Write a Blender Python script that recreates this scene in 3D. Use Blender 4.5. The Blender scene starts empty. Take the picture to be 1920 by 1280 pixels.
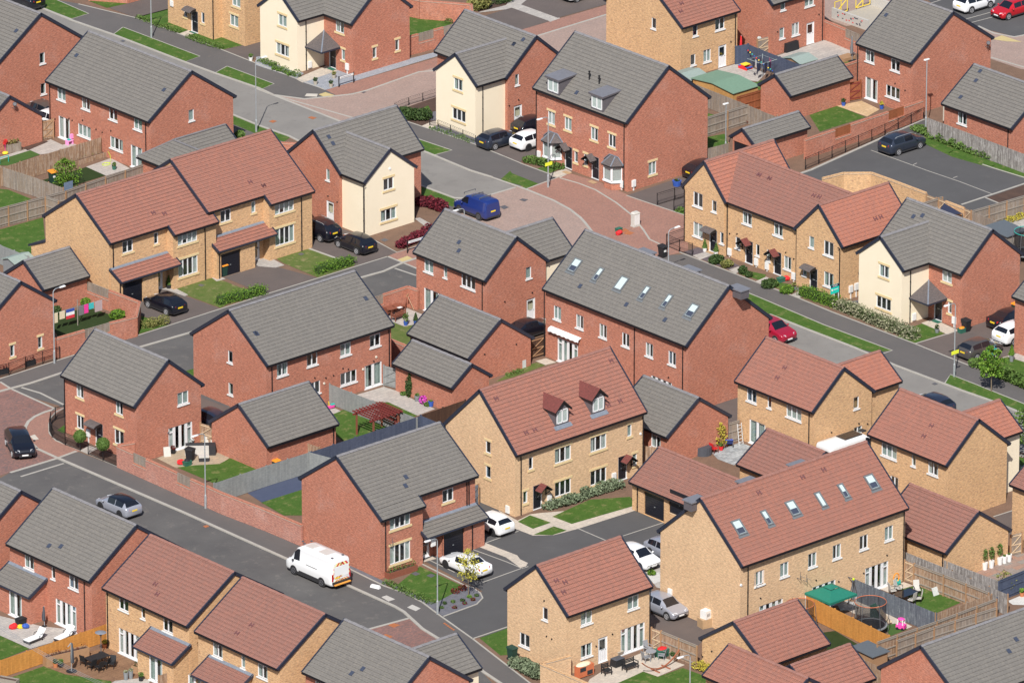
import bpy, math, random
from math import sin, cos, tan, atan, atan2, radians, degrees, hypot, pi, ceil, sqrt
from mathutils import Vector, Matrix
random.seed(7)
sc = bpy.context.scene
COL = sc.collection
FPX = 17400.0; TH = radians(21.3); HC = 283.0; CYY = -HC / tan(TH)
cd = bpy.data.cameras.new('camera'); cam = bpy.data.objects.new('camera', cd); COL.objects.link(cam)
cam.location = (0, CYY, HC); cam.rotation_euler = (pi / 2 - TH, 0, 0)
cd.sensor_width = 36; cd.lens = 36 * FPX / 1920; cd.clip_start = 10; cd.clip_end = 5000
sc.camera = cam
SUN_EL = radians(45); SUN_AZ = radians(-6)          # light comes from behind the camera, a touch from its left
w = bpy.data.worlds.new("World"); sc.world = w; w.use_nodes = True
nt = w.node_tree; bg = nt.nodes['Background']; sky = nt.nodes.new('ShaderNodeTexSky')
sky.sky_type = 'NISHITA'; sky.sun_disc = False; sky.sun_elevation = SUN_EL; sky.sun_rotation = pi + SUN_AZ * -1
nt.links.new(sky.outputs[0], bg.inputs[0]); bg.inputs[1].default_value = 0.09
sd = bpy.data.lights.new('sun', 'SUN'); sd.energy = 4.8; sd.angle = radians(0.6); sd.color = (1, .96, .90)
sun = bpy.data.objects.new('sun', sd); COL.objects.link(sun)
sv = Vector((sin(radians(7)) * cos(SUN_EL), cos(radians(7)) * cos(SUN_EL), -sin(SUN_EL)))
sun.rotation_euler = sv.to_track_quat('-Z', 'Y').to_euler(); sun.location = (-30, -60, 90)
sc.view_settings.view_transform = 'Standard'; sc.view_settings.look = 'None'
sc.view_settings.exposure = 0.28; sc.view_settings.gamma = 1; sc.view_settings.use_curve_mapping = False
sc.cycles.max_bounces = 6; sc.cycles.transparent_max_bounces = 12
AZ = radians(41.8); UX, UY = cos(AZ), sin(AZ)
REG = {'A': 0, 'B': 320, 'C': 630, 'D': 947}; RC = {'1': 0, '2': 480, '3': 960, '4': 1420}
def Q(r, x, y): return (RC[r[1]] + x / 3.84, REG[r[0]] + y / 3.84) if r else (x, y)
def ray(px, py):
 a = (px - 960) / FPX; b = (640 - py) / FPX
 return Vector((0, CYY, HC)), Vector((a, cos(TH) + b * sin(TH), -sin(TH) + b * cos(TH)))
def P(px, py, z=0.0):
 o, d = ray(px, py); t = (z - HC) / d.z; p = o + d * t
 return Vector((p.x, p.y, z))
def proj(p):
 Y = p[1] - CYY; Z = p[2] - HC; d = Y * cos(TH) - Z * sin(TH)
 return 960 + FPX * p[0] / d, 640 - FPX * (Y * sin(TH) + Z * cos(TH)) / d
def est(p): return Vector((p.x * UX + p.y * UY, -p.x * UY + p.y * UX, p.z))      # world -> estate axes
def wor(p): p = Vector(p); return Vector((p.x * UX - p.y * UY, p.x * UY + p.y * UX, p.z))
def zat(x, y, py):
 lo, hi = -5, 25
 for _ in range(40):
  m = (lo + hi) / 2
  if proj((x, y, m))[1] > py: lo = m
  else: hi = m
 return m
MATS = {}
def srgb(r, g, b):
 f = lambda c: (c / 255 / 12.92) if c <= 10 else ((c / 255 + .055) / 1.055) ** 2.4
 return (f(r), f(g), f(b), 1)
def newmat(n):
 m = bpy.data.materials.new(n); m.use_nodes = True; MATS[n] = m
 t = m.node_tree; return m, t, t.nodes['Principled BSDF']
def N(t, typ, **k):
 n = t.nodes.new(typ)
 for a, b in k.items():
  if a in ('inp',):
   for i, v in b.items(): n.inputs[i].default_value = v
  else: setattr(n, a, b)
 return n
def c4(c): return tuple(c) if len(c) == 4 else (c[0], c[1], c[2], 1)
def L(t, a, b): t.links.new(a, b)
def mix(t, f, a, b, mode='MIX'):
 n = t.nodes.new('ShaderNodeMix'); n.data_type = 'RGBA'; n.blend_type = mode
 for i, v in ((0, f), (6, a), (7, b)):
  if hasattr(v, 'links'): L(t, v, n.inputs[i])
  else: n.inputs[i].default_value = v if i == 0 else c4(v)
 return n.outputs[2]
def noise(t, vec, scale, detail=3, rough=.6, st=None):
 if st:
  mp = N(t, 'ShaderNodeMapping', inp={3: st}); L(t, vec, mp.inputs[0]); vec = mp.outputs[0]
 n = N(t, 'ShaderNodeTexNoise', inp={2: scale, 3: detail, 4: rough}); L(t, vec, n.inputs[0]); return n.outputs[0]
def ramp(t, f, a, b):
 n = N(t, 'ShaderNodeMapRange', inp={1: a, 2: b}); L(t, f, n.inputs[0]); return n.outputs[0]
def uv(t):
 return N(t, 'ShaderNodeUVMap', uv_map='UVMap').outputs[0]
def bump(t, b, h, s, d=.02):
 n = N(t, 'ShaderNodeBump', inp={0: s, 1: d}); L(t, h, n.inputs['Height']); L(t, n.outputs[0], b.inputs['Normal'])
def plain(n, col, rough=.6, metal=0, var=0.0, vs=3.0, coat=0, spec=.5):
 m, t, b = newmat(n)
 b.inputs['Roughness'].default_value = rough; b.inputs['Metallic'].default_value = metal
 b.inputs['Coat Weight'].default_value = coat; b.inputs['Specular IOR Level'].default_value = spec
 if var:
  tc = N(t, 'ShaderNodeTexCoord').outputs['Object']
  f = noise(t, tc, vs, 4, .65)
  d = tuple(max(0, c * (1 - var)) for c in col[:3]); e = tuple(c * (1 + var) for c in col[:3])
  L(t, mix(t, ramp(t, f, .3, .7), d, e), b.inputs[0])
 else: b.inputs[0].default_value = c4(col)
 return m
def brickmat(n, c1, c2, mortar, bw=.225, bh=.075, ms=.012, off=.5, fleck=None, bloom=0, big=.12, rough=.85, bmp=.3, bias=0, grit=.93):
 m, t, b = newmat(n); u = uv(t)
 br = N(t, 'ShaderNodeTexBrick', offset=off, inp={1: c4(c1), 2: c4(c2), 3: c4(mortar), 4: 1.0, 5: ms, 6: .3, 7: bias, 8: bw, 9: bh})
 L(t, u, br.inputs[0]); col = br.outputs[0]
 f = noise(t, u, .55, 5, .6)
 col = mix(t, ramp(t, f, .25, .75), col, tuple(1 - big for _ in range(3)), 'MULTIPLY') if big else col
 fn = noise(t, u, 3.6, 2, .7, st=(1, 2.6, 1)); col = mix(t, ramp(t, fn, .38, .62), mix(t, 1.0, col, (1.16, 1.14, 1.12), 'MULTIPLY'), mix(t, 1.0, col, (grit, grit, grit * 1.02), 'MULTIPLY')) if grit < 1 else col
 if fleck:
  fc, st, th, amt = fleck
  k = noise(t, u, 1.0, 3, .75, st=st); kk = ramp(t, k, th, th + .07)
  fm = N(t, 'ShaderNodeMath', operation='MULTIPLY', inp={1: amt}); L(t, kk, fm.inputs[0]); col = mix(t, fm.outputs[0], col, fc)
 if bloom:
  k = noise(t, u, .35, 4, .6); k2 = noise(t, u, 6.0, 3, .8, st=(1, 3, 1))
  a = ramp(t, k, .52, .72); c = ramp(t, k2, .45, .65)
  mm = N(t, 'ShaderNodeMath', operation='MULTIPLY'); L(t, a, mm.inputs[0]); L(t, c, mm.inputs[1])
  m2 = N(t, 'ShaderNodeMath', operation='MULTIPLY', inp={1: bloom}); L(t, mm.outputs[0], m2.inputs[0])
  col = mix(t, m2.outputs[0], col, (.62, .5, .46))
 L(t, col, b.inputs[0]); b.inputs['Roughness'].default_value = rough; b.inputs['Specular IOR Level'].default_value = .25
 if bmp: bump(t, b, br.outputs[1], -bmp)
 return m
RED1, RED2 = (.47, .145, .08), (.365, .105, .06)
brickmat('brick_red', RED1, RED2, (.49, .30, .23), bloom=.4, fleck=((.25, .075, .05), (2.2, 8, 1), .60, .4), grit=.80)
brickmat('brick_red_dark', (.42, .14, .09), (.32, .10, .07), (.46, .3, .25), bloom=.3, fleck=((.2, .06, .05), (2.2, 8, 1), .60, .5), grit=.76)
brickmat('brick_red_bloomed', (.45, .15, .10), (.35, .11, .075), (.54, .37, .31), ms=.014, bloom=.7, grit=.76)
brickmat('brick_buff', (.63, .37, .17), (.53, .30, .135), (.62, .47, .32), fleck=((.30, .165, .11), (1.6, 7.5, 1), .58, .8), grit=.82)
brickmat('brick_buff_pale', (.66, .432, .24), (.57, .357, .192), (.64, .50, .35), fleck=((.38, .22, .15), (1.7, 7.5, 1), .60, .75), grit=.84)
brickmat('tile_grey', (.168, .157, .142), (.15, .141, .129), (.11, .103, .095), bw=.33, bh=.345, ms=.01, big=.06, rough=.8, bmp=0, grit=.97)
brickmat('tile_red', (.32, .136, .098), (.268, .126, .097), (.15, .078, .06), bw=.165, bh=.345, ms=.012, off=0, big=.07, rough=.8, bmp=0, grit=.95)
brickmat('tile_red_bright', (.385, .15, .10), (.325, .14, .103), (.18, .085, .062), bw=.165, bh=.345, ms=.012, off=0, big=.06, rough=.8, bmp=0, grit=.95)
brickmat('tile_brown', (.272, .126, .097), (.236, .121, .098), (.135, .075, .06), bw=.165, bh=.345, ms=.012, off=0, big=.07, rough=.8, bmp=0, grit=.95)
brickmat('tile_small_maroon', (.20, .058, .05), (.155, .05, .042), (.08, .03, .03), bw=.15, bh=.1, ms=.012, big=.1)
brickmat('tile_small_grey', (.145, .125, .12), (.11, .10, .10), (.06, .05, .05), bw=.15, bh=.1, ms=.012, big=.1)
brickmat('paving_brick', (.36, .185, .14), (.30, .16, .125), (.23, .15, .125), bw=.2, bh=.1, ms=.012, big=.14, bmp=.2, fleck=((.23, .15, .125), (1.2, 2, 1), .58, .5))
brickmat('paving_brick_grey', (.385, .27, .23), (.32, .235, .20), (.28, .22, .19), bw=.2, bh=.1, ms=.014, big=.14, bmp=.1, fleck=((.27, .22, .2), (1.2, 2, 1), .55, .3))
brickmat('paving_brick_dark', (.30, .15, .125), (.17, .11, .105), (.2, .13, .11), bw=.2, bh=.1, ms=.014, big=.2, bmp=.2, fleck=((.13, .1, .1), (1.0, 2, 1), .55, .5))
brickmat('slab', (.52, .46, .385), (.46, .41, .35), (.36, .32, .27), bw=.6, bh=.6, ms=.014, big=.12, bmp=.1)
brickmat('slab_grey', (.44, .41, .375), (.38, .355, .33), (.28, .26, .24), bw=.6, bh=.45, ms=.014, big=.15, bmp=.1)
brickmat('slab_tan', (.55, .40, .24), (.48, .34, .19), (.36, .27, .18), bw=.45, bh=.45, ms=.014, big=.15, bmp=.1)
brickmat('slab_mixed', (.36, .215, .16), (.25, .24, .225), (.2, .17, .14), bw=.75, bh=.6, ms=.014, big=.25, bmp=.1)
brickmat('slab_sand', (.42, .33, .23), (.36, .30, .22), (.28, .22, .16), bw=.6, bh=.45, ms=.014, big=.2, bmp=.1)
brickmat('slab_bluegrey', (.40, .43, .44), (.25, .27, .28), (.2, .2, .2), bw=.45, bh=.3, ms=.014, big=.1, bmp=.1)
brickmat('decking', (.30, .175, .10), (.24, .135, .08), (.08, .045, .03), bw=3.6, bh=.14, ms=.02, off=.5, big=.25, bmp=.4)
def boards(n, c1, c2, gap, stain=None, bw=.13):
 return brickmat(n, c1, c2, gap, bw=bw, bh=4, ms=.014, off=0, big=.22, bmp=.5, fleck=stain)
boards('fence_brown', (.38, .25, .16), (.28, .18, .12), (.13, .08, .05), ((.42, .33, .26), (6, .8, 1), .5, .6))
boards('fence_grey', (.36, .31, .265), (.26, .22, .19), (.12, .10, .08), ((.22, .16, .11), (6, .6, 1), .5, .6))
boards('fence_silver', (.34, .315, .30), (.22, .20, .19), (.09, .08, .07), ((.45, .43, .41), (6, 1.2, 1), .52, .6))
boards('fence_orange', (.62, .29, .075), (.54, .245, .06), (.33, .14, .03), ((.48, .2, .05), (6, .6, 1), .55, .5))
boards('fence_light_grey', (.29, .305, .30), (.25, .265, .265), (.15, .16, .16), None)
boards('fence_navy', (.085, .105, .16), (.07, .088, .14), (.035, .045, .07), None)
boards('fence_bluegrey', (.16, .18, .21), (.11, .125, .15), (.06, .07, .09), ((.26, .29, .31), (5, .8, 1), .55, .5))
boards('fence_chestnut', (.34, .115, .05), (.28, .095, .04), (.12, .04, .02), None)
boards('fence_dark', (.10, .055, .035), (.075, .04, .028), (.03, .02, .015), None)
boards('cladding', (.50, .28, .10), (.44, .23, .08), (.2, .1, .04), None, bw=2.5)
def groundmat(n, c1, c2, s1=.6, s2=12, grain=.18, rough=.9, spots=None):
 m, t, b = newmat(n); u = uv(t)
 col = mix(t, ramp(t, noise(t, u, s1, 5, .6), .3, .7), c1, c2)
 g = ramp(t, noise(t, u, s2, 3, .8), .25, .75)
 col = mix(t, g, col, tuple(1 - grain for _ in range(3)), 'MULTIPLY')
 if spots:
  sc_, c3, th, am = spots
  k = ramp(t, noise(t, u, sc_, 4, .75), th, th + .1); fm = N(t, 'ShaderNodeMath', operation='MULTIPLY', inp={1: am}); L(t, k, fm.inputs[0])
  col = mix(t, fm.outputs[0], col, c3)
 L(t, col, b.inputs[0]); b.inputs['Roughness'].default_value = rough; b.inputs['Specular IOR Level'].default_value = .2
 bump(t, b, noise(t, u, s2 * 2, 3, .8), .4, .03)
 return m
groundmat('asphalt_light', (.255, .242, .225), (.215, .203, .19), .3, 12, .14, spots=(.7, (.18, .17, .16), .55, .6))
groundmat('asphalt_dark', (.132, .126, .122), (.10, .096, .096), .3, 12, .16, spots=(.8, (.165, .152, .14), .56, .6))
groundmat('asphalt_foot', (.135, .125, .122), (.115, .108, .106), .3, 30, .14, spots=(.8, (.16, .14, .125), .6, .5))
groundmat('asphalt_drive', (.145, .118, .108), (.12, .10, .094), .4, 30, .15, spots=(.9, (.18, .15, .13), .62, .5))
groundmat('asphalt_court', (.105, .103, .105), (.09, .088, .09), .3, 30, .14, spots=(.7, (.12, .115, .11), .6, .5))
groundmat('lawn', (.055, .125, .018), (.09, .165, .03), 1.0, 6, .45, spots=(1.3, (.20, .19, .075), .54, .6))
groundmat('lawn_dry', (.09, .145, .03), (.15, .175, .055), 1.3, 9, .35, spots=(1.2, (.27, .22, .12), .55, .6))
groundmat('lawn_dark', (.028, .05, .014), (.036, .06, .018), 1.5, 9, .4)
groundmat('lawn_fake', (.06, .125, .03), (.075, .145, .035), 1.5, 9, .35)
groundmat('soil', (.24, .15, .105), (.19, .12, .085), 1.0, 10, .35, spots=(2.5, (.12, .08, .06), .55, .5))
groundmat('mulch', (.14, .085, .065), (.09, .06, .05), 1.0, 14, .5)
groundmat('gravel', (.40, .42, .46), (.30, .32, .36), 2.0, 9, .5, spots=(9, (.72, .72, .74), .56, .8))
groundmat('gravel_slate', (.20, .20, .225), (.15, .15, .175), 2.0, 12, .45, spots=(9, (.3, .3, .33), .58, .7))
groundmat('gravel_purple', (.17, .14, .155), (.12, .10, .115), 2.0, 12, .45, spots=(9, (.25, .2, .22), .58, .7))
groundmat('gravel_white', (.72, .7, .66), (.6, .58, .55), 2.0, 9, .35)
groundmat('tactile', (.56, .45, .22), (.5, .4, .2), 2, 14, .15)
groundmat('tactile_pale', (.58, .54, .47), (.52, .48, .42), 2, 14, .15)
groundmat('kerb', (.44, .415, .375), (.37, .35, .315), 1.4, 10, .2)
groundmat('deck_navy', (.075, .09, .145), (.065, .08, .13), 1.4, 10, .15)
groundmat('render_cream', (.83, .73, .56), (.80, .70, .53), .5, 9, .04, rough=.9, spots=(.6, (.77, .66, .49), .58, .4))
groundmat('stone_cream', (.74, .58, .33), (.68, .52, .29), 1.5, 10, .1)
groundmat('lead', (.23, .26, .31), (.17, .19, .23), 3, 12, .25, rough=.6)
plain('white_frame', (.72, .72, .73), .35); plain('white_paint', (.72, .72, .71), .45, var=.04)
plain('verge_navy', (.022, .027, .045), .45); plain('gutter_black', (.012, .012, .016), .35)
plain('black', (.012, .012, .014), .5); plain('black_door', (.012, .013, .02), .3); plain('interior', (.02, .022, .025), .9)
plain('roof_gap_shade', (.05, .045, .042), .9); plain('roof_gap_shade_red', (.095, .045, .038), .9)  # dark tones that paint in the shade under each tile edge
plain('ridge_grey', (.185, .178, .185), .75, var=.15, vs=2); plain('ridge_red', (.25, .12, .095), .75, var=.15, vs=2)
plain('vent_dark', (.045, .055, .085), .5); plain('vent_red', (.15, .065, .065), .5)
plain('curtain', (.36, .42, .40), .9, var=.15, vs=6); plain('curtain_white', (.50, .52, .51), .9, var=.12, vs=8); plain('curtain_blue', (.14, .19, .27), .9, var=.2, vs=8)
plain('roof_metal', (.17, .17, .19), .45, var=.1); plain('dormer_side', (.10, .09, .10), .7, var=.1)
plain('steel', (.42, .45, .47), .45, .4, var=.08); plain('steel_dark', (.10, .10, .11), .5)
plain('tyre', (.018, .018, .02), .8); plain('rim', (.45, .45, .47), .3, .3); plain('rim_dark', (.06, .06, .065), .4, .6)
plain('car_glass', (.010, .012, .018), .06, coat=.5); plain('lamp_red', (.42, .015, .02), .25); plain('lamp_clear', (.6, .62, .66), .15)
plain('plate_yellow', (.80, .56, .03), .4); plain('plate_white', (.8, .8, .8), .4); plain('trim', (.03, .03, .033), .6)
for n, c in {'paint_black': (.006, .007, .013), 'paint_navy': (.017, .022, .042), 'paint_blue': (.012, .028, .15), 'paint_white': (.78, .79, .80), 'paint_silver': (.36, .38, .44), 'paint_slate': (.033, .042, .065), 'paint_red': (.42, .008, .016), 'paint_crimson': (.30, .008, .03), 'paint_grey': (.095, .087, .083), 'paint_grime': (.56, .55, .52)}.items():
 plain(n, c, .28, .35 if n in ('paint_silver', 'paint_grey', 'paint_slate') else 0, coat=.7)
for n, c in {'plastic_green': (.03, .13, .09), 'plastic_orange': (.82, .27, .02), 'plastic_red': (.62, .02, .025), 'plastic_blue': (.03, .09, .38), 'plastic_pink': (.78, .07, .36), 'plastic_pink_light': (.8, .3, .6), 'plastic_yellow': (.8, .6, .04), 'plastic_lime': (.5, .62, .03), 'plastic_beige': (.6, .56, .47), 'plastic_black': (.014, .015, .018), 'plastic_grey': (.2, .21, .22), 'plastic_teal': (.03, .42, .36), 'bin_green': (.012, .045, .032), 'terracotta': (.48, .17, .07), 'cloth_red': (.6, .04, .06), 'cloth_magenta': (.75, .05, .3), 'cloth_cream': (.7, .6, .42), 'cloth_grey': (.17, .17, .18), 'cloth_mauve': (.42, .33, .34), 'cloth_teal': (.05, .45, .46), 'cloth_blue': (.04, .08, .35), 'cloth_white': (.78, .78, .78), 'cloth_navy': (.025, .03, .06), 'cloth_charcoal': (.06, .065, .08), 'canvas_green': (.012, .16, .11), 'cushion': (.52, .50, .46), 'wood_red': (.19, .035, .03), 'wood_teak': (.22, .075, .045), 'wood': (.34, .2, .11), 'wood_pale': (.55, .42, .28), 'wood_grey': (.27, .235, .2), 'cardboard': (.42, .28, .16), 'rattan': (.025, .025, .03), 'hutch_orange': (.5, .14, .06), 'felt_green': (.16, .26, .185), 'felt_grey': (.26, .32, .29), 'felt_dark': (.13, .14, .15), 'shed_roof': (.10, .115, .13), 'fluor': (.75, .8, .05), 'sign_teal': (.01, .56, .46), 'sign_navy': (.01, .02, .06), 'copper': (.38, .13, .05), 'concrete': (.46, .44, .41), 'wood_copper': (.30, .10, .05), 'wire': (.25, .26, .28), 'stone': (.4, .36, .3), 'marking_red': (.6, .01, .02), 'marking_yellow': (.80, .78, .35), 'step_orange': (.8, .35, .06)}.items():
 plain(n, c, .65, var=.08, vs=5)
def leafmat(n, a, b_, tr=.25):
 m, t, b = newmat(n); g = N(t, 'ShaderNodeNewGeometry')
 col = mix(t, g.outputs['Random Per Island'], a, b_); L(t, col, b.inputs[0]); b.inputs['Roughness'].default_value = .7
 b.inputs['Specular IOR Level'].default_value = .2
for n, a, b in (('leaf_mid', (.05, .10, .02), (.12, .19, .045)), ('leaf_bright', (.045, .12, .012), (.15, .25, .03)), ('leaf_dark', (.022, .05, .014), (.06, .095, .028)), ('leaf_grey', (.13, .14, .08), (.30, .29, .19)), ('leaf_red', (.05, .012, .018), (.20, .025, .04)), ('leaf_yellow', (.28, .26, .03), (.46, .42, .08)), ('leaf_olive', (.10, .12, .03), (.26, .24, .08)), ('leaf_gold', (.25, .24, .03), (.5, .4, .06)), ('flower_magenta', (.45, .04, .35), (.7, .12, .55)), ('leaf_silver', (.08, .11, .06), (.20, .24, .15)), ('leaf_maroon', (.06, .012, .012), (.16, .03, .02)), ('bark_leaf', (.1, .07, .04), (.2, .14, .08))): leafmat(n, a, b)
plain('bark', (.17, .13, .09), .9, var=.25, vs=9)
m, t, b = newmat('glass'); o = t.nodes['Material Output']
tr = N(t, 'ShaderNodeBsdfTransparent'); tr.inputs[0].default_value = (.78, .83, .82, 1); gl = N(t, 'ShaderNodeBsdfGlossy', inp={1: .03}); gl.inputs[0].default_value = (.9, .95, 1, 1)
ms = N(t, 'ShaderNodeMixShader', inp={0: .13}); L(t, tr.outputs[0], ms.inputs[1]); L(t, gl.outputs[0], ms.inputs[2]); L(t, ms.outputs[0], o.inputs[0])
m, t, b = newmat('net_black'); o = t.nodes['Material Output']; tr = N(t, 'ShaderNodeBsdfTransparent'); ms = N(t, 'ShaderNodeMixShader', inp={0: .5})
b.inputs[0].default_value = (.02, .02, .025, 1); L(t, tr.outputs[0], ms.inputs[1]); L(t, b.outputs[0], ms.inputs[2]); L(t, ms.outputs[0], o.inputs[0])
plain('sky_glass', (.50, .60, .60), .08, coat=.6)
class MB:
 def __init__(s): s.v = []; s.f = []; s.m = []; s.u = {}
 def quad(s, pts, m=0, uvs=None):
  i = len(s.v); s.v += [tuple(p) for p in pts]; s.f.append(tuple(range(i, i + len(pts)))); s.m.append(m)
  if uvs: s.u[len(s.f) - 1] = uvs
 def hexa(s, p, m=0):       # p: 8 points, bottom 4 then top 4
  i = len(s.v); s.v += [tuple(q) for q in p]
  for f in ((3, 2, 1, 0), (4, 5, 6, 7), (0, 1, 5, 4), (1, 2, 6, 5), (2, 3, 7, 6), (3, 0, 4, 7)):
   s.f.append(tuple(i + k for k in f)); s.m.append(m)
 def box(s, x0, y0, z0, x1, y1, z1, m=0):
  s.hexa([(x0, y0, z0), (x1, y0, z0), (x1, y1, z0), (x0, y1, z0), (x0, y0, z1), (x1, y0, z1), (x1, y1, z1), (x0, y1, z1)], m)
 def obox(s, O, A, B, Cc, ra, rb, rc, m=0):     # oriented box
  g = lambda a, b, c: O + A * a + B * b + Cc * c
  s.hexa([g(ra[0], rb[0], rc[0]), g(ra[1], rb[0], rc[0]), g(ra[1], rb[1], rc[0]), g(ra[0], rb[1], rc[0]), g(ra[0], rb[0], rc[1]), g(ra[1], rb[0], rc[1]), g(ra[1], rb[1], rc[1]), g(ra[0], rb[1], rc[1])], m)
 def bar(s, p, q, w=.04, h=None, m=0):
  p, q = Vector(p), Vector(q); d = (q - p); l = d.length; d.normalize()
  up = Vector((0, 0, 1)) if abs(d.z) < .95 else Vector((1, 0, 0)); a = d.cross(up).normalized(); b_ = a.cross(d); h = h or w
  s.obox(p, d, a, b_, (0, l), (-w / 2, w / 2), (-h / 2, h / 2), m)
 def cyl(s, p, q, r0, r1=None, n=10, m=0, cap=True):
  p, q = Vector(p), Vector(q); r1 = r0 if r1 is None else r1; d = (q - p).normalized()
  a = d.cross(Vector((0, 0, 1)) if abs(d.z) < .95 else Vector((1, 0, 0))).normalized(); b_ = d.cross(a); i = len(s.v)
  for c, r in ((p, r0), (q, r1)):
   for k in range(n): t = 2 * pi * k / n; s.v.append(tuple(c + a * (r * cos(t)) + b_ * (r * sin(t))))
  for k in range(n): j = (k + 1) % n; s.f.append((i + k, i + j, i + n + j, i + n + k)); s.m.append(m)
  if cap: s.f.append(tuple(i + k for k in range(n))); s.m.append(m); s.f.append(tuple(i + n + k for k in range(n))); s.m.append(m)
 def tube(s, pts, r, n=6, m=0):
  for a, b_ in zip(pts, pts[1:]): s.cyl(a, b_, r, r, n, m, False)
 def lathe(s, c, prof, n=14, m=0):
  i = len(s.v); c = Vector(c)
  for r, z in prof:
   for k in range(n): t = 2 * pi * k / n; s.v.append((c.x + r * cos(t), c.y + r * sin(t), c.z + z))
  for a in range(len(prof) - 1):
   for k in range(n): j = (k + 1) % n; s.f.append((i + a * n + k, i + a * n + j, i + a * n + n + j, i + a * n + n + k)); s.m.append(m)
 def ball(s, c, rx, ry, rz, m=0, n=10, h=6):
  i = len(s.v); c = Vector(c)
  for a in range(h + 1):
   f = pi * a / h
   for k in range(n): t = 2 * pi * k / n; s.v.append((c.x + rx * sin(f) * cos(t), c.y + ry * sin(f) * sin(t), c.z + rz * cos(f)))
  for a in range(h):
   for k in range(n): j = (k + 1) % n; s.f.append((i + a * n + k, i + a * n + n + k, i + a * n + n + j, i + a * n + j)); s.m.append(m)
 def leaves(s, c, r, n, size, m=0, shape='ball', shell=.55):
  rnd = random.random; c = Vector(c)
  for _ in range(n):
   if shape == 'box': d = Vector(((rnd() * 2 - 1), (rnd() * 2 - 1), (rnd() * 2 - 1)))
   else:
    while True:
     d = Vector((rnd() * 2 - 1, rnd() * 2 - 1, rnd() * 2 - 1))
     if .01 < d.length <= 1: break
    if rnd() < shell: d = d.normalized() * (.78 + .27 * rnd())
   p = Vector((c.x + d.x * r[0], c.y + d.y * r[1], c.z + d.z * r[2]))
   if p.z < .01: p.z = .01 + rnd() * .05
   a = Vector((rnd() - .5, rnd() - .5, rnd() - .5)).normalized(); b_ = a.cross(Vector((rnd() - .5, rnd() - .5, rnd() - .2))).normalized()
   k = size * (.6 + .8 * rnd()); i = len(s.v)
   s.v += [tuple(p - a * k), tuple(p + b_ * k * .7), tuple(p + a * k), tuple(p - b_ * k * .7)]; s.f.append((i, i + 1, i + 2, i + 3)); s.m.append(m)
 def mesh(s, name, mats, smooth=False):
  me = bpy.data.meshes.new(name); me.from_pydata(s.v, [], s.f)
  for mm in mats: me.materials.append(MATS[mm])
  if len(mats) > 1: me.polygons.foreach_set('material_index', s.m)
  if not mats[0].startswith('leaf'):
   ul = me.uv_layers.new(name='UVMap'); uvs = []
   for fi, f in enumerate(s.f):
    if fi in s.u: uvs += [c for q in s.u[fi] for c in q]; continue
    p = me.polygons[fi]; n = p.normal
    if abs(n.z) > .95: uvs += [c for k in f for c in (s.v[k][0], s.v[k][1])]
    else:
     tx, ty = -n.y, n.x; l = hypot(tx, ty) or 1; tx /= l; ty /= l; bz = Vector(n).cross(Vector((tx, ty, 0)))
     for k in f:
      q = s.v[k]; uvs += [q[0] * tx + q[1] * ty, q[0] * bz.x + q[1] * bz.y + q[2] * bz.z]
   ul.data.foreach_set('uv', uvs)
  if smooth: me.polygons.foreach_set('use_smooth', [True] * len(s.f))
  me.update(); return me
 def build(s, name, mats, parent=None, loc=None, rz=None, smooth=False):
  if isinstance(mats, str): mats = [mats]
  return link(name, s.mesh(name, mats, smooth), parent, loc, rz)
def link(name, data, parent=None, loc=None, rz=None):
 o = bpy.data.objects.new(name, data); COL.objects.link(o)
 if parent: o.parent = parent
 if loc is not None: o.location = loc
 if rz is not None: o.rotation_euler = (0, 0, rz)
 return o
def tag(o, label, cat, group=None, kind=None):
 if label: o['label'] = label
 if cat: o['category'] = cat
 if group: o['group'] = group
 if kind: o['kind'] = kind
 return o
def thing(name, label, cat, loc, rz=AZ, group=None):
 return tag(link(name, None, None, loc, rz), label, cat, group)
def sheet(name, mat, pts, lev, reg=None):     # ground sheet lying in the plan
 q = [P(*Q(reg, *p)) if len(p) == 2 else P(*Q(p[0], p[1], p[2])) for p in pts]
 mb = MB(); e = [est(x) for x in q]
 mb.quad([(p.x, p.y, .004 * lev) for p in e])
 o = mb.build(name, mat, rz=AZ); o['kind'] = 'structure'; return o
def strip(name, mat, pts, w, z0, z1, reg=None, kind='structure', lev=0):
 q = [est(P(*Q(reg, *p))) for p in pts]; mb = MB()
 L_ = []
 for i, p in enumerate(q):
  a = q[max(i - 1, 0)]; b = q[min(i + 1, len(q) - 1)]; d = (b - a); d.z = 0; d.normalize(); n = Vector((-d.y, d.x, 0)); L_.append((p - n * w / 2, p + n * w / 2))
 for (a, b), (c, d) in zip(L_, L_[1:]):
  mb.hexa([(a.x, a.y, z0), (c.x, c.y, z0), (d.x, d.y, z0), (b.x, b.y, z0), (a.x, a.y, z1), (c.x, c.y, z1), (d.x, d.y, z1), (b.x, b.y, z1)])
 o = mb.build(name, mat, rz=AZ)
 if kind: o['kind'] = kind
 return o
CACHE = {}
def cached(key, fn):
 if key not in CACHE: CACHE[key] = fn()
 return CACHE[key]
WT = {  # name: width, height, panes, transom
 'n': (.62, 1.05, 1, 0), 's': (.48, 1.05, 1, 0), 'd': (.92, 1.2, 2, 0), 'm': (1.17, 1.1, 2, 0), 'l': (1.2, 1.3, 2, 0), 'w': (1.78, 1.1, 3, 0), 'v': (1.75, 1.3, 3, 0),
 'q': (2.15, .95, 4, 0), 'Q': (2.15, 1.6, 4, 0), 't': (1.2, .6, 2, 0)}
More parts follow.
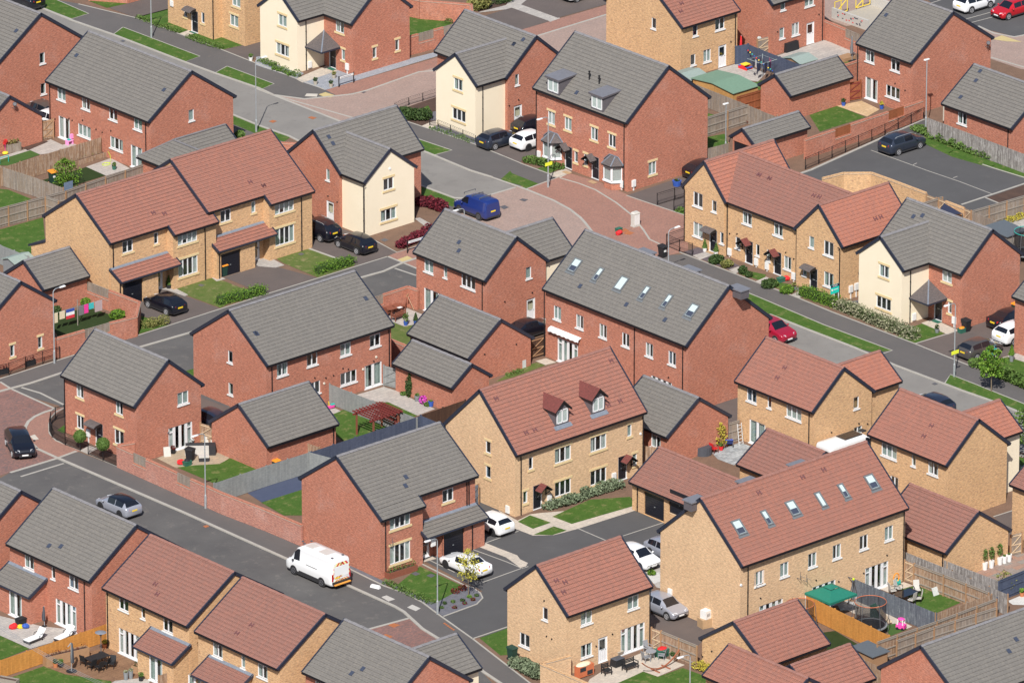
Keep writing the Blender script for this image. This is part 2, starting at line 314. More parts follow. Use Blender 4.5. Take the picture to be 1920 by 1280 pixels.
def frame_mesh(w, h, n, t):
 mb = MB(); f = .07; d0, d1 = .05, .12
 mb.box(-w / 2, d0, 0, w / 2, d1, f); mb.box(-w / 2, d0, h - f, w / 2, d1, h)
 mb.box(-w / 2, d0, f, -w / 2 + f, d1, h - f); mb.box(w / 2 - f, d0, f, w / 2, d1, h - f)
 for k in range(1, n): x = -w / 2 + w * k / n; mb.box(x - .045, d0 - .004, f, x + .045, d1, h - f)
 return mb
def window(H, par, face, c, a, z, typ, stone=0):
 w, h, n, tr = WT[typ]
 me = cached('f' + typ, lambda: frame_mesh(w, h, n, tr).mesh('window', ['white_frame']))
 o = link('window', me, par, *(((a, c, z), 0) if face == 'R' else ((c, a, z), -pi / 2)))
 def pane(): m = MB(); m.quad([(-w / 2, .09, 0), (w / 2, .09, 0), (w / 2, .09, h), (-w / 2, .09, h)]); return m.mesh('pane', ['glass'])
 link('pane', cached('p' + typ, pane), o)
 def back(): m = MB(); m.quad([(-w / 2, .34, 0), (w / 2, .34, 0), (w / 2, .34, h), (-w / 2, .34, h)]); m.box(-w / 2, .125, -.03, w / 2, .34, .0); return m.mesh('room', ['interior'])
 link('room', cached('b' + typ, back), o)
 k = random.random(); mode = 2 if k < .30 else (1 if k < .68 else 0); cm = random.choice(['curtain', 'curtain', 'curtain_white', 'curtain_blue' if k > .5 else 'curtain'])
 if mode:
  def cur():
   m = MB(); y = .16; r = random.Random(int(w * 100) + mode)
   if mode == 2:
    for j in range(n):
     x0 = -w / 2 + w * j / n; x1 = x0 + w / n; lo = h * (.0 if j % 2 == 0 else (.0 if n < 3 else r.choice([0, .35])))
     s = 7
     for q in range(s): xa = x0 + (x1 - x0) * q / s; xb = x0 + (x1 - x0) * (q + 1) / s; m.quad([(xa, y + .02 * (q % 2), lo), (xb, y + .02 * ((q + 1) % 2), lo), (xb, y + .02 * ((q + 1) % 2), h), (xa, y + .02 * (q % 2), h)])
   else:
    for sgn in (-1, 1):
     for q in range(4):
      xa = sgn * (w / 2 - w * .26 * q / 4); xb = sgn * (w / 2 - w * .26 * (q + 1) / 4); m.quad([(xa, y + .03 * (q % 2), 0), (xb, y + .03 * ((q + 1) % 2), 0), (xb, y + .03 * ((q + 1) % 2), h), (xa, y + .03 * (q % 2), h)])
   return m.mesh('curtain', [cm])
  link('curtain', cached('c%s%d%s' % (typ, mode, cm), cur), o)
 def sill(): m = MB(); m.box(-w / 2 - .07, -.09, -.10, w / 2 + .07, .05, -.0); return m.mesh('sill', ['white_paint'])
 def ssill(): m = MB(); m.box(-w / 2 - .12, -.07, -.17, w / 2 + .12, .05, 0); return m.mesh('sill', ['stone_cream'])
 def lint(): m = MB(); m.box(-w / 2 - .13, -.03, h, w / 2 + .13, .05, h + .2); return m.mesh('lintel', ['stone_cream'])
 if stone: link('sill', cached('S' + typ, ssill), o)
 else: link('sill', cached('s' + typ, sill), o)
 if stone == 2: link('lintel', cached('l' + typ, lint), o)
 return o
DT = {'door': (1.0, 2.1), 'wdoor': (1.0, 2.1), 'gdoor': (1.0, 2.1), 'french': (1.6, 2.1), 'french2': (1.9, 2.1), 'p4': (2.55, 2.15), 'garage': (2.2, 2.1), 'garage2': (2.35, 2.0)}
def door(H, par, face, c, a, z, typ):
 w, h = DT[typ]; at = (((a, c, z), 0) if face == 'R' else ((c, a, z), -pi / 2))
 def glass(x0, x1, z0, z1):
  m = MB(); m.quad([(x0, .09, z0), (x1, .09, z0), (x1, .09, z1), (x0, .09, z1)]); return m
 if typ.startswith('garage'):
  def g():
   m = MB(); m.box(-w / 2, .12, 0, w / 2, .17, h); k = 0
   while k < 9: zz = .06 + k * (h - .1) / 9; m.box(-w / 2 + .06, .10, zz, w / 2 - .06, .12, zz + (h - .1) / 9 - .03); k += 1
   return m.mesh('garage_door', ['black_door'])
  o = link('garage_door', cached(typ, g), par, *at)
  def hd(): m = MB(); m.box(-.07, .07, .9, .07, .1, .94); return m.mesh('handle', ['steel'])
  link('handle', cached('gh', hd), o); return o
 if typ in ('door', 'wdoor', 'gdoor'):
  def lf():
   m = MB()
   if typ == 'door':
    m.box(-.40, .09, .04, .40, .13, 2.02)
    for x0, x1 in ((-.32, -.04), (.04, .32)):
     for z0, z1 in ((.15, .85), (1.05, 1.9)): m.box(x0, .078, z0, x1, .09, z1)
   elif typ == 'wdoor':
    m.box(-.42, .09, .04, .42, .13, 1.05); m.box(-.42, .09, 1.85, .42, .13, 2.02); m.box(-.42, .09, 1.05, -.3, .13, 1.85); m.box(.3, .09, 1.05, .42, .13, 1.85)
    for x in (-.2, 0, .2): m.box(x - .07, .08, .15, x + .07, .09, .95)
   else:
    m.box(-.42, .09, .04, .42, .13, .2); m.box(-.42, .09, 1.9, .42, .13, 2.02); m.box(-.42, .09, 1.0, .42, .13, 1.12); m.box(-.42, .09, .2, -.3, .13, 1.9); m.box(.3, .09, .2, .42, .13, 1.9)
   return m.mesh('door', ['black_door' if typ == 'door' else 'white_frame'])
  o = link('door', cached(typ, lf), par, *at)
  def fr(): m = MB(); m.box(-.5, .05, 0, -.425, .14, 2.1); m.box(.425, .05, 0, .5, .14, 2.1); m.box(-.425, .05, 2.03, .425, .14, 2.1); m.box(-.5, -.03, -.0, .5, .14, .035); return m.mesh('door_frame', ['white_frame'])
  link('door_frame', cached('dfr', fr), o)
  def hd(): m = MB(); m.box(.26, .05, .98, .36, .075, 1.02); m.box(-.14, .062, 1.0, .14, .078, 1.05); return m.mesh('handle', ['steel'])
  link('handle', cached('dh' + typ, hd), o)
  if typ != 'door': link('pane', cached('dp' + typ, lambda: glass(-.3, .3, .2 if typ == 'gdoor' else 1.05, 1.9).mesh('pane', ['glass'])), o)
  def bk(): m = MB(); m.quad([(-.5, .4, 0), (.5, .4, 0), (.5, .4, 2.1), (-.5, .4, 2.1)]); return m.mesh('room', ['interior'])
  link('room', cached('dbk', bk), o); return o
 n = 4 if typ == 'p4' else 2
 def fr():
  m = frame_mesh(w, h, n, 0)
  if n == 4:
   for s in (-1, 1): m.box(min(s * w / 2, s * w / 4), .046, h - .5, max(s * w / 2, s * w / 4), .12, h - .42)
  for k in range(n):
   x0 = -w / 2 + w * k / n; x1 = x0 + w / n; m.box(x0 + .07, .045, .07, x1 - .07, .11, .16)
   m.box(x0 + .05, .045, .07, x0 + .13, .11, h - .06); m.box(x1 - .13, .045, .07, x1 - .05, .11, h - .06)
  m.box(-w / 2 - .05, -.08, -.02, w / 2 + .05, .05, .06); return m.mesh('patio_door', ['white_frame'])
 o = link('patio_door', cached('fr' + typ, fr), par, *at)
 link('pane', cached('fp' + typ, lambda: glass(-w / 2, w / 2, .05, h).mesh('pane', ['glass'])), o)
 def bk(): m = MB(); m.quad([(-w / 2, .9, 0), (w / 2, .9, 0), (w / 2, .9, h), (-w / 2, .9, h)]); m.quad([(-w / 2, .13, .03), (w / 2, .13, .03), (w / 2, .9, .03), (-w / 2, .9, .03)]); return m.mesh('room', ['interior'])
 link('room', cached('fb' + typ, bk), o)
 k = random.randint(0, 2); cm = ['curtain', 'curtain_white', 'curtain'][k]
 def cur():
  m = MB()
  for s, wd in ((-1, .3 if k else .45), (1, .3 if k < 2 else .45)):
   for q in range(6):
    xa = s * (w / 2 - w * wd * q / 6); xb = s * (w / 2 - w * wd * (q + 1) / 6); m.quad([(xa, .2 + .03 * (q % 2), 0), (xb, .2 + .03 * ((q + 1) % 2), 0), (xb, .2 + .03 * ((q + 1) % 2), h), (xa, .2 + .03 * (q % 2), h)])
  return m.mesh('curtain', [cm])
 link('curtain', cached('fc%s%d' % (typ, k), cur), o)
 return o
def slope(mb, O, A, Dn, a0, a1, s0, s1, g=.345, lift=.05, hip=0):
 O, A, Dn = Vector(O), Vector(A), Vector(Dn); Nn = A.cross(Dn); Nn = Nn if Nn.z > 0 else -Nn
 n = max(1, ceil((s1 - s0) / g)); G = lambda a, s, h: O + A * a + Dn * s + Nn * h
 for i in range(n):
  sl = s1 - i * g; su = max(s0, sl - g)
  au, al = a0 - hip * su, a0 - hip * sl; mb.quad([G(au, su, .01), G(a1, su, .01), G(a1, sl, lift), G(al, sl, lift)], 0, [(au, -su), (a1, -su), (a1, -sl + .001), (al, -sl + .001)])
  mb.quad([G(al, sl, lift), G(a1, sl, lift), G(a1, sl, -.004), G(al, sl, -.004)], 1)  # riser coloured dark as a painted shadow line below the course
 mb.quad([G(a0, s0, -.06), G(a1, s0, -.06), G(a1, s1, -.06), G(a0, s1, -.06)], 1)
RT = {'grey': ('tile_grey', 'roof_gap_shade', 'ridge_grey', 'vent_dark'), 'red': ('tile_red', 'roof_gap_shade_red', 'ridge_red', 'vent_red'), 'redb': ('tile_red_bright', 'roof_gap_shade_red', 'ridge_red', 'vent_red'), 'brown': ('tile_brown', 'roof_gap_shade_red', 'ridge_red', 'vent_red')}
class House:
 def __init__(s, name, label, cat, C, ze, pitch=35, wall='brick_red', roof='grey', group=None):
  s.C = P(C[0], C[1], ze); s.ze = ze; s.p = radians(pitch); s.wall = wall; s.roof = roof
  s.root = thing(name, label, cat, (s.C.x, s.C.y, 0), AZ, group); s.slopes = []; s.walls = {}; s.open = {}
 def lray(s, px, py):
  o, d = ray(px, py); o = o - Vector((s.C.x, s.C.y, 0)); e = lambda v: Vector((v.x * UX + v.y * UY, -v.x * UY + v.y * UX, v.z)); return e(o), e(d)
 def hit(s, face, c, px, py):
  o, d = s.lray(px, py); t = (c - (o.y if face == 'R' else o.x)) / (d.y if face == 'R' else d.x); p = o + d * t
  return (p.x if face == 'R' else p.y), p.z
 def uv_at(s, px, py, z):   # local plan point for a pixel at height z
  o, d = s.lray(px, py); t = (z - o.z) / d.z; return o + d * t
 def dims(s, Lp=None, Rp=None):
  r = []
  if Lp: r.append(s.uv_at(Lp[0], Lp[1], s.ze).y)
  if Rp: r.append(s.uv_at(Rp[0], Rp[1], s.ze).x)
  return r
 def block(s, x0, x1, y0, y1, ridge, wins=(), ze=None, pitch=None, wall=None, bay=None, ve=(1, 1), roofmat=None, zb=0, eo=.3, back=True, ridge_cap=True, gl=None):
  ze = s.ze if ze is None else ze; p = s.p if pitch is None else radians(pitch); wall = wall or s.wall; rt = RT[roofmat or s.roof]; par = s.root
  tp = tan(p); X, Y = (eo, .07) if ridge == 'y' else (.07, eo)
  wx0, wx1, wy0, wy1 = x0 + X, x1 - X, y0 + Y, y1 - Y; span = (x1 - x0) if ridge == 'y' else (y1 - y0); zr = ze + tp * span / 2; zt = ze + tp * eo - .10
  fc = {'R': (wy0, wx0, wx1), 'L': (wx0, wy0, wy1)}; s.fc = fc
  holes = {'R': [], 'L': []}; todo = []
  for wn in wins:
   face, typ, px, py = wn[:4]; st = wn[4] if len(wn) > 4 else 0; cc = fc[face][0] if not (bay and face == 'B') else 0
   if face == 'B': cc = y0 - bay[2] + eo
   a, z = s.hit('R' if face == 'B' else face, cc, px, py)
   W_, H_ = (WT[typ][:2] if typ in WT else DT[typ])
   z0 = z - H_ / 2
   if typ in DT: z0 = .03 if abs(z0) < .8 else z0
   z0 = max(z0, .03)
   if typ in WT and z0 + H_ > zt - .02 and face in holes: z0 = zt - .02 - H_
   if face in holes: holes[face].append((a - W_ / 2, a + W_ / 2, z0, z0 + H_))
   else: holes.setdefault('B', []).append((a - W_ / 2, a + W_ / 2, z0, z0 + H_))
   todo.append((face, cc, a, z0, typ, st))
  mb = MB()
  def wf(face, c, a0, a1, zlo, zhi, hs, gable):
   V_ = (lambda a, z, d=0: (a, c + d, z)) if face == 'R' else (lambda a, z, d=0: (c + d, a, z))
   hs = [(max(h[0], a0 + .02), min(h[1], a1 - .02), h[2], min(h[3], zhi - .01)) for h in hs if h[1] > a0 and h[0] < a1]
   xs = sorted({a0, a1, *[h[0] for h in hs], *[h[1] for h in hs]}); zs = sorted({zlo, zhi, *[h[2] for h in hs], *[h[3] for h in hs]})
   for xa, xb in zip(xs, xs[1:]):
    for za, zb_ in zip(zs, zs[1:]):
     cx, cz = (xa + xb) / 2, (za + zb_) / 2
     if any(h[0] < cx < h[1] and h[2] < cz < h[3] for h in hs): continue
     mb.quad([V_(xa, za), V_(xb, za), V_(xb, zb_), V_(xa, zb_)], 0, [(xa, za), (xb, za), (xb, zb_), (xa, zb_)])
   for h in hs:
    for (q, r) in (((h[0], h[2]), (h[0], h[3])), ((h[1], h[2]), (h[1], h[3])), ((h[0], h[3]), (h[1], h[3])), ((h[0], h[2]), (h[1], h[2]))):
     mb.quad([V_(*q), V_(*r), V_(*r, .12), V_(*q, .12)], 0, [(0, q[1]), (0, r[1]), (.12, r[1]), (.12, q[1])])
   if gable:
    am = (a0 + a1) / 2; zg = zhi + tp * (a1 - a0) / 2 * 1.0
    mb.quad([V_(a0, zhi), V_(a1, zhi), V_(am, zg)], 0, [(a0, zhi), (a1, zhi), (am, zg)])
  wf('R', wy0, wx0, wx1, zb, zt, holes['R'], ridge == 'y'); wf('L', wx0, wy0, wy1, zb, zt, holes['L'], ridge == 'x')
  if back:
   wf('R', wy1, wx0, wx1, zb, zt, [], ridge == 'y'); wf('L', wx1, wy0, wy1, zb, zt, [], ridge == 'x')
  if bay:
   xa, xb, f = bay[:3]; yb = y0 - f + eo; zf = ze - f * tp; bz = zf + tp * eo - .10
   ba, bb = max(xa + .07, wx0), min(xb - .07, wx1)
   wf('R', yb, ba, bb, zb, bz, holes.get('B', []), False)
   for cx in (ba, bb):
    mb.quad([(cx, yb, zb), (cx, wy0, zb), (cx, wy0, zt), (cx, yb, bz)])
  wo = mb.build('wall', wall, par)
  for (face, cc, a, z0, typ, st) in todo:
   (window if typ in WT else door)(s, *((par, 'R' if face == 'B' else face, cc, a, z0, typ) + ((st,) if typ in WT else ())))
  sl = span / 2 / cos(p); mb = MB()
  if ridge == 'x':
   O = Vector((x0, (y0 + y1) / 2, zr)); A = Vector((1, 0, 0)); D1 = Vector((0, -cos(p), -sin(p))); D2 = Vector((0, cos(p), -sin(p))); ln = x1 - x0
  else:
   O = Vector(((x0 + x1) / 2, y0, zr)); A = Vector((0, 1, 0)); D1 = Vector((-cos(p), 0, -sin(p))); D2 = Vector((cos(p), 0, -sin(p))); ln = y1 - y0
  slope(mb, O, A, D1, 0, ln, 0, sl); slope(mb, O, A, D2, 0, ln, 0, sl)
  if bay: slope(mb, O, A, D1, bay[0], bay[1], sl, sl + bay[2] / cos(p))
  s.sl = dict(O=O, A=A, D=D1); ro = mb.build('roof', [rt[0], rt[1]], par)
  if ridge_cap:
   mb = MB(); k = 0.0
   while k < ln - .05:
    e = min(k + .44, ln); j = .012
    for D in (D1, D2):
     Nn = A.cross(D); Nn = Nn if Nn.z > 0 else -Nn
     mb.obox(O + Vector((0, 0, .02)), A, D, Nn, (k, e - .015), (-.01, .17), (.02, .065 + j * (int(k / .44) % 2)), 0)
    k += .44
   mb.build('ridge_tiles', rt[2], par)
  def verge(a, s1_, D):
   Nn = A.cross(D); Nn = Nn if Nn.z > 0 else -Nn; m = MB()
   m.obox(O, A, D, Nn, (a - .05, a + .05) if a < ln / 2 else (a - .05, a + .05), (-.03, s1_ + .03), (-.19, .02)); m.obox(O, A, D, Nn, (a - .06, a + .06), (-.03, s1_ + .03), (.02, .075)); return m
  ends = [(0, ve[0]), (ln, ve[1])]
  for a, fl in ends:
   if not fl: continue
   ext = 0
   if bay and ((a == 0 and bay[0] <= 0.01) or (a == ln and bay[1] >= ln - .01)): ext = bay[2] / cos(p)
   m = verge(a, sl + ext, D1); m2 = verge(a, sl, D2); k = len(m.v); m.v += m2.v; m.f += [tuple(i + k for i in f) for f in m2.f]; m.m += m2.m
   m.build('verge', 'verge_navy', par)
  if bay:
   for a in (bay[0], bay[1]):
    if .05 < a < ln - .05:
     m = MB(); Nn = A.cross(D1); Nn = Nn if Nn.z > 0 else -Nn
     m.obox(O, A, D1, Nn, (a - .05, a + .05), (sl - .05, sl + bay[2] / cos(p) + .03), (-.2, .07)); m.build('verge', 'verge_navy', par)
  mb = MB()
  def gut(a0, a1, off, zz, side):
   yy = (lambda t: (y0 - off) + t) if side == 0 else (lambda t: y1 - t)
   if ridge == 'x':
    A0, A1 = sorted((yy(-.07), yy(.03))); mb.box(a0, A0, zz - .15, a1, A1, zz - .035)
    A0, A1 = sorted((yy(.03), yy(eo + .02))); mb.box(a0 + .05, A0, zz - .2, a1 - .05, A1, zz - .06)
   else:
    xx = (lambda t: (x0 - off) + t) if side == 0 else (lambda t: x1 - t)
    A0, A1 = sorted((xx(-.07), xx(.03))); mb.box(A0, a0, zz - .15, A1, a1, zz - .035)
    A0, A1 = sorted((xx(.03), xx(eo + .02))); mb.box(A0, a0 + .05, zz - .2, A1, a1 - .05, zz - .06)
  lo, hi = (x0, x1) if ridge == 'x' else (y0, y1)
  if gl: lo, hi = gl
  if bay:
   xa, xb, f = bay[:3]
   if xa > lo + .1: gut(lo, xa, 0, ze, 0)
   if xb < hi - .1: gut(xb, hi, 0, ze, 0)
   gut(xa, xb, f, ze - f * tp, 0)
  else: gut(lo, hi, 0, ze, 0)
  None if gl else gut(lo, hi, 0, ze, 1); mb.build('gutter', 'gutter_black', par)
  return s
 def on_roof(s, px, py, sl=None):
  sl = sl or s.sl; o, d = s.lray(px, py); Nn = sl['A'].cross(sl['D']); k = (sl['O'] - o).dot(Nn) / d.dot(Nn); p = o + d * k - sl['O']
  return p.dot(sl['A']), p.dot(sl['D'])
 def vents(s, pts, reg=None, sl=None):
  sl = sl or s.sl; Nn = sl['A'].cross(sl['D']); Nn = Nn if Nn.z > 0 else -Nn
  for (x, y) in pts:
   a, t = s.on_roof(*Q(reg, x, y), sl); m = MB()
   if s.roof == 'grey': m.obox(sl['O'], sl['A'], sl['D'], Nn, (a - .17, a + .17), (t - .2, t + .2), (.03, .075))
   else:
    m.obox(sl['O'], sl['A'], sl['D'], Nn, (a - .2, a - .12), (t - .18, t + .18), (.03, .09)); m.obox(sl['O'], sl['A'], sl['D'], Nn, (a + .1, a + .18), (t - .18, t + .18), (.03, .09)); m.obox(sl['O'], sl['A'], sl['D'], Nn, (a - .12, a + .1), (t - .05, t + .05), (.03, .08))
   m.build('roof_vent', RT[s.roof][3], s.root)
 def skylights(s, pts, reg=None, sl=None):
  sl = sl or s.sl; A, D, O = sl['A'], sl['D'], sl['O']; Nn = A.cross(D); Nn = Nn if Nn.z > 0 else -Nn
  for (x, y, w, h) in pts:
   a, t = s.on_roof(*Q(reg, x, y), sl); m = MB(); f = .11; w2, h2 = w / 2, h / 2
   m.obox(O, A, D, Nn, (a - w2, a - w2 + f), (t - h2, t + h2), (.02, .15)); m.obox(O, A, D, Nn, (a + w2 - f, a + w2), (t - h2, t + h2), (.02, .15))
   m.obox(O, A, D, Nn, (a - w2 + f, a + w2 - f), (t - h2, t - h2 + f), (.02, .15)); m.obox(O, A, D, Nn, (a - w2 + f, a + w2 - f), (t + h2 - f, t + h2), (.02, .15))
   m.obox(O, A, D, Nn, (a - w2 - .08, a + w2 + .08), (t + h2, t + h2 + .22), (.03, .06))
   o = m.build('skylight', 'felt_dark', s.root)
   m = MB(); m.obox(O, A, D, Nn, (a - w2 + f, a + w2 - f), (t - h2 + f, t + h2 - f), (.08, .10)); m.build('pane', 'sky_glass', o)
   if random.random() < .6:
    m = MB(); m.obox(O, A, D, Nn, (a - w2 + f + .03, a + w2 - f - .03), (t + .05, t + h2 - f - .04), (.101, .108)); m.build('blind', 'vent_dark', o)
 def downpipe(s, face, px, py, c=None, z1=None, z0=0.02):
  c = s.fc[face][0] if c is None else c; a, _ = s.hit(face, c, px, py); z1 = z1 or s.ze; m = MB()
  q = (lambda d, z: (a, c - d, z)) if face == 'R' else (lambda d, z: (c - d, a, z))
  m.cyl(q(.06, z0), q(.06, z1 - .25), .045, n=8); m.cyl(q(.06, z1 - .25), q(.3, z1 - .08), .045, n=8)
  z = z0 + .4
  while z < z1 - .3: m.cyl(q(.06, z), q(.06, z + .07), .06, n=8); z += 1.1
  m.build('downpipe', 'gutter_black', s.root)
 def dots(s, face, pts, reg, c=None, mat='black', r=.07):
  c = s.fc[face][0] if c is None else c
  for x, y in pts:
   a, z = s.hit(face, c, *Q(reg, x, y)); m = MB(); q = (lambda d: (a, c - d, z)) if face == 'R' else (lambda d: (c - d, a, z))
   m.cyl(q(0), q(.07), r, r * .8, 10); m.build('wall_vent', mat, s.root)
 def plate(s, name, face, px, py, w, h, d=.12, mat='white_paint', c=None, post=False, reg=None):
  c = s.fc[face][0] if c is None else c; px, py = Q(reg, px, py); a, z = s.hit(face, c, px, py); m = MB()
  b = (lambda a0, a1, d0, d1, z0, z1: m.box(a0, c - d1, z0, a1, c - d0, z1)) if face == 'R' else (lambda a0, a1, d0, d1, z0, z1: m.box(c - d1, a0, z0, c - d0, a1, z1))
  b(a - w / 2, a + w / 2, .004, d, z - h / 2, z + h / 2); b(a - w / 2 + .04, a + w / 2 - .04, d, d + .012, z - h / 2 + .04, z + h / 2 - .04)
  if post: b(a - .05, a + .05, .004, .08, .0, z - h / 2)
  return m.build(name, mat, s.root)
 def meter(s, face, px, py, reg=None, c=None): s.plate('meter_box', face, px, py, .42, .62, .14, 'white_paint', c, True, reg)
 def canopy(s, kind, face, px, py, reg=None, c=None, mat='tile_small_maroon', w=1.25, d=.75, h=.5):
  c = s.fc[face][0] if c is None else c; a, z = s.hit(face, c, *Q(reg, px, py)); m = MB()
  q = (lambda a_, d_, z_: Vector((a_, c - d_, z_))) if face == 'R' else (lambda a_, d_, z_: Vector((c - d_, a_, z_)))
  z -= h / 2
  if kind == 'gable':
   for sg in (-1, 1):
    for (o, mm) in ((0, 0), (-.05, 1)):
     p = [q(a + sg * w / 2, 0, z + o), q(a + sg * w / 2, d, z + o), q(a, d, z + h + o), q(a, 0, z + h + o)]; m.quad(p, mm)
    m.quad([q(a + sg * w / 2, d, z), q(a + sg * w / 2, d, z - .1), q(a, d, z + h - .1), q(a, d, z + h)], 1)
    m.quad([q(a + sg * w / 2, d, z), q(a + sg * w / 2, d, z - .1), q(a + sg * w / 2, 0, z - .1), q(a + sg * w / 2, 0, z)], 1)
    m.bar(q(a + sg * (w / 2 - .12), .03, z - .6), q(a + sg * (w / 2 - .12), d - .1, z - .05), .07, .07, 1); m.bar(q(a + sg * (w / 2 - .12), .04, z - .7), q(a + sg * (w / 2 - .12), .04, z), .07, .07, 1)
    m.bar(q(a + sg * (w / 2 - .12), 0, z - .07), q(a + sg * (w / 2 - .12), d, z - .07), .07, .07, 1)
  elif kind == 'flat':
   for i in range(6):
    t0, t1 = i / 6, (i + 1) / 6; f = lambda t: (d * sin(t * pi / 2), h * .55 * cos(t * pi / 2))
    (d0, z0), (d1, z1) = f(t0), f(t1)
    m.quad([q(a - w / 2, d0, z + z0), q(a + w / 2, d0, z + z0), q(a + w / 2, d1, z + z1), q(a - w / 2, d1, z + z1)], 0)
   m.quad([q(a - w / 2, 0, z), q(a + w / 2, 0, z), q(a + w / 2, d, z), q(a - w / 2, d, z)], 1)
   m.quad([q(a - w / 2, 0, z)] + [q(a - w / 2, d * sin(t * pi / 12), z + h * .55 * cos(t * pi / 12)) for t in range(7)], 1); m.quad([q(a + w / 2, 0, z)] + [q(a + w / 2, d * sin(t * pi / 12), z + h * .55 * cos(t * pi / 12)) for t in range(7)], 1)
   for sg in (-1, 1): m.bar(q(a + sg * (w / 2 - .1), .03, z - .45), q(a + sg * (w / 2 - .1), d - .15, z - .02), .05, .05, 1)
  m.build('canopy', [mat, 'black'], s.root)
 def leanto(s, face, c, a0, a1, depth, zt_, zb_, roofmat=None, walls=None, wins=(), posts=None):
  rt = RT[roofmat or s.roof]; mb = MB(); ang = atan2(zt_ - zb_, depth)
  if face == 'R': O = Vector((a0, c, zt_)); A = Vector((1, 0, 0)); D = Vector((0, -cos(ang), -sin(ang)))
  else: O = Vector((c, a0, zt_)); A = Vector((0, 1, 0)); D = Vector((-cos(ang), 0, -sin(ang)))
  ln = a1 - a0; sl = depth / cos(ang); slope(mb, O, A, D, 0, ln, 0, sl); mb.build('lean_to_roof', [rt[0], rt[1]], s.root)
  Nn = A.cross(D); Nn = Nn if Nn.z > 0 else -Nn
  m = MB(); m.obox(O, A, D, Nn, (-.08, ln + .08), (-.02, .25), (.045, .06))
  for a in (0, ln):
   m.obox(O, A, D, Nn, (a - .06, a + .06), (0, sl), (-.16, .065), 1)
  m.obox(O, A, D, Nn, (0, ln), (sl, sl + .09), (-.12, -.01), 1); m.obox(O, A, D, Nn, (.05, ln - .05), (sl - .25, sl), (-.17, -.065), 1)
  m.build('flashing', ['lead', 'verge_navy'], s.root)
  if walls:
   w0, w1, inset = walls; cc = c - depth + inset; ztop = zt_ - (depth - inset) * tan(ang) - .1; mb = MB()
   V_ = (lambda a, z, k=0: (a, cc + k, z)) if face == 'R' else (lambda a, z, k=0: (cc + k, a, z)); hs = []; todo = []
   for wn in wins:
    typ, px, py = wn[:3]; st = wn[3] if len(wn) > 3 else 0
    a, z = s.hit(face, cc, px, py); W_, H_ = (WT[typ][:2] if typ in WT else DT[typ]); z0 = z - H_ / 2 if typ in WT else .03
    hs.append((a - W_ / 2, a + W_ / 2, z0, min(z0 + H_, ztop - .01))); todo.append((a, z0, typ, st))
   xs = sorted({w0, w1, *[h[0] for h in hs], *[h[1] for h in hs]}); zs = sorted({0, ztop, *[h[2] for h in hs], *[h[3] for h in hs]})
   for xa, xb in zip(xs, xs[1:]):
    for za, zb2 in zip(zs, zs[1:]):
     cx, cz = (xa + xb) / 2, (za + zb2) / 2
     if cx < w0 or cx > w1 or any(h[0] < cx < h[1] and h[2] < cz < h[3] for h in hs): continue
     mb.quad([V_(xa, za), V_(xb, za), V_(xb, zb2), V_(xa, zb2)], 0, [(xa, za), (xb, za), (xb, zb2), (xa, zb2)])
   for h in hs:
    for (q, r) in (((h[0], h[2]), (h[0], h[3])), ((h[1], h[2]), (h[1], h[3])), ((h[0], h[3]), (h[1], h[3]))): mb.quad([V_(*q), V_(*r), V_(*r, .12), V_(*q, .12)])
   dd = depth - inset
   for a in (w0, w1): mb.quad([V_(a, 0), V_(a, 0, dd), V_(a, zt_ - .1, dd), V_(a, ztop)])
   mb.build('lean_to_wall', s.wall, s.root)
   for a, z0, typ, st in todo: (window if typ in WT else door)(s, *((s.root, face, cc, a, z0, typ) + ((st,) if typ in WT else ())))
 def dormer_gable(s, px, py, reg, w=1.45, h=1.15, mat='tile_small_maroon', flat=False, wm=('dormer_side',)):
  """dormer whose window centre is seen at the pixel, standing on the visible slope"""
  sl = s.sl; a, t = s.on_roof(*Q(reg, px, py)); O, A, D = sl['O'], sl['A'], sl['D']
  out = Vector((D.x, D.y, 0)).normalized(); base = O + A * a + D * t
  k = (h / 2 + .25) / tan(s.p) * .0; base = O + A * a + D * (t + (h / 2 + .2) / (sin(s.p) + cos(s.p) * .38))
  z0 = base.z; zt_ = z0 + h + .35; tanp = tan(s.p); dep = (h + .35) / tanp
  G = lambda x, d, z: base + A * x - out * d + Vector((0, 0, z)); m = MB(); hw = w / 2
  m.quad([G(-hw, 0, 0), G(hw, 0, 0), G(hw, 0, h + .3), G(-hw, 0, h + .3)], 0)
  for sg in (-1, 1): m.quad([G(sg * hw, 0, 0), G(sg * hw, 0, h + .3), G(sg * hw, (h + .3) / tanp, h + .3)], 0)
  if flat:
   e = .14; m.quad([G(-hw - e, -.2, h + .3), G(hw + e, -.2, h + .3), G(hw + e, dep + .1, h + .42), G(-hw - e, dep + .1, h + .42)], 1)
   m.quad([G(-hw - e, -.2, h + .3), G(hw + e, -.2, h + .3), G(hw + e, -.2, h + .12), G(-hw - e, -.2, h + .12)], 2)
   for sg in (-1, 1): m.quad([G(sg * (hw + e), -.2, h + .3), G(sg * (hw + e), -.2, h + .12), G(sg * (hw + e), dep, h + .3), G(sg * (hw + e), dep + .1, h + .42)], 2)
   m.build('dormer', ['dormer_side', 'roof_metal', 'dormer_side'], s.root)
  else:
   gh = .75; e = .18; m.quad([G(-hw, 0, h + .3), G(hw, 0, h + .3), G(0, 0, h + .3 + gh * .9)], 0)
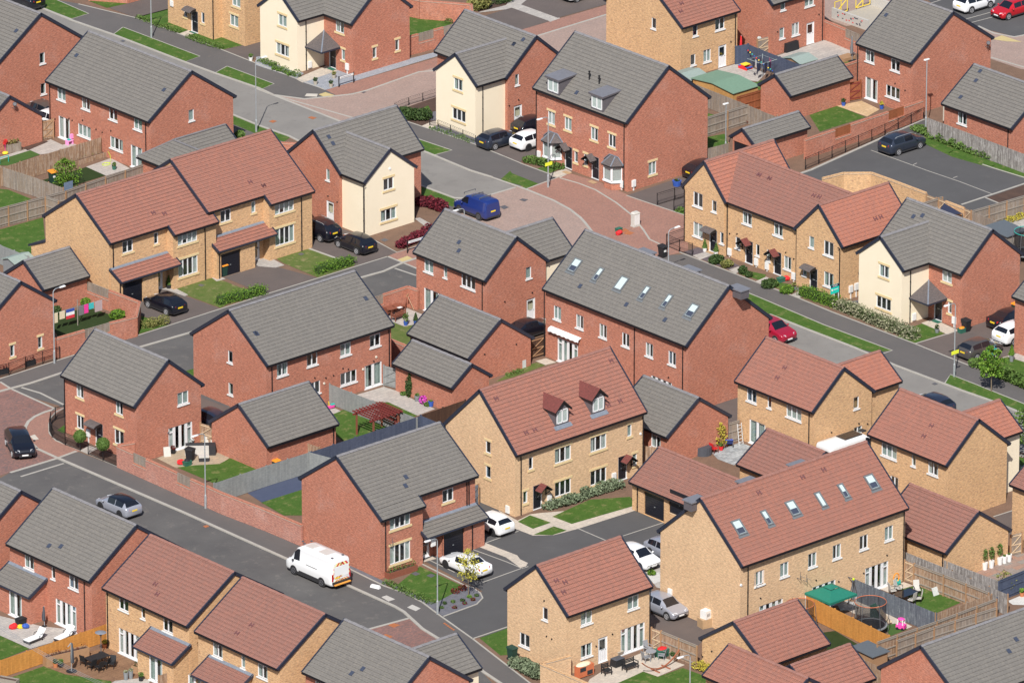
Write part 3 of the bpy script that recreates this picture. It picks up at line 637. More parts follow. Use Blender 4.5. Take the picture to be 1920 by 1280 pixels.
   for sg in (-1, 1):
    ridge_d = (h + .3 + gh) / tanp; ed = (h + .2) / tanp
    m.quad([G(sg * (hw + e), -.25, h + .17), G(0, -.25, h + .3 + gh), G(0, ridge_d, h + .3 + gh), G(sg * (hw + e), ed, h + .17)], 1)
    m.quad([G(sg * (hw + e), -.25, h + .17), G(0, -.25, h + .3 + gh), G(0, -.25, h + .12 + gh), G(sg * (hw + e), -.25, h + .0)], 2)
    m.quad([G(sg * (hw + e), -.25, h + .17), G(sg * (hw + e), -.25, h + .0), G(sg * (hw + e), ed, h + .1), G(sg * (hw + e), ed, h + .17)], 2)
   m.build('dormer', ['dormer_side', mat, 'black'], s.root)
   m = MB(); m.quad([G(-hw - .2, -.3, -.19), G(hw + .2, -.3, -.19), G(hw + .2, 0, .06), G(-hw - .2, 0, .06)]); m.build('flashing', 'lead', s.root)
  m = MB(); ww = (w - .25) / 2; f = .09
  for x0, x1, z0_, z1 in ((-ww, ww, .2, .2 + f), (-ww, ww, .2 + h - f, .2 + h), (-ww, -ww + f, .2, .2 + h), (ww - f, ww, .2, .2 + h), (-.05, .05, .2, .2 + h)): m.obox(base, A, out, Vector((0, 0, 1)), (x0, x1), (.01, .06), (z0_, z1))
  o = m.build('window', 'white_frame', s.root); m = MB(); m.obox(base, A, out, Vector((0, 0, 1)), (-ww, ww), (.006, .02), (.2, .2 + h)); m.build('pane', 'curtain', o)
 def aerial(s, face, px, py, reg, c=None, dish=True):
  c = s.fc[face][0] if c is None else c; a, z = s.hit(face, c, *Q(reg, px, py)); m = MB(); q = (lambda a_, d_, z_: Vector((a_, c - d_, z_))) if face == 'R' else (lambda a_, d_, z_: Vector((c - d_, a_, z_)))
  m.cyl(q(a, 0, z - .3), q(a, .4, z - .3), .02, n=6); m.cyl(q(a, .4, z - .35), q(a, .4, z + .3), .02, n=6); m.cyl(q(a, .4, z), q(a + .15, .75, z - .1), .015, n=6)
  if dish: m.cyl(q(a, .42, z + .1), q(a - .05, .5, z + .14), .2, .15, 14)
  m.build('satellite_dish' if dish else 'aerial', 'steel_dark', s.root)
def W_(reg, *lst): return [(f, t, *Q(reg, x, y), *(r[0:1] if r else ())) for (f, t, x, y, *r) in lst]
# ================================================================ THE HOUSES
def mkhouse(label, C, Lp=None, Rp=None, W=None, D=None, ze=5.05, pitch=35, ridge='y', wall='brick_red', roof='grey', wins=(), name='house', cat='house', group=None, **kw):
 H = House(name, label, cat, C, ze, pitch, wall, roof, group)
 if D is None: D = H.uv_at(Lp[0], Lp[1], ze).y
 if W is None: W = H.uv_at(Rp[0], Rp[1], ze).x
 H.W, H.D = W, D
 H.block(0, W, 0, D, ridge, wins, **kw)
 return H
GAR = dict(ze=2.45, name='garage', cat='garage')
H = mkhouse('red brick house at the top left edge, two small windows in its gable', (-5, 120), None, (155, 70), D=14, pitch=35, wins=W_('A1', ('R', 'n', 305, 420), ('R', 'n', 312, 640)))
H.vents([(118, 225)], 'A1')
H = mkhouse('wide red brick pair with grey roof and four upper windows, second from the top left', (278, 229), (86, 152), (442, 180), wins=W_('A1', *[('L', 'm', x, y) for x, y in ((442, 682), (618, 748), (814, 825), (992, 895))], ('L', 'french', 462, 925), ('L', 'w', 607, 945), ('L', 'w', 838, 1037), ('L', 'french', 982, 1125), ('R', 'n', 1378, 830)))
H.vents([(552, 402), (1182, 650)], 'A1'); H.downpipe('L', *Q('A1', 362, 700)); H.downpipe('L', *Q('A1', 1052, 950))
H.dots('L', [(398, 858), (498, 853), (521, 867), (596, 866), (693, 932), (737, 953), (799, 943)], 'A1')
H = mkhouse('red brick garage with grey roof on the left edge behind the wooden gate', (-45, 254), None, (94, 220), D=9, ridge='y', **GAR)
H.aerial('R', 85, 750, 'A1')
H = House('garage', 'L shaped grey roofed garage with a hipped corner behind the buff brick pair', 'garage', (256, 294), 2.45, 35)
p = radians(35); k = 2.3; zr = 2.45 + k * tan(p); sl = k / cos(p); O = Vector((k, -k, zr)); m = MB(); X, Y_ = Vector((1, 0, 0)), Vector((0, -1, 0))
slope(m, O, Y_, (-cos(p), 0, -sin(p)), 0, 5.5, 0, sl, hip=cos(p)); slope(m, O, Y_, (cos(p), 0, -sin(p)), 0, 5.5, 0, sl); slope(m, O, X, (0, -cos(p), -sin(p)), 0, 6, 0, sl); slope(m, O, X, (0, cos(p), -sin(p)), 0, 6, 0, sl, hip=cos(p)); m.build('roof', ['tile_grey', 'roof_gap_shade'], H.root)
m = MB(); m.box(.3, -7.7, 0, 2 * k - .3, -.3, 2.4); m.box(2 * k - .3, -2 * k + .3, 0, 8.2, -.3, 2.4); m.build('wall', 'brick_red', H.root); m = MB(); m.bar(O + Vector((0, 0, .05)), O + X * 6 + Vector((0, 0, .05)), .22, .06); m.bar(O + Vector((0, 0, .05)), O + Y_ * 5.5 + Vector((0, 0, .05)), .22, .06); m.bar(O + Vector((0, 0, .05)), (0, 0, 2.5), .2, .06); m.build('ridge_tiles', 'ridge_grey', H.root)
m = MB(); m.box(-.07, -7.8, 2.3, .03, 0, 2.42); m.box(.0, -7.8, 2.25, .31, 0, 2.38); m.build('gutter', 'gutter_black', H.root); m = MB(); m.bar(O + X * 6, O + X * 6 + Vector((0, -k, -k * tan(p))), .1, .22); m.build('verge', 'verge_navy', H.root)
H = House('house', 'buff brick house at the top edge with a black door under a small canopy', 'house', (401, -30), 5.05, 35, 'brick_buff', 'red')
g = H.uv_at(401, 75.5, 0); H.C = P(401, 75.5, 0); H.root.location = (H.C.x, H.C.y, 0)
H.block(-.3, 9, 0, 6.6, 'y', W_('A1', ('L', 's', 1335, 85, 1), ('L', 'door', 1400, 140), ('L', 's', 1460, 130, 1)))
H.canopy('flat', 'L', 1380, 55, 'A1', mat='tile_small_grey'); H.plate('meter_box', 'L', *Q('A1', 1240, 25), .4, .55)
H.downpipe('L', *Q('A1', 1538, 200))
H.block(.7, 9, -3.3, .3, 'y', W_('A1', ('L', 'm', 1685, 150, 2), ('L', 'm', 1700, 8, 1)))
def corner_house(label, C, W=7.4, D=10.3, wy=(3.8, 9.6), wx=2.95, wins=(), wwins=(), roof='grey', ze=5.05, wpitch=40, wall2='render_cream', **kw):
 H = House('house', label, 'house', C, ze, 40, 'brick_red', roof, kw.get('group')); H.W, H.D = W, D
 H.block(-wx, W / 2, wy[0], wy[1], 'x', wwins, wall=wall2, pitch=38, ve=(1, 0), back=False, gl=(-wx, .1)); H.wfc = dict(H.fc)
 H.block(0, W, 0, D, 'y', wins, pitch=40)
 return H
H = corner_house('cream rendered and red brick corner house at the top with grey gravel front garden', (658, 46), wins=W_('A2', ('L', 'm', 603, 195, 1), ('L', 'door', 550, 420), ('L', 's', 627, 395, 2), ('R', 's', 855, 380, 2), ('R', 's', 1018, 325, 2)), wwins=W_('A2', ('L', 'm', 190, 150, 2), ('L', 'w', 190, 360, 2)))
H.meter('L', 660, 480, 'A2'); H.plate('meter_box', 'R', *Q('A2', 385, 465), .42, .62, c=H.wfc['R'][0]); H.downpipe('R', *Q('A2', 358, 300), c=H.wfc['R'][0])
H10cano = []
def hip_canopy(H, reg, tip, x0=-2.2, y0=2.2, s=2.3, z=2.35, h=1.0):
 """pyramid canopy in the inner corner between wing and main wall"""
 m = MB(); y1 = H.hipy; ex = .3; a = Vector((ex, y1, z + h)); p = [Vector((ex - s, y1, z)), Vector((ex - s, y1 - s, z)), Vector((ex, y1 - s, z))]
 top = Vector((ex, y1, z + h))
 m.quad([p[0], p[1], top]); m.quad([p[1], p[2], top])
 for a_, b_ in ((p[0], p[1]), (p[1], p[2])): m.quad([a_, b_, b_ - Vector((0, 0, .16)), a_ - Vector((0, 0, .16))], 1)
 m.quad([p[0] - Vector((0, 0, .16)), p[1] - Vector((0, 0, .16)), p[2] - Vector((0, 0, .16)), Vector((ex, y1, z - .16))], 1)
 m.bar(p[1] + Vector((0, 0, .02)), top + Vector((0, 0, .03)), .12, .06, 2)
 m.build('canopy', ['tile_small_grey', 'verge_navy', 'lead'], H.root)
H.hipy = 4.1; hip_canopy(H, 'A2', None)
H = corner_house('cream and red brick corner house with railings, left of the tall dormer pair', (948, 147), D=9.6, wy=(.1, 6.0), wx=3.3, wins=W_('A2', ('R', 's', 1880, 575), ('R', 'wdoor', 1887, 835)), wwins=W_('A2', ('L', 'm', 1455, 610, 2), ('L', 'w', 1460, 830, 2)))
H.vents([(1858, 320)], 'A2'); H.vents([(82, 288), (15, 320)], 'A3'); H.downpipe('R', *Q('A2', 1630, 800), c=H.wfc['R'][0]); H.dots('R', [(1822, 762), (1890, 720)], 'A2')
H = corner_house('cream and red brick corner house on the right with a pyramid porch beside the hedge', (1801, 515), wins=W_('B4', ('L', 'm', 1365, 760, 1), ('L', 'door', 1300, 1010), ('L', 's', 1385, 985, 2)), wwins=W_('B4', ('L', 'm', 912, 725, 2), ('L', 'w', 908, 955, 2)))
H.hipy = 4.1; hip_canopy(H, 'B4', None); H.vents([(1125, 332), (1190, 325)], 'B4'); H.meter('L', 1420, 1075, 'B4'); H.plate('meter_box', 'R', *Q('B4', 1125, 1050), .42, .62, c=H.wfc['R'][0]); H.downpipe('R', *Q('B4', 1097, 950), c=H.wfc['R'][0])
H = House('house', 'red brick and cream corner house with a white side door beside two black cars', 'house', (639, 327), 5.05, 40); H.W = 9.55
H.block(.1, 6.2, -2.95, 4, 'y', gl=(-2.95, .1), wins= W_('B2', ('R', 'm', 955, 95, 2), ('R', 'w', 955, 315, 2)), wall='render_cream', pitch=38, ve=(1, 0), back=False); H.wfc = dict(H.fc)
H.block(0, 9.55, 0, 7.3, 'x', W_('B2', ('L', 's', 517, 30), ('L', 'wdoor', 533, 300)), pitch=40)
H.vents([(523, 988), (553, 1035)], 'A2'); H.dots('L', [(366, 125), (586, 226), (520, 182)], 'B2'); H.downpipe('R', *Q('B2', 772, 250), c=H.wfc['R'][0])
H.dots('R', [(963, 1215 - 1229 + 0)], 'B2', c=H.wfc['R'][0], mat='white_paint', r=.13)
H = mkhouse('tall red brick semi-detached pair with two flat dormers and bay windows, top centre', (1174, 231), (999, 165), (1330, 181), ze=6.5, pitch=39, wins=W_('A3', *[('L', 'd', x, y, 2) for x, y in ((283, 850), (403, 893), (592, 965), (720, 1015))], ('L', 'door', 405, 1160), ('L', 'door', 598, 1262), ('L', 's', 460, 1130, 2), ('L', 's', 530, 1150, 2), ('R', 'd', 1012, 1210, 2)))
for x, y in ((340, 622), (655, 742)): H.dormer_gable(x, y, 'A3', w=1.6, h=1.25, flat=True)
H.vents([(467, 670), (590, 717)], 'A3'); H.canopy('gable', 'L', 385, 1045, 'A3', mat='tile_small_grey'); H.canopy('gable', 'L', 575, 1122, 'A3', mat='tile_small_grey')
H.downpipe('L', *Q('A3', 810, 1000)); H.downpipe('L', *Q('A3', 178, 800)); H.meter('L', 198, 1110, 'A3'); H.meter('L', 792, 95, 'B3'); H.meter('R', 873, 90, 'B3')
for x, y in ((557, 575), (628, 607)):
 a, t = H.on_roof(*Q('A3', x, y)); b = H.sl['O'] + H.sl['A'] * a + H.sl['D'] * t; m = MB(); m.cyl(b, b + Vector((0, 0, .8)), .07, .05, 10); m.cyl(b + Vector((0, 0, .5)), b + Vector((0, 0, .58)), .12, .12, 10); m.cyl(b + Vector((0, 0, .7)), b + Vector((0, 0, .8)), .1, .1, 10); m.build('flue_pipe', 'black', H.root)
def bay(H, px, py, reg, w=2.1, d=.75, h=1.5, z0=.75):
 c = H.fc['L'][0]; a, z = H.hit('L', c - d * .6, *Q(reg, px, py)); a0, a1 = a - w / 2, a + w / 2; k = .55
 p = [(c, a0), (c - d, a0 + k), (c - d, a1 - k), (c, a1)]; zt_ = z0 + h
 m = MB()
 for (q, r) in zip(p, p[1:]): m.quad([(*q, 0), (*r, 0), (*r, z0), (*q, z0)])
 m.build('bay_wall', 'brick_red', H.root); m = MB(); g = MB(); cu = MB()
 for (q, r) in zip(p, p[1:]):
  q, r = Vector((*q, 0)), Vector((*r, 0)); d_ = (r - q).normalized(); n_ = Vector((d_.y, -d_.x, 0)); n_ = n_ if n_.x < 0 else -n_; l = (r - q).length; Z = Vector((0, 0, 1))
  for a_, b_ in (((0, l), (z0, z0 + .1)), ((0, l), (zt_ - .1, zt_)), ((0, .09), (z0, zt_)), ((l - .09, l), (z0, zt_))): m.obox(q, d_, n_, Z, a_, (-.02, .05), b_)
  if l > 1: m.obox(q, d_, n_, Z, (l / 2 - .05, l / 2 + .05), (-.02, .05), (z0, zt_))
  g.quad([q + Z * z0, r + Z * z0, r + Z * zt_, q + Z * zt_]); cu.quad([q - n_ * .1 + Z * z0, r - n_ * .1 + Z * z0, r - n_ * .1 + Z * zt_, q - n_ * .1 + Z * zt_])
  m.obox(q, d_, n_, Z, (-.03, l + .03), (.05, .12), (z0 - .1, z0 + .02))
 o = m.build('bay_window', 'white_frame', H.root); g.build('pane', 'glass', o); cu.build('curtain', 'curtain_white', o)
 m = MB(); e = .22; pe = [(c, a0 - e), (c - d - e, a0 + k - .1), (c - d - e, a1 - k + .1), (c, a1 + e)]; top = [(c, a0 + .55), (c - .15, a0 + .75), (c - .15, a1 - .75), (c, a1 - .55)]
 for i in range(3): m.quad([(*pe[i], zt_), (*pe[i + 1], zt_), (*top[i + 1], zt_ + .62), (*top[i], zt_ + .62)]); m.quad([(*pe[i], zt_), (*pe[i + 1], zt_), (*pe[i + 1], zt_ - .12), (*pe[i], zt_ - .12)], 1)
 m.quad([(*q, zt_ + .62) for q in top]); m.quad([(*q, zt_ - .12) for q in pe], 1)
 for i in (1, 2): m.bar((*pe[i], zt_ + .02), (*top[i], zt_ + .64), .1, .05, 2)
 m.bar((c - .03, a0 - e, zt_ + .05), (c - .03, a0 + .5, zt_ + .66), .12, .06, 2); m.bar((c - .03, a0 + .5, zt_ + .66), (c - .03, a1 - .5, zt_ + .66), .12, .06, 2); m.bar((c - .03, a1 - .5, zt_ + .66), (c - .03, a1 + e, zt_ + .05), .12, .06, 2)
 m.build('bay_roof', ['tile_small_grey', 'black', 'lead'], H.root)
bay(H, 272, 1090, 'A3'); bay(H, 707, 32, 'B3')
H = House('house', 'buff brick terrace of four with two gable wings and small maroon porches', 'terrace', (1490, 428), 5.05, 38, 'brick_buff', 'red')
g1 = H.uv_at(1361, 380, 5.05).y; g2 = H.uv_at(1276, 349, 5.05).y; gr = H.uv_at(1579, 464, 5.05)
yl = gr.y
H.W = 8
H.block(-.12, 8.1, g1, g2, 'x', W_('B3', ('L', 'l', 1338, 210), ('L', 'n', 1455, 257), ('L', 'l', 1338, 427), ('L', 'door', 1447, 510), ('L', 's', 1510, 485)), roofmat='redb', pitch=degrees(atan(3.0 / ((g2 - g1) / 2)))); H.canopy('flat', 'L', 1432, 412, 'B3', mat='tile_small_grey', w=1.35)
H.downpipe('L', *Q('B3', 1245, 300))
H.block(-.12, 8.1, yl, 0, 'x', W_('B4', ('L', 'n', 390, 515), ('L', 'l', 513, 562), ('L', 's', 340, 715), ('L', 'door', 403, 780), ('L', 'l', 513, 785)), roofmat='redb', pitch=degrees(atan(3.0 / (-yl / 2))))
H.slr = dict(H.sl); H.canopy('flat', 'L', 383, 683, 'B4', mat='tile_small_grey', w=1.35); H.downpipe('L', *Q('B4', 595, 750)); H.meter('R', 670, 850, 'B4'); H.meter('R', 710, 832, 'B4'); H.vents([(850, 348), (888, 335)], 'B4', H.slr)
H.block(.05, 8.0, yl / 2, (g1 + g2) / 2, 'y', ve=(0, 0), gl=(.1, g1 - .1), wins= W_('B3', ('L', 'm', 1693, 345), ('L', 'n', 1625, 520), ('L', 'door', 1705, 610), ('L', 's', 1768, 572), ('L', 'm', 1915, 425)) + W_('B4', ('L', 's', 80, 610), ('L', 'door', 143, 690), ('L', 'd', 217, 665), ('L', 'm', 152, 430)), roofmat='brown', pitch=degrees(atan(2.95 / 3.975)))
H.roof = 'red'; H.vents([(1783, 33), (1857, 58)], 'B3'); H.vents([(12, 30), (88, 57), (408, 180), (447, 190)], 'B4')
H.canopy('gable', 'L', 1690, 500, 'B3'); H.canopy('gable', 'L', 125, 578, 'B4'); H.downpipe('L', *Q('B3', 1552, 500)); H.downpipe('L', *Q('B4', 284, 600))
for a, b, r in ((1570, 583, 'B3'), (1762, 655, 'B3'), (1840, 685, 'B3'), (265, 757, 'B4')): H.meter('L', a, b, r)
H.dots('L', [(1568, 453), (1622, 455)], 'B3'); H.dots('L', [(206, 588), (264, 634)], 'B4')
H = mkhouse('buff brick house at the top edge, white back door behind the green roofed shed', (1280, 53), None, (1387, 20), D=10.6, ridge='x', wall='brick_buff', roof='red', wins=W_('A3', ('L', 'n', 1020, 170), ('R', 'n', 1320, 222), ('R', 'm', 1497, 175), ('R', 'n', 1304, 432), ('R', 'd', 1405, 402), ('R', 'wdoor', 1515, 405)))
H.vents([(1220, 28), (1215, 85)], 'A3'); H.downpipe('R', *Q('A3', 1605, 250)); H.dots('R', [(1575, 302)], 'A3')
H = House('house', 'red brick house at the top edge, white back door on a pale patio', 'house', (1445, 0), 5.05, 35)
H.C = P(1445, 106, 0); H.root.location = (H.C.x, H.C.y, 0); H.W = 6.9
H.block(-.07, 6.8, -.3, 9.5, 'x', W_('A4', ('R', 'n', 185, 30), ('R', 'm', 375, 5), ('R', 'n', 177, 240), ('R', 'd', 275, 210), ('R', 'wdoor', 383, 213)))
H.downpipe('R', *Q('A4', 467, 150)); H.dots('R', [(443, 105), (145, 230)], 'A4')
H = mkhouse('detached red brick house at the top right, French doors onto a tan patio', (1708, 119), (1602, 83), (1862, 70), wins=W_('A4', ('L', 'm', 810, 408), ('L', 'm', 993, 472), ('L', 'french', 820, 655), ('L', 'w', 975, 665)))
H.vents([(928, 112)], 'A4'); H.downpipe('L', *Q('A4', 725, 450)); H.dots('L', [(993, 602), (1065, 652)], 'A4'); H.aerial('R', 1640, 310, 'A4')
H = mkhouse('low red brick outbuilding with grey roof and one white window on the right edge', (1896, 242), (1764, 195), None, W=8.0, ze=2.7, name='outbuilding', cat='outbuilding', wins=W_('A4', ('L', 'm', 1475, 855)))
H.vents([(1605, 515), (1575, 583), (1465, 702)], 'A4'); H.downpipe('L', *Q('A4', 1808, 960), z1=2.7)
H = mkhouse('red brick garage with grey roof between the green shed and the orange gate', (1483, 181), (1422, 158), (1597, 144), ridge='x', **GAR)
H = mkhouse('red brick garage with grey roof and an open dark doorway behind the buff terrace', (1414, 272), (1362, 257), (1536, 245), ridge='x', wins=[('L', 'garage', *Q('A3', 1655, 1075))], **GAR)
H = House('house', 'red brick house in the centre with grey cross roof and an open white patio door', 'house', (909, 527), 5.05, 40)
H.W = 7.25; H.D = H.uv_at(775, 473, 5.05).y
H.block(3.6, 10.3, .1, 5.9, 'x', (), wall='render_cream', pitch=38, ve=(0, 1), gl=(7.2, 10.3)); H.block(0, 7.25, 0, H.D, 'y', W_('B2', ('L', 'm', 1243, 690), ('L', 's', 1363, 730), ('L', 'w', 1528, 803), ('L', 'french2', 1262, 930)) + W_('B3', ('R', 'n', 120, 735), ('R', 'wdoor', 137, 980)), pitch=40)
H.vents([(1463, 517), (1462, 578)], 'B2'); H.downpipe('L', *Q('B2', 1632, 880)); H.dots('R', [(1790, 942)], 'B2'); H.dots('R', [(145, 877)], 'B3')
H = mkhouse('long red brick terrace with grey roof and six skylights in the centre', (1286, 649), (1013, 543), (1451, 597), ze=6.1, pitch=40, wins=W_('B3', ('L', 'd', 326, 1025), ('L', 'd', 487, 1088), ('L', 'd', 655, 1155), ('L', 'd', 818, 1218), ('L', 'p4', 400, 1285)) + W_('C3', ('L', 'd', 988, 100), ('L', 'd', 1152, 160), ('L', 'p4', 1075, 360)))
H.skylights([(455, 685, .95, 1.35), (622, 750, .6, 1.35), (790, 815, .95, 1.35), (957, 882, .6, 1.35), (1118, 942, .6, 1.35), (1297, 1012, .95, 1.35)], 'B3')
H.vents([(492, 833), (825, 965), (1103, 1075)], 'B3'); H.downpipe('L', *Q('C3', 884, 100)); H.downpipe('L', *Q('C3', 1232, 200)); H.downpipe('L', *Q('B3', 236, 1000)); H.dots('L', [(1128, 297)], 'C3')
def rear_dormer(H, px, py, reg, w=1.5):
 """flat roofed dormer on the far slope, its top seen over the ridge"""
 px, py = Q(reg, px, py); sl = H.sl; A, D = sl['A'], sl['D']; far = Vector((-D.x, -D.y, 0)).normalized(); zr = sl['O'].z; o, d = H.lray(px, py); z = zr
 for _ in range(30):
  t = (z - o.z) / d.z; p = o + d * t; z += ((p - sl['O']).dot(far) - .95) * .25
 a = (p - sl['O']).dot(A); O = sl['O'] + A * a; m = MB(); Z = Vector((0, 0, 1)); h = min(z - zr, -.05); k = tan(H.p)
 dep = 1.3
 m.obox(O, A, far, Z, (-w / 2 - .08, w / 2 + .08), (.3, dep + .15), (h - .14, h - .04), 0); m.obox(O, A, far, Z, (-w / 2, w / 2), (.4, dep), (-dep * k, h - .14), 1)
 o = m.build('dormer', ['roof_metal', 'dormer_side'], H.root)
for x, y in ((965, 575), (1290, 700), (1640, 835)): rear_dormer(H, x, y, 'B3')
c = H.fc['L'][0]; a, z = H.hit('L', c, *Q('B3', 390, 1180)); m = MB(); n = 14     # awning
for i in range(n):
 a0 = a - 1.9 + 3.8 * i / n; a1 = a0 + 3.8 / n; zz = .05 * (i % 2); m.quad([(c, a0, z + .25), (c, a1, z + .25), (c - .35, a1, z + .12), (c - .35, a0, z + .12)]); m.quad([(c - .35, a0, z + .12), (c - .35, a1, z + .12), (c - .36 - .02, a1, z - .08 - zz), (c - .36 - .02, a0, z - .08 - zz)])
m.build('awning', 'cloth_white', H.root)
H = mkhouse('wide red brick pair with plain grey roof and French doors by a pale patio', (502, 686), (356, 625), (736, 609), ridge='x', wins=W_('C1', ('L', 'n', 1657, 150), ('L', 'n', 1660, 380)) + W_('C2', *[('R', 'm', x, y) for x, y in ((190, 240), (405, 168), (645, 95), (858, 32), (425, 372))], ('R', 'w', 667, 298), ('R', 'french2', 845, 290)))
H.vents([(790, 922), (5, 1175)], 'B2'); H.vents([(1838, 1172)], 'B1'); H.downpipe('R', *Q('C2', 112, 300)); H.downpipe('R', *Q('C2', 956, 100))
H.dots('R', [(422, 300), (502, 300), (557, 282), (625, 232), (664, 238), (847, 180)], 'C2'); H.dots('R', [(490, 340), (770, 238), (865, 150)], 'C2', mat='plastic_beige', r=.11); H.dots('L', [(1667, 70), (1615, 325)], 'C1', mat='brick_red_dark')
H = mkhouse('larger red brick garage with grey roof beside the dark wooden gate in the centre', (878, 673), (766, 625), (999, 632), **GAR); H.dots('R', [(1645, 130), (1873, 58)], 'C2')
H = mkhouse('small red brick garage with grey roof and climbing plants beside the pale patio', (847, 728), (738, 681), (920, 702), **GAR)
H = mkhouse('red brick house with grey roof on the left edge beside the washing line garden', (-26, 604), None, (106, 563), D=10, wins=W_('C1', ('R', 's', 90, 105, 2), ('R', 's', 290, 45, 2)))
H = mkhouse('red brick garage with grey roof beside the buff house and the washing line garden', (82, 544), None, (167, 517), D=5.4, ridge='x', **GAR)
H = mkhouse('small detached red brick house with grey roof and two ball topiaries in front', (251, 763), (113, 704), (383, 721), pitch=40, wins=W_('C1', ('L', 'd', 575, 395, 1), ('L', 'd', 858, 515, 1), ('L', 'd', 577, 620, 2), ('L', 'l', 857, 730, 2), ('L', 'door', 713, 715), ('R', 'm', 1318, 445), ('R', 'p4', 1300, 715)))
H.canopy('flat', 'L', 690, 615, 'C1', mat='tile_small_grey', w=1.4, d=.8); H.meter('L', 640, 695, 'C1'); H.downpipe('L', *Q('C1', 470, 500)); H.dots('R', [(1211, 695)], 'C1', mat='steel_dark', r=.09)
H = mkhouse('red brick garage with grey roof beside the pergola garden', (503, 838), (391, 790), (636, 795), ridge='x', **GAR); H.downpipe('R', *Q('C2', 555, 700), z1=2.45)
def bay_house(label, C, D, W, bx, wins, roof='red', wall='brick_buff', ze=5.65, **k):
 H = House('house', label, 'house', C, ze, 35, wall, roof, k.get('group')); H.W, H.D = W, D; H.block(0, W, 0, D, 'x', wins, bay=(bx[0], bx[1], .86)); return H
H = bay_house('left house of the buff brick pair, a black car on its drive', (207, 457), 9.1, 11.25, (6.35, 11.25), W_('B1', ('R', 'm', 920, 545, 1), ('R', 's', 1125, 487, 1), ('B', 'q', 1350, 485, 1), ('B', 'Q', 1355, 688, 2), ('R', 'gdoor', 1140, 770)))
H.vents([(1103, 305), (1183, 310)], 'B1'); c = H.fc['R'][0]
H.leanto('R', c, .1, 6.75, 1.55, 3.25, 2.45, walls=(.15, 4.4, .3), wins=[('garage', *Q('B1', 957, 830))]); H.downpipe('R', *Q('B1', 812, 600), z0=3.0, z1=5.6); H.downpipe('R', *Q('B1', 1475, 600), c=c - .86, z1=5.05); H.downpipe('R', *Q('B1', 862, 820), c=c - 1.25, z1=2.45)
H.dots('L', [(417, 578)], 'B1')
m = MB(); q = H.D - .3; m.quad([(.07, q, 0), (.07, q + 2.0, 0), (.07, q + 2.0, 2.45), (.07, q, 3.3)]); m.quad([(.07, q + 2.0, 0), (4, q + 2.0, 0), (4, q + 2.0, 2.45), (.07, q + 2.0, 2.45)]); m.build('extension_wall', 'brick_buff', H.root)
m = MB(); m.hexa([(-.03, q, 3.3), (4, q, 3.3), (4, q + 2.3, 2.3), (-.03, q + 2.3, 2.3), (-.03, q, 3.5), (4, q, 3.5), (4, q + 2.3, 2.5), (-.03, q + 2.3, 2.5)]); m.build('extension_roof', 'verge_navy', H.root)
H = bay_house('right house of the buff brick pair, a green bin by its garage', (390, 399), 9.9, 11.25, (6.3, 11.25), W_('B1', ('R', 'm', 1625, 325, 1), ('R', 's', 1825, 262, 1), ('R', 'gdoor', 1838, 540)) + W_('B2', ('B', 'q', 205, 265, 1), ('B', 'Q', 208, 465, 2)), ze=5.85)
H.vents([(1800, 83), (1897, 110)], 'B1'); H.vents([(55, 110)], 'B2'); c = H.fc['R'][0]
H.leanto('R', c, .1, 6.7, 1.55, 3.4, 2.6, walls=(.15, 4.4, .3), wins=[('garage', *Q('B1', 1663, 600))]); H.downpipe('R', *Q('B1', 1520, 390), z0=3.2, z1=5.8); H.downpipe('R', *Q('B2', 325, 350), c=c - .86, z1=5.25); H.downpipe('R', *Q('B1', 1577, 650), c=c - 1.25, z1=2.55)
H = House('house', 'red brick house with grey roof and black garage door behind the white coupe, bottom centre', 'house', (716, 976), 5.05, 35)
q = H.uv_at(716, 976, 5.05); H.C = H.C + wor((0, .86, 0)) ; H.root.location = (H.C.x, H.C.y, 0); H.ze = 5.65
H.block(0, 10.9, 0, 9.2, 'x', W_('D2', ('B', 'q', 1038, 118, 1), ('B', 'Q', 1038, 340, 2), ('R', 'gdoor', 1215, 290)) + W_('C2', ('R', 'm', 1383, 1145, 1), ('R', 's', 1183, 1188, 1)), bay=(0, 4.6, .86))
H.vents([(1078, 1015), (1075, 1078)], 'C2'); c = H.fc['R'][0]
H.leanto('R', c, 4.35, 10.9, 1.55, 3.25, 2.45, walls=(6.4, 10.7, .3), wins=[('garage', *Q('D2', 1425, 240))]); H.downpipe('R', *Q('D2', 930, 300), c=c - .86, z1=5.05); H.downpipe('R', *Q('C2', 1515, 1150), z0=3.1, z1=5.6); H.downpipe('R', *Q('D2', 1555, 200), c=c - 1.25, z1=2.45); H.downpipe('R', *Q('C2', 1530, 1130), z0=2.8, z1=5.6)
H.plate('meter_box', 'R', *Q('D2', 1272, 265), .45, .62, c=c - 1.1); H.aerial('R', 958, 250, 'D2', c=c - .86, dish=False)
H = mkhouse('tall buff brick semi-detached pair with red roof, two gabled dormers and maroon porches', (969, 854), (826, 797), (1215, 773), ze=5.4, pitch=44, ridge='x', wall='brick_buff_pale', roof='red', wins=W_('C3', ('R', 's', 137, 915, 1), ('R', 'v', 367, 850, 2), ('R', 'v', 623, 768, 2), ('R', 's', 847, 678, 2), ('R', 's', 97, 1158, 2), ('R', 'v', 367, 1090, 2), ('R', 'v', 623, 1008, 2), ('R', 's', 885, 888, 2), ('R', 'door', 185, 1195), ('R', 'door', 797, 985)) + W_('C2', ('L', 'n', 1670, 750, 2), ('L', 'n', 1670, 977, 2)))
for x, y in ((325, 578), (585, 493)): H.dormer_gable(x, y, 'C3')
H.vents([(100, 695), (163, 675), (693, 497), (777, 468), (712, 178)], 'C3'); H.vents([(1728, 450)], 'C2'); H.canopy('gable', 'R', 208, 1075, 'C3'); H.canopy('gable', 'R', 823, 868, 'C3')
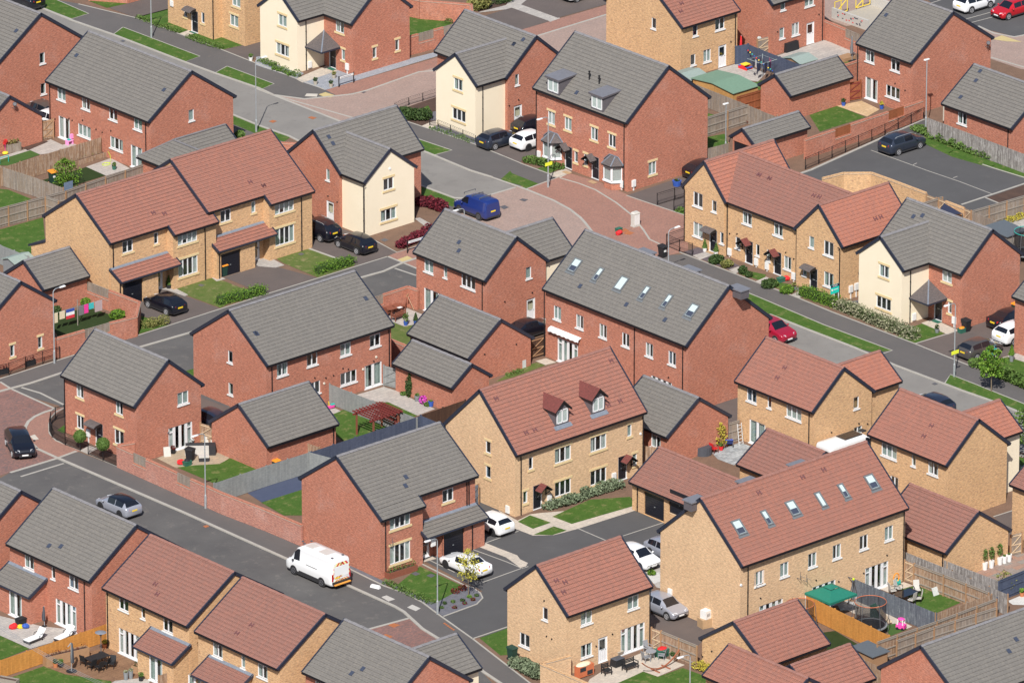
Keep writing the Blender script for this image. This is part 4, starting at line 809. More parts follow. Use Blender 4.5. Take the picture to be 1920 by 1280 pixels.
H.meter('R', 265, 1165, 'C3'); H.meter('R', 730, 1008, 'C3'); H.downpipe('R', *Q('C3', 62, 1000)); H.downpipe('R', *Q('C3', 940, 700)); H.dots('R', [(925, 702)], 'C3', mat='white_paint', r=.12); H.plate('meter_box', 'L', *Q('C2', 1815, 1245), .42, .62)
H = mkhouse('red brick garage with grey roof behind the tall buff pair, right of centre', (1250, 820), (1150, 776), (1374, 780), ze=2.6, name='garage', cat='garage', wins=W_('C3', ('L', 'm', 1035, 760)))
H = mkhouse('buff double garage with brown-red roof and black doors facing the parking court', (1345, 972), (1188, 900), None, W=6.6, ze=2.45, pitch=33, wall='brick_buff', roof='brown', name='garage', cat='garage', wins=W_('C3', ('L', 'garage2', 1022, 1185), ('L', 'garage2', 1200, 1215)))
H.downpipe('L', *Q('C3', 906, 1150), z1=2.45)
H = mkhouse('buff garage with brown-red roof behind the double garage, beside the grey paved patio', (1490, 915), (1376, 872), None, W=6.8, ze=2.45, pitch=33, wall='brick_buff', roof='brown', name='garage', cat='garage')
H = mkhouse('long buff brick terrace with red roof and six skylights at the bottom right', (1392, 1062), (1232, 995), (1703, 952), ze=6.2, pitch=41, ridge='x', wall='brick_buff_pale', roof='red', wins=W_('D4', *[('R', 'd', x, y) for x, y in ((20, 520), (195, 462), (397, 393), (573, 332), (767, 265), (948, 200))], ('R', 'p4', 860, 490), ('R', 'p4', 100, 735), ('R', 'p4', 480, 600)) + W_('D3', ('R', 'd', 1778, 525)))
H.skylights([(x, y, w_, 1.35) for x, y, w_ in ((1385, 989, .95), (1437, 971, .6), (1486, 953, .95), (1538, 937, .6), (1581, 921, .6), (1634, 904, .95))], None)
H.vents([(325, 1015), (478, 963), (10, 1128)], 'C4'); H.downpipe('R', *Q('D3', 1695, 600)); H.downpipe('R', *Q('D4', 1050, 300)); H.meter('L', 1142, 625, 'D3'); H.dots('R', [(422, 537), (585, 547), (932, 358), (765, 487), (22, 667)], 'D4'); H.dots('R', [(1648, 573)], 'D3', mat='white_paint', r=.12)
H.aerial('R', 285, 495, 'D4', dish=False); H.aerial('R', 330, 512, 'D4', dish=False)
for x, y in ((1310, 1162), (1690, 1030)): rear_dormer(H, x, y, 'C3')
rear_dormer(H, 292, 910, 'C4')
H = House('house', 'buff brick house with red cross roof and patio door, beside the camper van', 'house', (1523, 773), 5.05, 40, 'brick_buff', 'red')
H.D = H.uv_at(1379, 714, 5.05).y; H.block(3.5, 10.2, .1, 5.4, 'x', (), pitch=36, ve=(0, 1), roofmat='redb', gl=(7, 10.2)); H.block(0, 7.05, 0, H.D, 'y', W_('C3', ('L', 'm', 1725, 430), ('L', 's', 1853, 475), ('L', 'french2', 1765, 690)) + W_('C4', ('L', 'w', 262, 552), ('R', 'n', 713, 480), ('R', 'd', 725, 700)), pitch=40)
H.vents([(198, 228), (145, 300)], 'C4'); H.downpipe('L', *Q('C4', 375, 650)); H.dots('R', [(793, 630), (533, 692), (730, 628)], 'C4')
H = House('house', 'buff brick house with red cross roof and windowless gable, on the right', 'house', (1774, 873), 5.05, 40, 'brick_buff', 'red')
H.D = H.uv_at(1626, 814, 5.05).y; H.block(3.5, 9.8, 1.2, 6.6, 'x', (), pitch=36, ve=(0, 1), roofmat='redb', wall='render_cream', gl=(7.1, 9.8)); H.block(0, 7.2, 0, H.D, 'y', W_('C4', ('L', 'w', 948, 828), ('L', 's', 1125, 892), ('L', 'm', 1265, 953), ('L', 'd', 985, 1060)), pitch=40)
H.vents([(1255, 645), (1200, 720)], 'C4'); H.downpipe('L', *Q('C4', 818, 760))
H = mkhouse('buff brick garage with brown-red roof beside the white flower pots', (1773, 1037), (1640, 985), (1900, 994), ze=2.6, wall='brick_buff', roof='brown', name='garage', cat='garage'); H.downpipe('L', *Q('D4', 1338, 400), z1=2.6)
H = mkhouse('buff brick house at the bottom, white back door onto a furnished patio', (1065, 1155), (945, 1103), (1228, 1101), pitch=40, ridge='x', wall='brick_buff_pale', roof='red', wins=W_('D3', ('L', 'n', 238, 780), ('L', 'm', 90, 970), ('R', 'm', 537, 808), ('R', 'm', 873, 698), ('R', 'm', 537, 1043), ('R', 'wdoor', 655, 1045), ('R', 'p4', 870, 975)))
H.vents([(318, 543), (380, 553), (370, 625)], 'D3'); H.downpipe('R', *Q('D3', 990, 800)); H.dots('L', [(233, 685), (250, 940), (288, 960)], 'D3'); H.dots('R', [(722, 925), (605, 1012)], 'D3')
H35 = H
H = mkhouse('buff brick garage with red roof behind the orange fence at the bottom right', (1437, 1250), (1298, 1200), (1558, 1207), pitch=34, ridge='x', wall='brick_buff', roof='red', **GAR); H.dots('L', [(1440, 1048), (1373, 1087), (1555, 1100)], 'D3')
H = House('garage', 'buff brick garage cut by the bottom edge with L shaped red roof', 'garage', (1560, 1330), 2.45, 34, 'brick_buff', 'red'); H.W = 6
H.C = P(1530, 1312, 2.45); H.root.location = (H.C.x, H.C.y, 0); H.block(0, 6.3, 0, 5.8, 'x', pitch=34); H.block(-3.2, 2.4, .4, 9.2, 'y', pitch=33, roofmat='red')
H.aerial('L', 300, 1230, 'D4', c=1.0)
H = mkhouse('red brick house with large grey roof at the bottom right corner', (1805, 1318), (1646, 1250), None, W=15, ridge='x'); H.vents([(1862, 965), (1810, 1050)], 'D4')
H = mkhouse('grey roofed red brick house cut by the left edge above the lounger house', (-28, 1000), None, (98, 950), D=10, pitch=35)
H = mkhouse('red brick house with grey roof and two white sun loungers behind it, bottom left', (167, 1090), (12, 1019), None, W=9.7, wins=W_('D1', ('L', 'm', 210, 410), ('L', 's', 383, 485), ('L', 'm', 530, 555), ('L', 'p4', 475, 805)))
H.vents([(355, 293), (440, 297)], 'D1'); H.downpipe('L', *Q('D1', 612, 700)); c = H.fc['L'][0]
a0 = H.uv_at(*Q('D1', 330, 545), 3.3).y
H.leanto('L', c, 5.5, 10.2, 1.9, 3.5, 2.4, walls=(5.7, 10.0, .3), wins=[('french', *Q('D1', 110, 725))])
H = mkhouse('buff brick house with red roof above the wooden deck, bottom left', (350, 1174), (194, 1101), None, W=9.7, pitch=33, wall='brick_buff', roof='brown', wins=W_('D1', ('L', 'm', 890, 710), ('L', 's', 1030, 770), ('L', 'm', 1208, 865), ('L', 'p4', 930, 1015)))
H.roof = 'red'; H.vents([(1120, 567), (1133, 640)], 'D1'); H.downpipe('L', *Q('D1', 778, 800)); c = H.fc['L'][0]
H.leanto('L', c, -.1, 4.6, 1.9, 3.5, 2.4, roofmat='brown', walls=(.1, 4.4, .3), wins=[('french', *Q('D1', 1120, 1165))])
H = mkhouse('buff brick house with red roof beside the grey roofed end house, bottom left', (520, 1254), (365, 1183), None, W=9.7, pitch=33, wall='brick_buff', roof='brown', wins=W_('D1', ('L', 'm', 1567, 1045), ('L', 's', 1750, 1125), ('L', 'm', 1890, 1195)))
H.roof = 'red'; H.vents([(1812, 862), (1708, 920)], 'D1'); c = H.fc['L'][0]; H.leanto('L', c, 3.2, 8.3, 1.9, 3.5, 2.4, roofmat='brown', walls=(3.4, 8.1, .3), wins=[('french', *Q('D1', 1400, 1290))])
H = House('house', 'red brick end house with grey cross roof cut by the bottom edge', 'house', (730, 1330), 5.05, 36)
q = H.uv_at(563, 1260, 5.05); H.C = P(725, 1331, 5.05); H.root.location = (H.C.x, H.C.y, 0)
H.block(4, 10.6, 1.2, 7.0, 'x', (), pitch=34, wall='render_cream', ve=(0, 1), gl=(8.5, 10.6)); H.block(0, 8.6, 0, H.uv_at(563, 1260, 5.05).y, 'y', W_('D2', ('L', 'm', 460, 1285)), pitch=36)
H.vents([(690, 1210), (770, 1178)], 'D2')
H = mkhouse('red brick house with grey roof cut by the right edge beside the white car', (1990, 591), (1900, 555), None, W=6); H.W = 6
H = mkhouse('buff brick house with brown roof cut by the right edge', (1998, 950), (1913, 915), None, W=7, D=6.3, wall='brick_buff', roof='brown')
# ================================================================ GROUND, ROADS, GARDENS
g = MB(); g.quad([(-900, -700, 0), (900, -700, 0), (900, 1400, 0), (-900, 1400, 0)]); o = g.build('ground', 'soil', rz=AZ); o['kind'] = 'structure'
G = sheet
G('road', 'asphalt_light', [(-60, -60), (-40, -50), (30, -10), (79, 16), (135, 39), (213, 66), (346, 117), (403, 138), (500, 170), (511, 178), (571, 186), (641, 229), (740, 262), (816, 293), (881, 320), (923, 333), (967, 351), (895, 373), (852, 372), (790, 349), (700, 314), (558, 264), (485, 236), (436, 215), (300, 160), (100, 85), (-60, 25)], 1)
G('road', 'paving_brick_grey', [(511, 178), (571, 186), (632, 180), (688, 170), (787, 135), (1007, 68), (1140, 27), (1250, -8), (1400, -60), (1500, -60), (1400, 20), (1200, 90), (1140, 150), (818, 184), (740, 208), (665, 223), (641, 230)], 2)
G('pavement', 'paving_brick', [(610, 169), (818, 109), (978, 56), (1140, 9), (1300, -45), (1330, -35), (1250, -8), (1140, 27), (1007, 68), (787, 135), (688, 170), (632, 180)], 3)
strip('kerb', 'kerb', [(511, 178), (571, 186), (632, 180), (660, 177), (688, 170), (787, 135), (818, 133), (1007, 68), (1140, 27), (1250, -8)], .24, 0, .03)
strip('kerb', 'kerb', [(511, 178), (665, 222)], .2, 0, .02); strip('kerb', 'kerb', [(480, 166), (641, 229)], .25, 0, .022)
G('square', 'paving_brick_grey', [(895, 373), (967, 351), (986, 355), (1038, 376), (1069, 393), (1098, 419), (1113, 440), (1130, 520), (1000, 560), (860, 520), (760, 490), (727, 481), (745, 472), (790, 455), (850, 430), (850, 390)], 2)
G('pavement', 'paving_brick', [(967, 351), (1009, 345), (1067, 325), (1120, 340), (1176, 365), (1244, 384), (1290, 402), (1290, 470), (1246, 481), (1200, 500), (1120, 470), (1111, 435), (1098, 419), (1069, 393), (1038, 376), (986, 355)], 3)
strip('kerb', 'kerb', [(923, 333), (960, 346), (986, 355), (1038, 376), (1069, 393), (1088, 408), (1098, 419), (1111, 436)], .25, 0, .03)
strip('kerb', 'kerb', [(1050, 334), (1085, 344), (1116, 356), (1155, 380), (1184, 403), (1207, 432), (1218, 449), (1246, 462)], .18, 0, .024)
strip('kerb', 'kerb', [(907, 369), (967, 351)], .24, 0, .016); strip('kerb', 'kerb', [(986, 355), (1067, 325)], .15, 0, .024)
G('pavement', 'paving_brick', [('B2', 950, 620), ('B2', 1010, 590), ('B2', 1180, 530), ('B2', 1260, 560), ('B2', 1155, 700), ('B2', 1060, 668)], 5)
G('pavement', 'tactile', [('B2', 1018, 642), ('B2', 1090, 615), ('B2', 1140, 640), ('B2', 1062, 665)], 7)
G('footpath', 'asphalt_foot', [(60, -60), (104, 0), (163, 10), (255, 34), (417, 94), (500, 127), (610, 169), (632, 180), (571, 186), (511, 178), (500, 170), (403, 138), (346, 117), (213, 66), (135, 39), (79, 16), (-40, -50)], 2)
for p in ([(300, -30), (372, -15), (638, 100), (515, 138), (305, 58)], [(885, 197), (1440, 407), (1330, 447), (815, 250)], [(1635, 478), (1973, 605), (1880, 645), (1550, 525)]): G('grass_verge', 'lawn', p, 4, 'A1'); strip('kerb', 'kerb', p + p[:1], .1, 0, .02, 'A1')
strip('kerb', 'kerb', [(30, -10), (79, 16), (135, 39), (213, 66), (346, 117), (403, 138), (485, 166), (511, 178)], .24, 0, .07)
strip('kerb', 'kerb', [(147, 8), (255, 34), (417, 94), (500, 127), (610, 169)], .12, 0, .03)
G('footpath', 'asphalt_foot', [(380, 200), (436, 217), (533, 266), (640, 310), (700, 318), (790, 349), (852, 372), (895, 373), (850, 400), (740, 372), (640, 335), (500, 290), (380, 240)], 2)
G('grass_verge', 'lawn', [(410, 206), (436, 217), (485, 236), (544, 258), (533, 266), (480, 251), (410, 222)], 4)
G('grass_verge', 'lawn', [('B2', 1120, 95), ('B2', 1175, 112), ('B2', 1430, 200), ('B2', 1420, 262), ('B2', 1180, 178), ('B2', 1120, 160)], 4)
strip('kerb', 'kerb', [(430, 213), (485, 236), (542, 256), (558, 264), (700, 314), (790, 349), (852, 372), (895, 373)], .24, 0, .07)
G('footpath', 'asphalt_foot', [(740, 206), (757, 226), (790, 237), (891, 271), (980, 308), (1020, 320), (1067, 325), (1009, 345), (986, 355), (952, 345), (881, 320), (816, 293), (740, 262), (641, 229), (665, 222)], 2)
strip('kerb', 'kerb', [(641, 229), (740, 262), (816, 293), (881, 320), (923, 333)], .24, 0, .07)
G('grass_verge', 'lawn', [('A2', 1140, 992), ('A2', 1410, 1083), ('A2', 1275, 1120), ('A2', 1140, 1060)], 4); strip('kerb', 'kerb', [(1140, 992), (1410, 1083), (1275, 1120)], .12, 0, .02, 'A2')
G('grass_verge', 'lawn', [('B2', 1755, 70), ('B2', 1830, 3), ('B3', 0, 20), ('B3', 190, 95), ('B3', 100, 132), ('B2', 1900, 105)], 4)
G('garden_bed', 'mulch', [('A2', 1010, 800), ('A2', 1180, 740), ('A2', 1300, 700), ('A2', 1310, 880), ('A2', 1210, 910), ('A2', 1070, 870)], 4); G('lawn', 'lawn', [('A2', 1160, 800), ('A2', 1240, 760), ('A2', 1260, 800), ('A2', 1180, 830)], 5)
G('garden_bed', 'gravel_slate', [('A2', 1190, 830), ('A2', 1300, 800), ('A2', 1310, 870), ('A2', 1260, 870)], 5); G('path', 'slab', [('A2', 1190, 910), ('A2', 1260, 880), ('A2', 1310, 870), ('A2', 1310, 905), ('A2', 1240, 930)], 6)
G('garden_bed', 'gravel_slate', [('A2', 1240, 930), ('A2', 1310, 900), ('A2', 1600, 1000), ('A2', 1580, 1040), ('A2', 1300, 950)], 5)
G('driveway', 'asphalt_drive', [('A2', 1585, 1042), ('A2', 1700, 960), ('A2', 1910, 920), ('A3', 170, 880), ('A3', 180, 1120), ('A3', 90, 1130), ('A2', 1900, 1180)], 5)
G('lawn', 'lawn', [('A3', 180, 1215), ('A3', 270, 1190), ('A3', 370, 1205), ('A3', 270, 1250)], 4); G('path', 'slab', [('A3', 270, 1255), ('A3', 380, 1215), ('A3', 430, 1240), ('A3', 350, 1280), ('B3', 290, 45)], 5)
strip('kerb', 'kerb', [(741, 208), (757, 226), (790, 237), (891, 271), (980, 308), (1040, 330)], .12, 0, .035)
G('driveway', 'asphalt_drive', [(205, 16), (290, -30), (330, -30), (330, 15), (255, 34)], 5); G('lawn', 'lawn', [('A1', 640, 10), ('A1', 770, 60), ('A1', 915, 30), ('A1', 760, -10)], 6)
G('lawn', 'lawn', [('A1', 985, 125), ('A1', 1215, 65), ('A1', 1300, 150), ('A1', 1375, 210), ('A1', 1290, 245)], 5); G('path', 'slab', [('A1', 1290, 245), ('A1', 1400, 205), ('A1', 1430, 235), ('A1', 1345, 262)], 6)
G('lawn', 'lawn', [('A1', 1340, 258), ('A1', 1440, 232), ('A1', 1540, 280), ('A1', 1600, 262), ('A1', 1775, 322), ('A1', 1600, 360)], 5); G('driveway', 'asphalt_drive', [('A1', 1600, 362), ('A1', 1890, 295), ('A1', 1990, 360), ('A2', 40, 405), ('A2', 0, 412), ('A1', 1780, 432)], 5)
G('garden_bed', 'gravel', [('A2', 0, 412), ('A2', 60, 400), ('A2', 345, 530), ('A2', 290, 568), ('A2', 0, 470)], 4); G('garden_bed', 'gravel', [('A2', 330, 592), ('A2', 500, 650), ('A2', 1310, 405), ('A2', 1320, 370), ('A2', 720, 520), ('A2', 560, 490)], 4)
G('path', 'slab', [('A2', 285, 570), ('A2', 520, 470), ('A2', 590, 510), ('A2', 335, 598)], 6); G('pavement', 'tactile_pale', [('A2', 365, 676), ('A2', 445, 678), ('A2', 438, 699), ('A2', 350, 695)], 5); G('pavement', 'tactile', [('A2', 450, 682), ('A2', 500, 666), ('A2', 572, 690), ('A2', 540, 704), ('A2', 490, 700)], 5)
G('lawn', 'lawn', [('A2', 1105, 95), ('A2', 1190, 80), ('A2', 1420, 170), ('A2', 1290, 215), ('A2', 1107, 270)], 4)
G('courtyard', 'asphalt_drive', [('A2', 1640, 118), ('A2', 1840, 58), ('A3', 270, 155), ('A3', 65, 217), ('A3', -60, 175)], 5); G('courtyard', 'asphalt_drive', [('A3', 65, 35), ('A3', 330, 132), ('A3', 692, 30), ('A3', 700, -120), ('A3', 250, -120)], 5)
G('path', 'slab_grey', [('A2', 1590, 95), ('A2', 1840, 10), ('A3', 60, -60), ('A3', 220, -110), ('A3', 345, 135), ('A3', 275, 160), ('A3', 0, 65)], 4); G('garden_bed', 'mulch', [('A2', 1550, -20), ('A2', 1850, -20), ('A2', 1800, 40), ('A2', 1600, 90)], 5)
G('patio', 'slab_grey', [('A4', 140, 405), ('A4', 480, 290), ('A4', 720, 372), ('A4', 620, 450), ('A4', 300, 470)], 4); G('lawn', 'lawn_dry', [('A4', 590, 440), ('A4', 700, 420), ('A4', 720, 440), ('A4', 640, 460)], 5)
G('road', 'paving_brick_grey', [('A4', 480, -60), ('A4', 1000, -60), ('A4', 860, 160), ('A4', 640, 190), ('A4', 480, 130)], 2); G('courtyard', 'asphalt_court', [('A4', 1150, -60), ('A4', 2100, -60), ('A4', 2100, 240), ('A4', 1850, 265), ('A4', 1600, 200), ('A4', 1300, 60)], 2)
for a in ([(1500, 140), (1700, 85)], [(1540, 165), (1720, 118)], [(1250, 25), (1340, -5)]): strip('bay_marking', 'kerb', a, .1, .008, .014, 'A4')
G('road', 'paving_brick_grey', [('A4', 1600, 205), ('A4', 1850, 268), ('A4', 2100, 240), ('A4', 2100, 520), ('A4', 1900, 500), ('A4', 1660, 420)], 3); strip('kerb', 'kerb', [(1590, 190), (1700, 240), (1850, 268), (2000, 240)], .24, 0, .03, 'A4'); G('pavement', 'tactile', [('A4', 1690, 285), ('A4', 1760, 257), ('A4', 1905, 305), ('A4', 1790, 300)], 5)
strip('kerb', 'kerb', [(1680, 415), (1900, 480), (2050, 520)], .2, 0, .03, 'A4')
G('lawn', 'lawn', [('A4', 375, 830), ('A4', 570, 762), ('A4', 780, 845), ('A4', 450, 950)], 4); G('patio', 'slab_tan', [('A4', 572, 765), ('A4', 750, 728), ('A4', 880, 790), ('A4', 790, 842)], 5)
G('yard', 'slab_grey', [('A3', 1480, 500), ('A3', 1640, 455), ('A3', 1830, 530), ('A3', 1770, 590), ('A3', 1560, 560)], 4); G('lawn', 'lawn', [('A3', 1395, 815), ('A3', 1470, 830), ('A3', 1420, 860)], 4); G('lawn', 'lawn', [('A3', 1400, 990), ('A3', 1530, 965), ('A3', 1560, 1045), ('A3', 1400, 1075)], 4); G('lawn', 'lawn', [('A3', 1740, 600), ('A3', 1800, 580), ('A3', 1800, 680)], 4)
G('car_park', 'asphalt_court', [(1440, 345), (1521, 319), (1732, 224), (1745, 240), (1990, 345), (1990, 430), (1825, 402), (1700, 420), (1500, 420)], 2)
strip('kerb', 'kerb', [(1500, 326), (1521, 319), (1732, 224)], .25, 0, .06); strip('kerb', 'kerb', [(1803, 384), (1920, 345), (1990, 322)], .2, 0, .04); strip('kerb', 'kerb', [(1848, 371), (1872, 381)], .15, 0, .03)
for a in ([(1633, 282), (1686, 301), (1738, 320), (1800, 341), (1860, 364)], [(1711, 310), (1719, 306)], [(1787, 334), (1795, 331)], [(1779, 287), (1787, 283)], [(1858, 313), (1866, 310)]): strip('bay_marking', 'kerb', a, .09, .01, .016)
G('garden_bed', 'mulch', [(1850, 371), (1920, 347), (1990, 325), (1990, 350), (1920, 366), (1870, 381)], 4)
G('grass_verge', 'lawn', [('A4', 1215, 905), ('A4', 1190, 1030), ('A4', 1400, 1130), ('A4', 1700, 1215), ('A4', 2100, 1340), ('A4', 2100, 1280), ('A4', 1500, 1085)], 4); strip('kerb', 'kerb', [(1620, 1185), (1700, 1212), (2100, 1335)], .15, 0, .04, 'A4')
G('driveway', 'asphalt_drive', [('B3', 825, 180), ('B3', 1240, 40), ('B3', 1300, 60), ('B3', 1240, 310), ('B3', 1150, 290)], 5); strip('kerb', 'kerb', [(825, 180), (1150, 290), (1240, 320)], .12, 0, .03, 'B3'); G('lawn', 'lawn', [('B3', 1160, 290), ('B3', 1240, 265), ('B3', 1240, 320)], 6)
G('yard', 'slab_grey', [('B4', 1700, 360), ('B4', 1920, 300), ('B4', 2000, 420), ('B4', 1920, 440)], 3)
G('road', 'asphalt_light', [(1246, 500), (1330, 540), (1443, 590), (1511, 617), (1602, 652), (1678, 685), (1771, 720), (1805, 733), (1860, 752), (1990, 805), (1990, 870), (1863, 831), (1763, 788), (1674, 751), (1581, 716), (1505, 683), (1346, 621), (1200, 560)], 1)
G('footpath', 'asphalt_foot', [(1230, 480), (1290, 476), (1330, 496), (1420, 530), (1482, 553), (1560, 585), (1714, 644), (1824, 688), (1920, 725), (1990, 750), (1990, 805), (1860, 752), (1805, 733), (1771, 720), (1678, 685), (1602, 652), (1511, 617), (1443, 590), (1240, 515)], 2)
G('grass_verge', 'lawn', [(1340, 525), (1420, 556), (1545, 609), (1641, 645), (1673, 657), (1640, 661), (1607, 653), (1511, 616), (1443, 589), (1340, 550)], 4); G('grass_verge', 'lawn', [(1782, 702), (1831, 721), (1920, 757), (1990, 785), (1990, 800), (1920, 773), (1860, 750), (1805, 732), (1771, 719)], 4)
strip('kerb', 'kerb', [(1443, 590), (1511, 617), (1602, 652), (1678, 685), (1771, 720), (1805, 733), (1860, 752), (1990, 805)], .24, 0, .07); strip('kerb', 'kerb', [(1218, 483), (1330, 520), (1420, 556), (1545, 609), (1641, 645), (1673, 657), (1655, 663)], .12, 0, .025); strip('kerb', 'kerb', [(1771, 719), (1782, 702), (1831, 721), (1990, 785)], .12, 0, .025)
strip('kerb', 'kerb', [(1274, 473), (1420, 530), (1482, 553), (1560, 585), (1714, 644), (1824, 688), (1990, 750)], .12, 0, .04)
G('grass_verge', 'lawn', [('C4', 1800, 840), ('C4', 1920, 880), ('C4', 2150, 960), ('C4', 2150, 1010), ('C4', 1920, 935), ('C4', 1800, 895)], 4); strip('kerb', 'kerb', [(1800, 828), (1920, 868), (2150, 950)], .24, 0, .07, 'C4'); G('footpath', 'asphalt_foot', [('C4', 1790, 893), ('C4', 1920, 935), ('C4', 2150, 1010), ('C4', 2150, 1090), ('C4', 1920, 1000), ('C4', 1790, 955)], 2)
G('path', 'slab_grey', [('C4', 1815, 1060), ('C4', 1900, 1040), ('C4', 1990, 1070), ('C4', 1850, 1085)], 5); G('lawn', 'lawn', [('C4', 1800, 960), ('C4', 1900, 990), ('C4', 1900, 1040), ('C4', 1800, 1050)], 3)
G('garden_bed', 'gravel_purple', [('B3', 1230, 588), ('B3', 1340, 552), ('B3', 1640, 685), ('B3', 1560, 712)], 4); G('garden_bed', 'soil', [('B3', 1600, 700), ('B3', 1700, 680), ('B3', 1900, 760), ('B4', 290, 830), ('B4', 250, 895), ('B4', 0, 800)], 3)
G('lawn', 'lawn', [('B3', 1690, 720), ('B3', 1830, 750), ('B3', 1800, 795), ('B3', 1640, 745)], 5); G('garden_deck', 'decking', [('D1', 318, 1110), ('D1', 660, 1048), ('D1', 775, 1030), ('D1', 1000, 1140), ('D1', 995, 1245), ('D1', 800, 1265), ('D1', 470, 1217), ('D1', 318, 1160)], 7); G('lawn', 'lawn', [('B4', 150, 805), ('B4', 250, 820), ('B4', 240, 880), ('B4', 110, 835)], 5)
for p in ([(1300, 612), (1410, 582), (1460, 602), (1355, 642)], [(1560, 715), (1655, 683), (1700, 700), (1610, 742)], [(1750, 800), (1830, 765), (1880, 785), (1800, 822)]): G('path', 'slab_grey', p, 6, 'B3')
G('path', 'slab_grey', [('B4', 245, 895), ('B4', 330, 850), ('B4', 390, 875), ('B4', 300, 920)], 6); G('garden_bed', 'gravel_slate', [('B4', 260, 850), ('B4', 330, 835), ('B4', 590, 955), ('B4', 740, 930), ('B4', 745, 990), ('B4', 600, 990)], 4)
G('pavement', 'asphalt_foot', [('B3', 1100, 480), ('B3', 1235, 440), ('B3', 1235, 540), ('B3', 1200, 590), ('B3', 1120, 560)], 4) if 0 else None
G('lawn', 'lawn', [('B4', 1090, 1135), ('B4', 1190, 1100), ('B4', 1355, 1170), ('B4', 1140, 1240), ('B4', 1000, 1200)], 4); G('path', 'slab', [('B4', 1180, 1098), ('B4', 1265, 1068), ('B4', 1450, 1152), ('B4', 1370, 1180)], 6)
G('driveway', 'asphalt_drive', [(1714, 644), (1800, 617), (1860, 585), (1990, 560), (1990, 640), (1875, 670), (1824, 688)], 3); strip('kerb', 'kerb', [(1130, 1247), (1370, 1175), (1450, 1150)], .12, 0, .035, 'B4'); strip('kerb', 'kerb', [(1550, 215), (1740, 165), (1860, 130)], .12, 0, .035, 'C4')
G('lawn', 'lawn', [('C4', 1550, 218), ('C4', 1750, 165), ('C4', 1870, 130), ('C4', 2100, 330), ('C4', 2100, 460)], 4); G('path', 'slab_grey', [('C4', 1800, 150), ('C4', 1870, 125), ('C4', 1990, 170), ('C4', 1960, 200)], 6)
G('driveway', 'asphalt_drive', [('B1', 880, 905), ('B1', 1000, 895), ('B1', 1200, 845), ('B1', 1300, 890), ('B1', 1592, 996), ('B1', 1215, 1112), ('B1', 1010, 1040)], 4); G('lawn', 'lawn_dry', [('B1', 1255, 845), ('B1', 1450, 770), ('B1', 1500, 765), ('B1', 1600, 790), ('B1', 1800, 870), ('B1', 1590, 990), ('B1', 1350, 900)], 5)
G('path', 'slab_grey', [('B1', 1085, 850), ('B1', 1170, 815), ('B1', 1260, 845), ('B1', 1355, 895), ('B1', 1330, 905), ('B1', 1200, 860)], 6); G('path', 'slab_grey', [('B1', 1480, 740), ('B1', 1530, 735), ('B1', 1625, 780), ('B1', 1560, 798)], 6)
G('driveway', 'asphalt_drive', [('B1', 1540, 740), ('B1', 1720, 690), ('B2', 0, 650), ('B2', 140, 690), ('B2', 445, 773), ('B2', 70, 890), ('B1', 1780, 838)], 4); G('lawn', 'lawn_dry', [('B2', 120, 618), ('B2', 330, 545), ('B2', 600, 640), ('B2', 710, 685), ('B2', 445, 770), ('B2', 200, 668)], 5)
G('path', 'slab_grey', [('B1', 1805, 650), ('B1', 1870, 610), ('B2', 70, 610), ('B2', 205, 682), ('B2', 140, 700), ('B1', 1860, 690)], 6)
G('driveway', 'asphalt_drive', [('B2', 340, 545), ('B2', 345, 440), ('B2', 620, 420), ('B2', 780, 470), ('B2', 1015, 590), ('B2', 720, 688)], 4); G('garden_bed', 'soil', [('B2', 830, 478), ('B2', 1140, 385), ('B2', 1250, 420), ('B2', 1270, 500), ('B2', 1010, 592)], 4)
strip('kerb', 'kerb', [(345, 548), (600, 640)], .25, 0, .03, 'B2'); strip('kerb', 'kerb', [(850, 500), (1015, 590), (1200, 530)], .12, 0, .03, 'B2'); G('path', 'slab_grey', [('B2', 1140, 345), ('B2', 1180, 340), ('B2', 1270, 390), ('B2', 1240, 420)], 6); G('garden_bed', 'soil', [('B2', 1150, 200), ('B2', 1360, 270), ('B2', 1300, 390), ('B2', 1150, 340)], 4)
G('road', 'asphalt_dark', [(-60, 735), (0, 711), (138, 666), (255, 630), (414, 579), (498, 552), (595, 522), (743, 476), (790, 500), (790, 540), (699, 556), (560, 600), (480, 720), (400, 790), (340, 745), (118, 770), (110, 760), (60, 745), (0, 740)], 1)
G('footpath', 'asphalt_foot', [(-60, 730), (0, 711), (138, 666), (255, 630), (414, 579), (498, 552), (595, 522), (727, 481), (756, 493), (673, 522), (360, 623), (263, 651), (117, 699), (0, 734), (-60, 752)], 2)
strip('kerb', 'kerb', [(-60, 752), (0, 734), (60, 718), (117, 699), (263, 651), (360, 623), (673, 522), (720, 509), (756, 493), (790, 482)], .25, 0, .07); strip('kerb', 'kerb', [(0, 710), (138, 666), (255, 630), (414, 579), (498, 552), (595, 522), (727, 481)], .12, 0, .03)
strip('kerb', 'kerb', [(727, 481), (756, 493), (790, 507)], .2, 0, .03); strip('bay_marking', 'kerb', [(1000, 703), (1155, 755)], .2, .006, .012, 'B2')
strip('kerb', 'kerb', [(0, 330), (80, 380), (400, 525)], .2, 0, .03, 'C1'); strip('kerb', 'kerb', [(155, 370), (290, 410), (460, 495)], .2, 0, .026, 'C1')
G('square', 'paving_brick_dark', [('C1', -150, 370), ('C1', 0, 332), ('C1', 80, 380), ('C1', 400, 525), ('C1', 250, 580), ('C1', 190, 640), ('C1', 180, 720), ('C1', 270, 815), ('C1', 410, 880), ('C1', 75, 980), ('C1', -150, 1050)], 2)
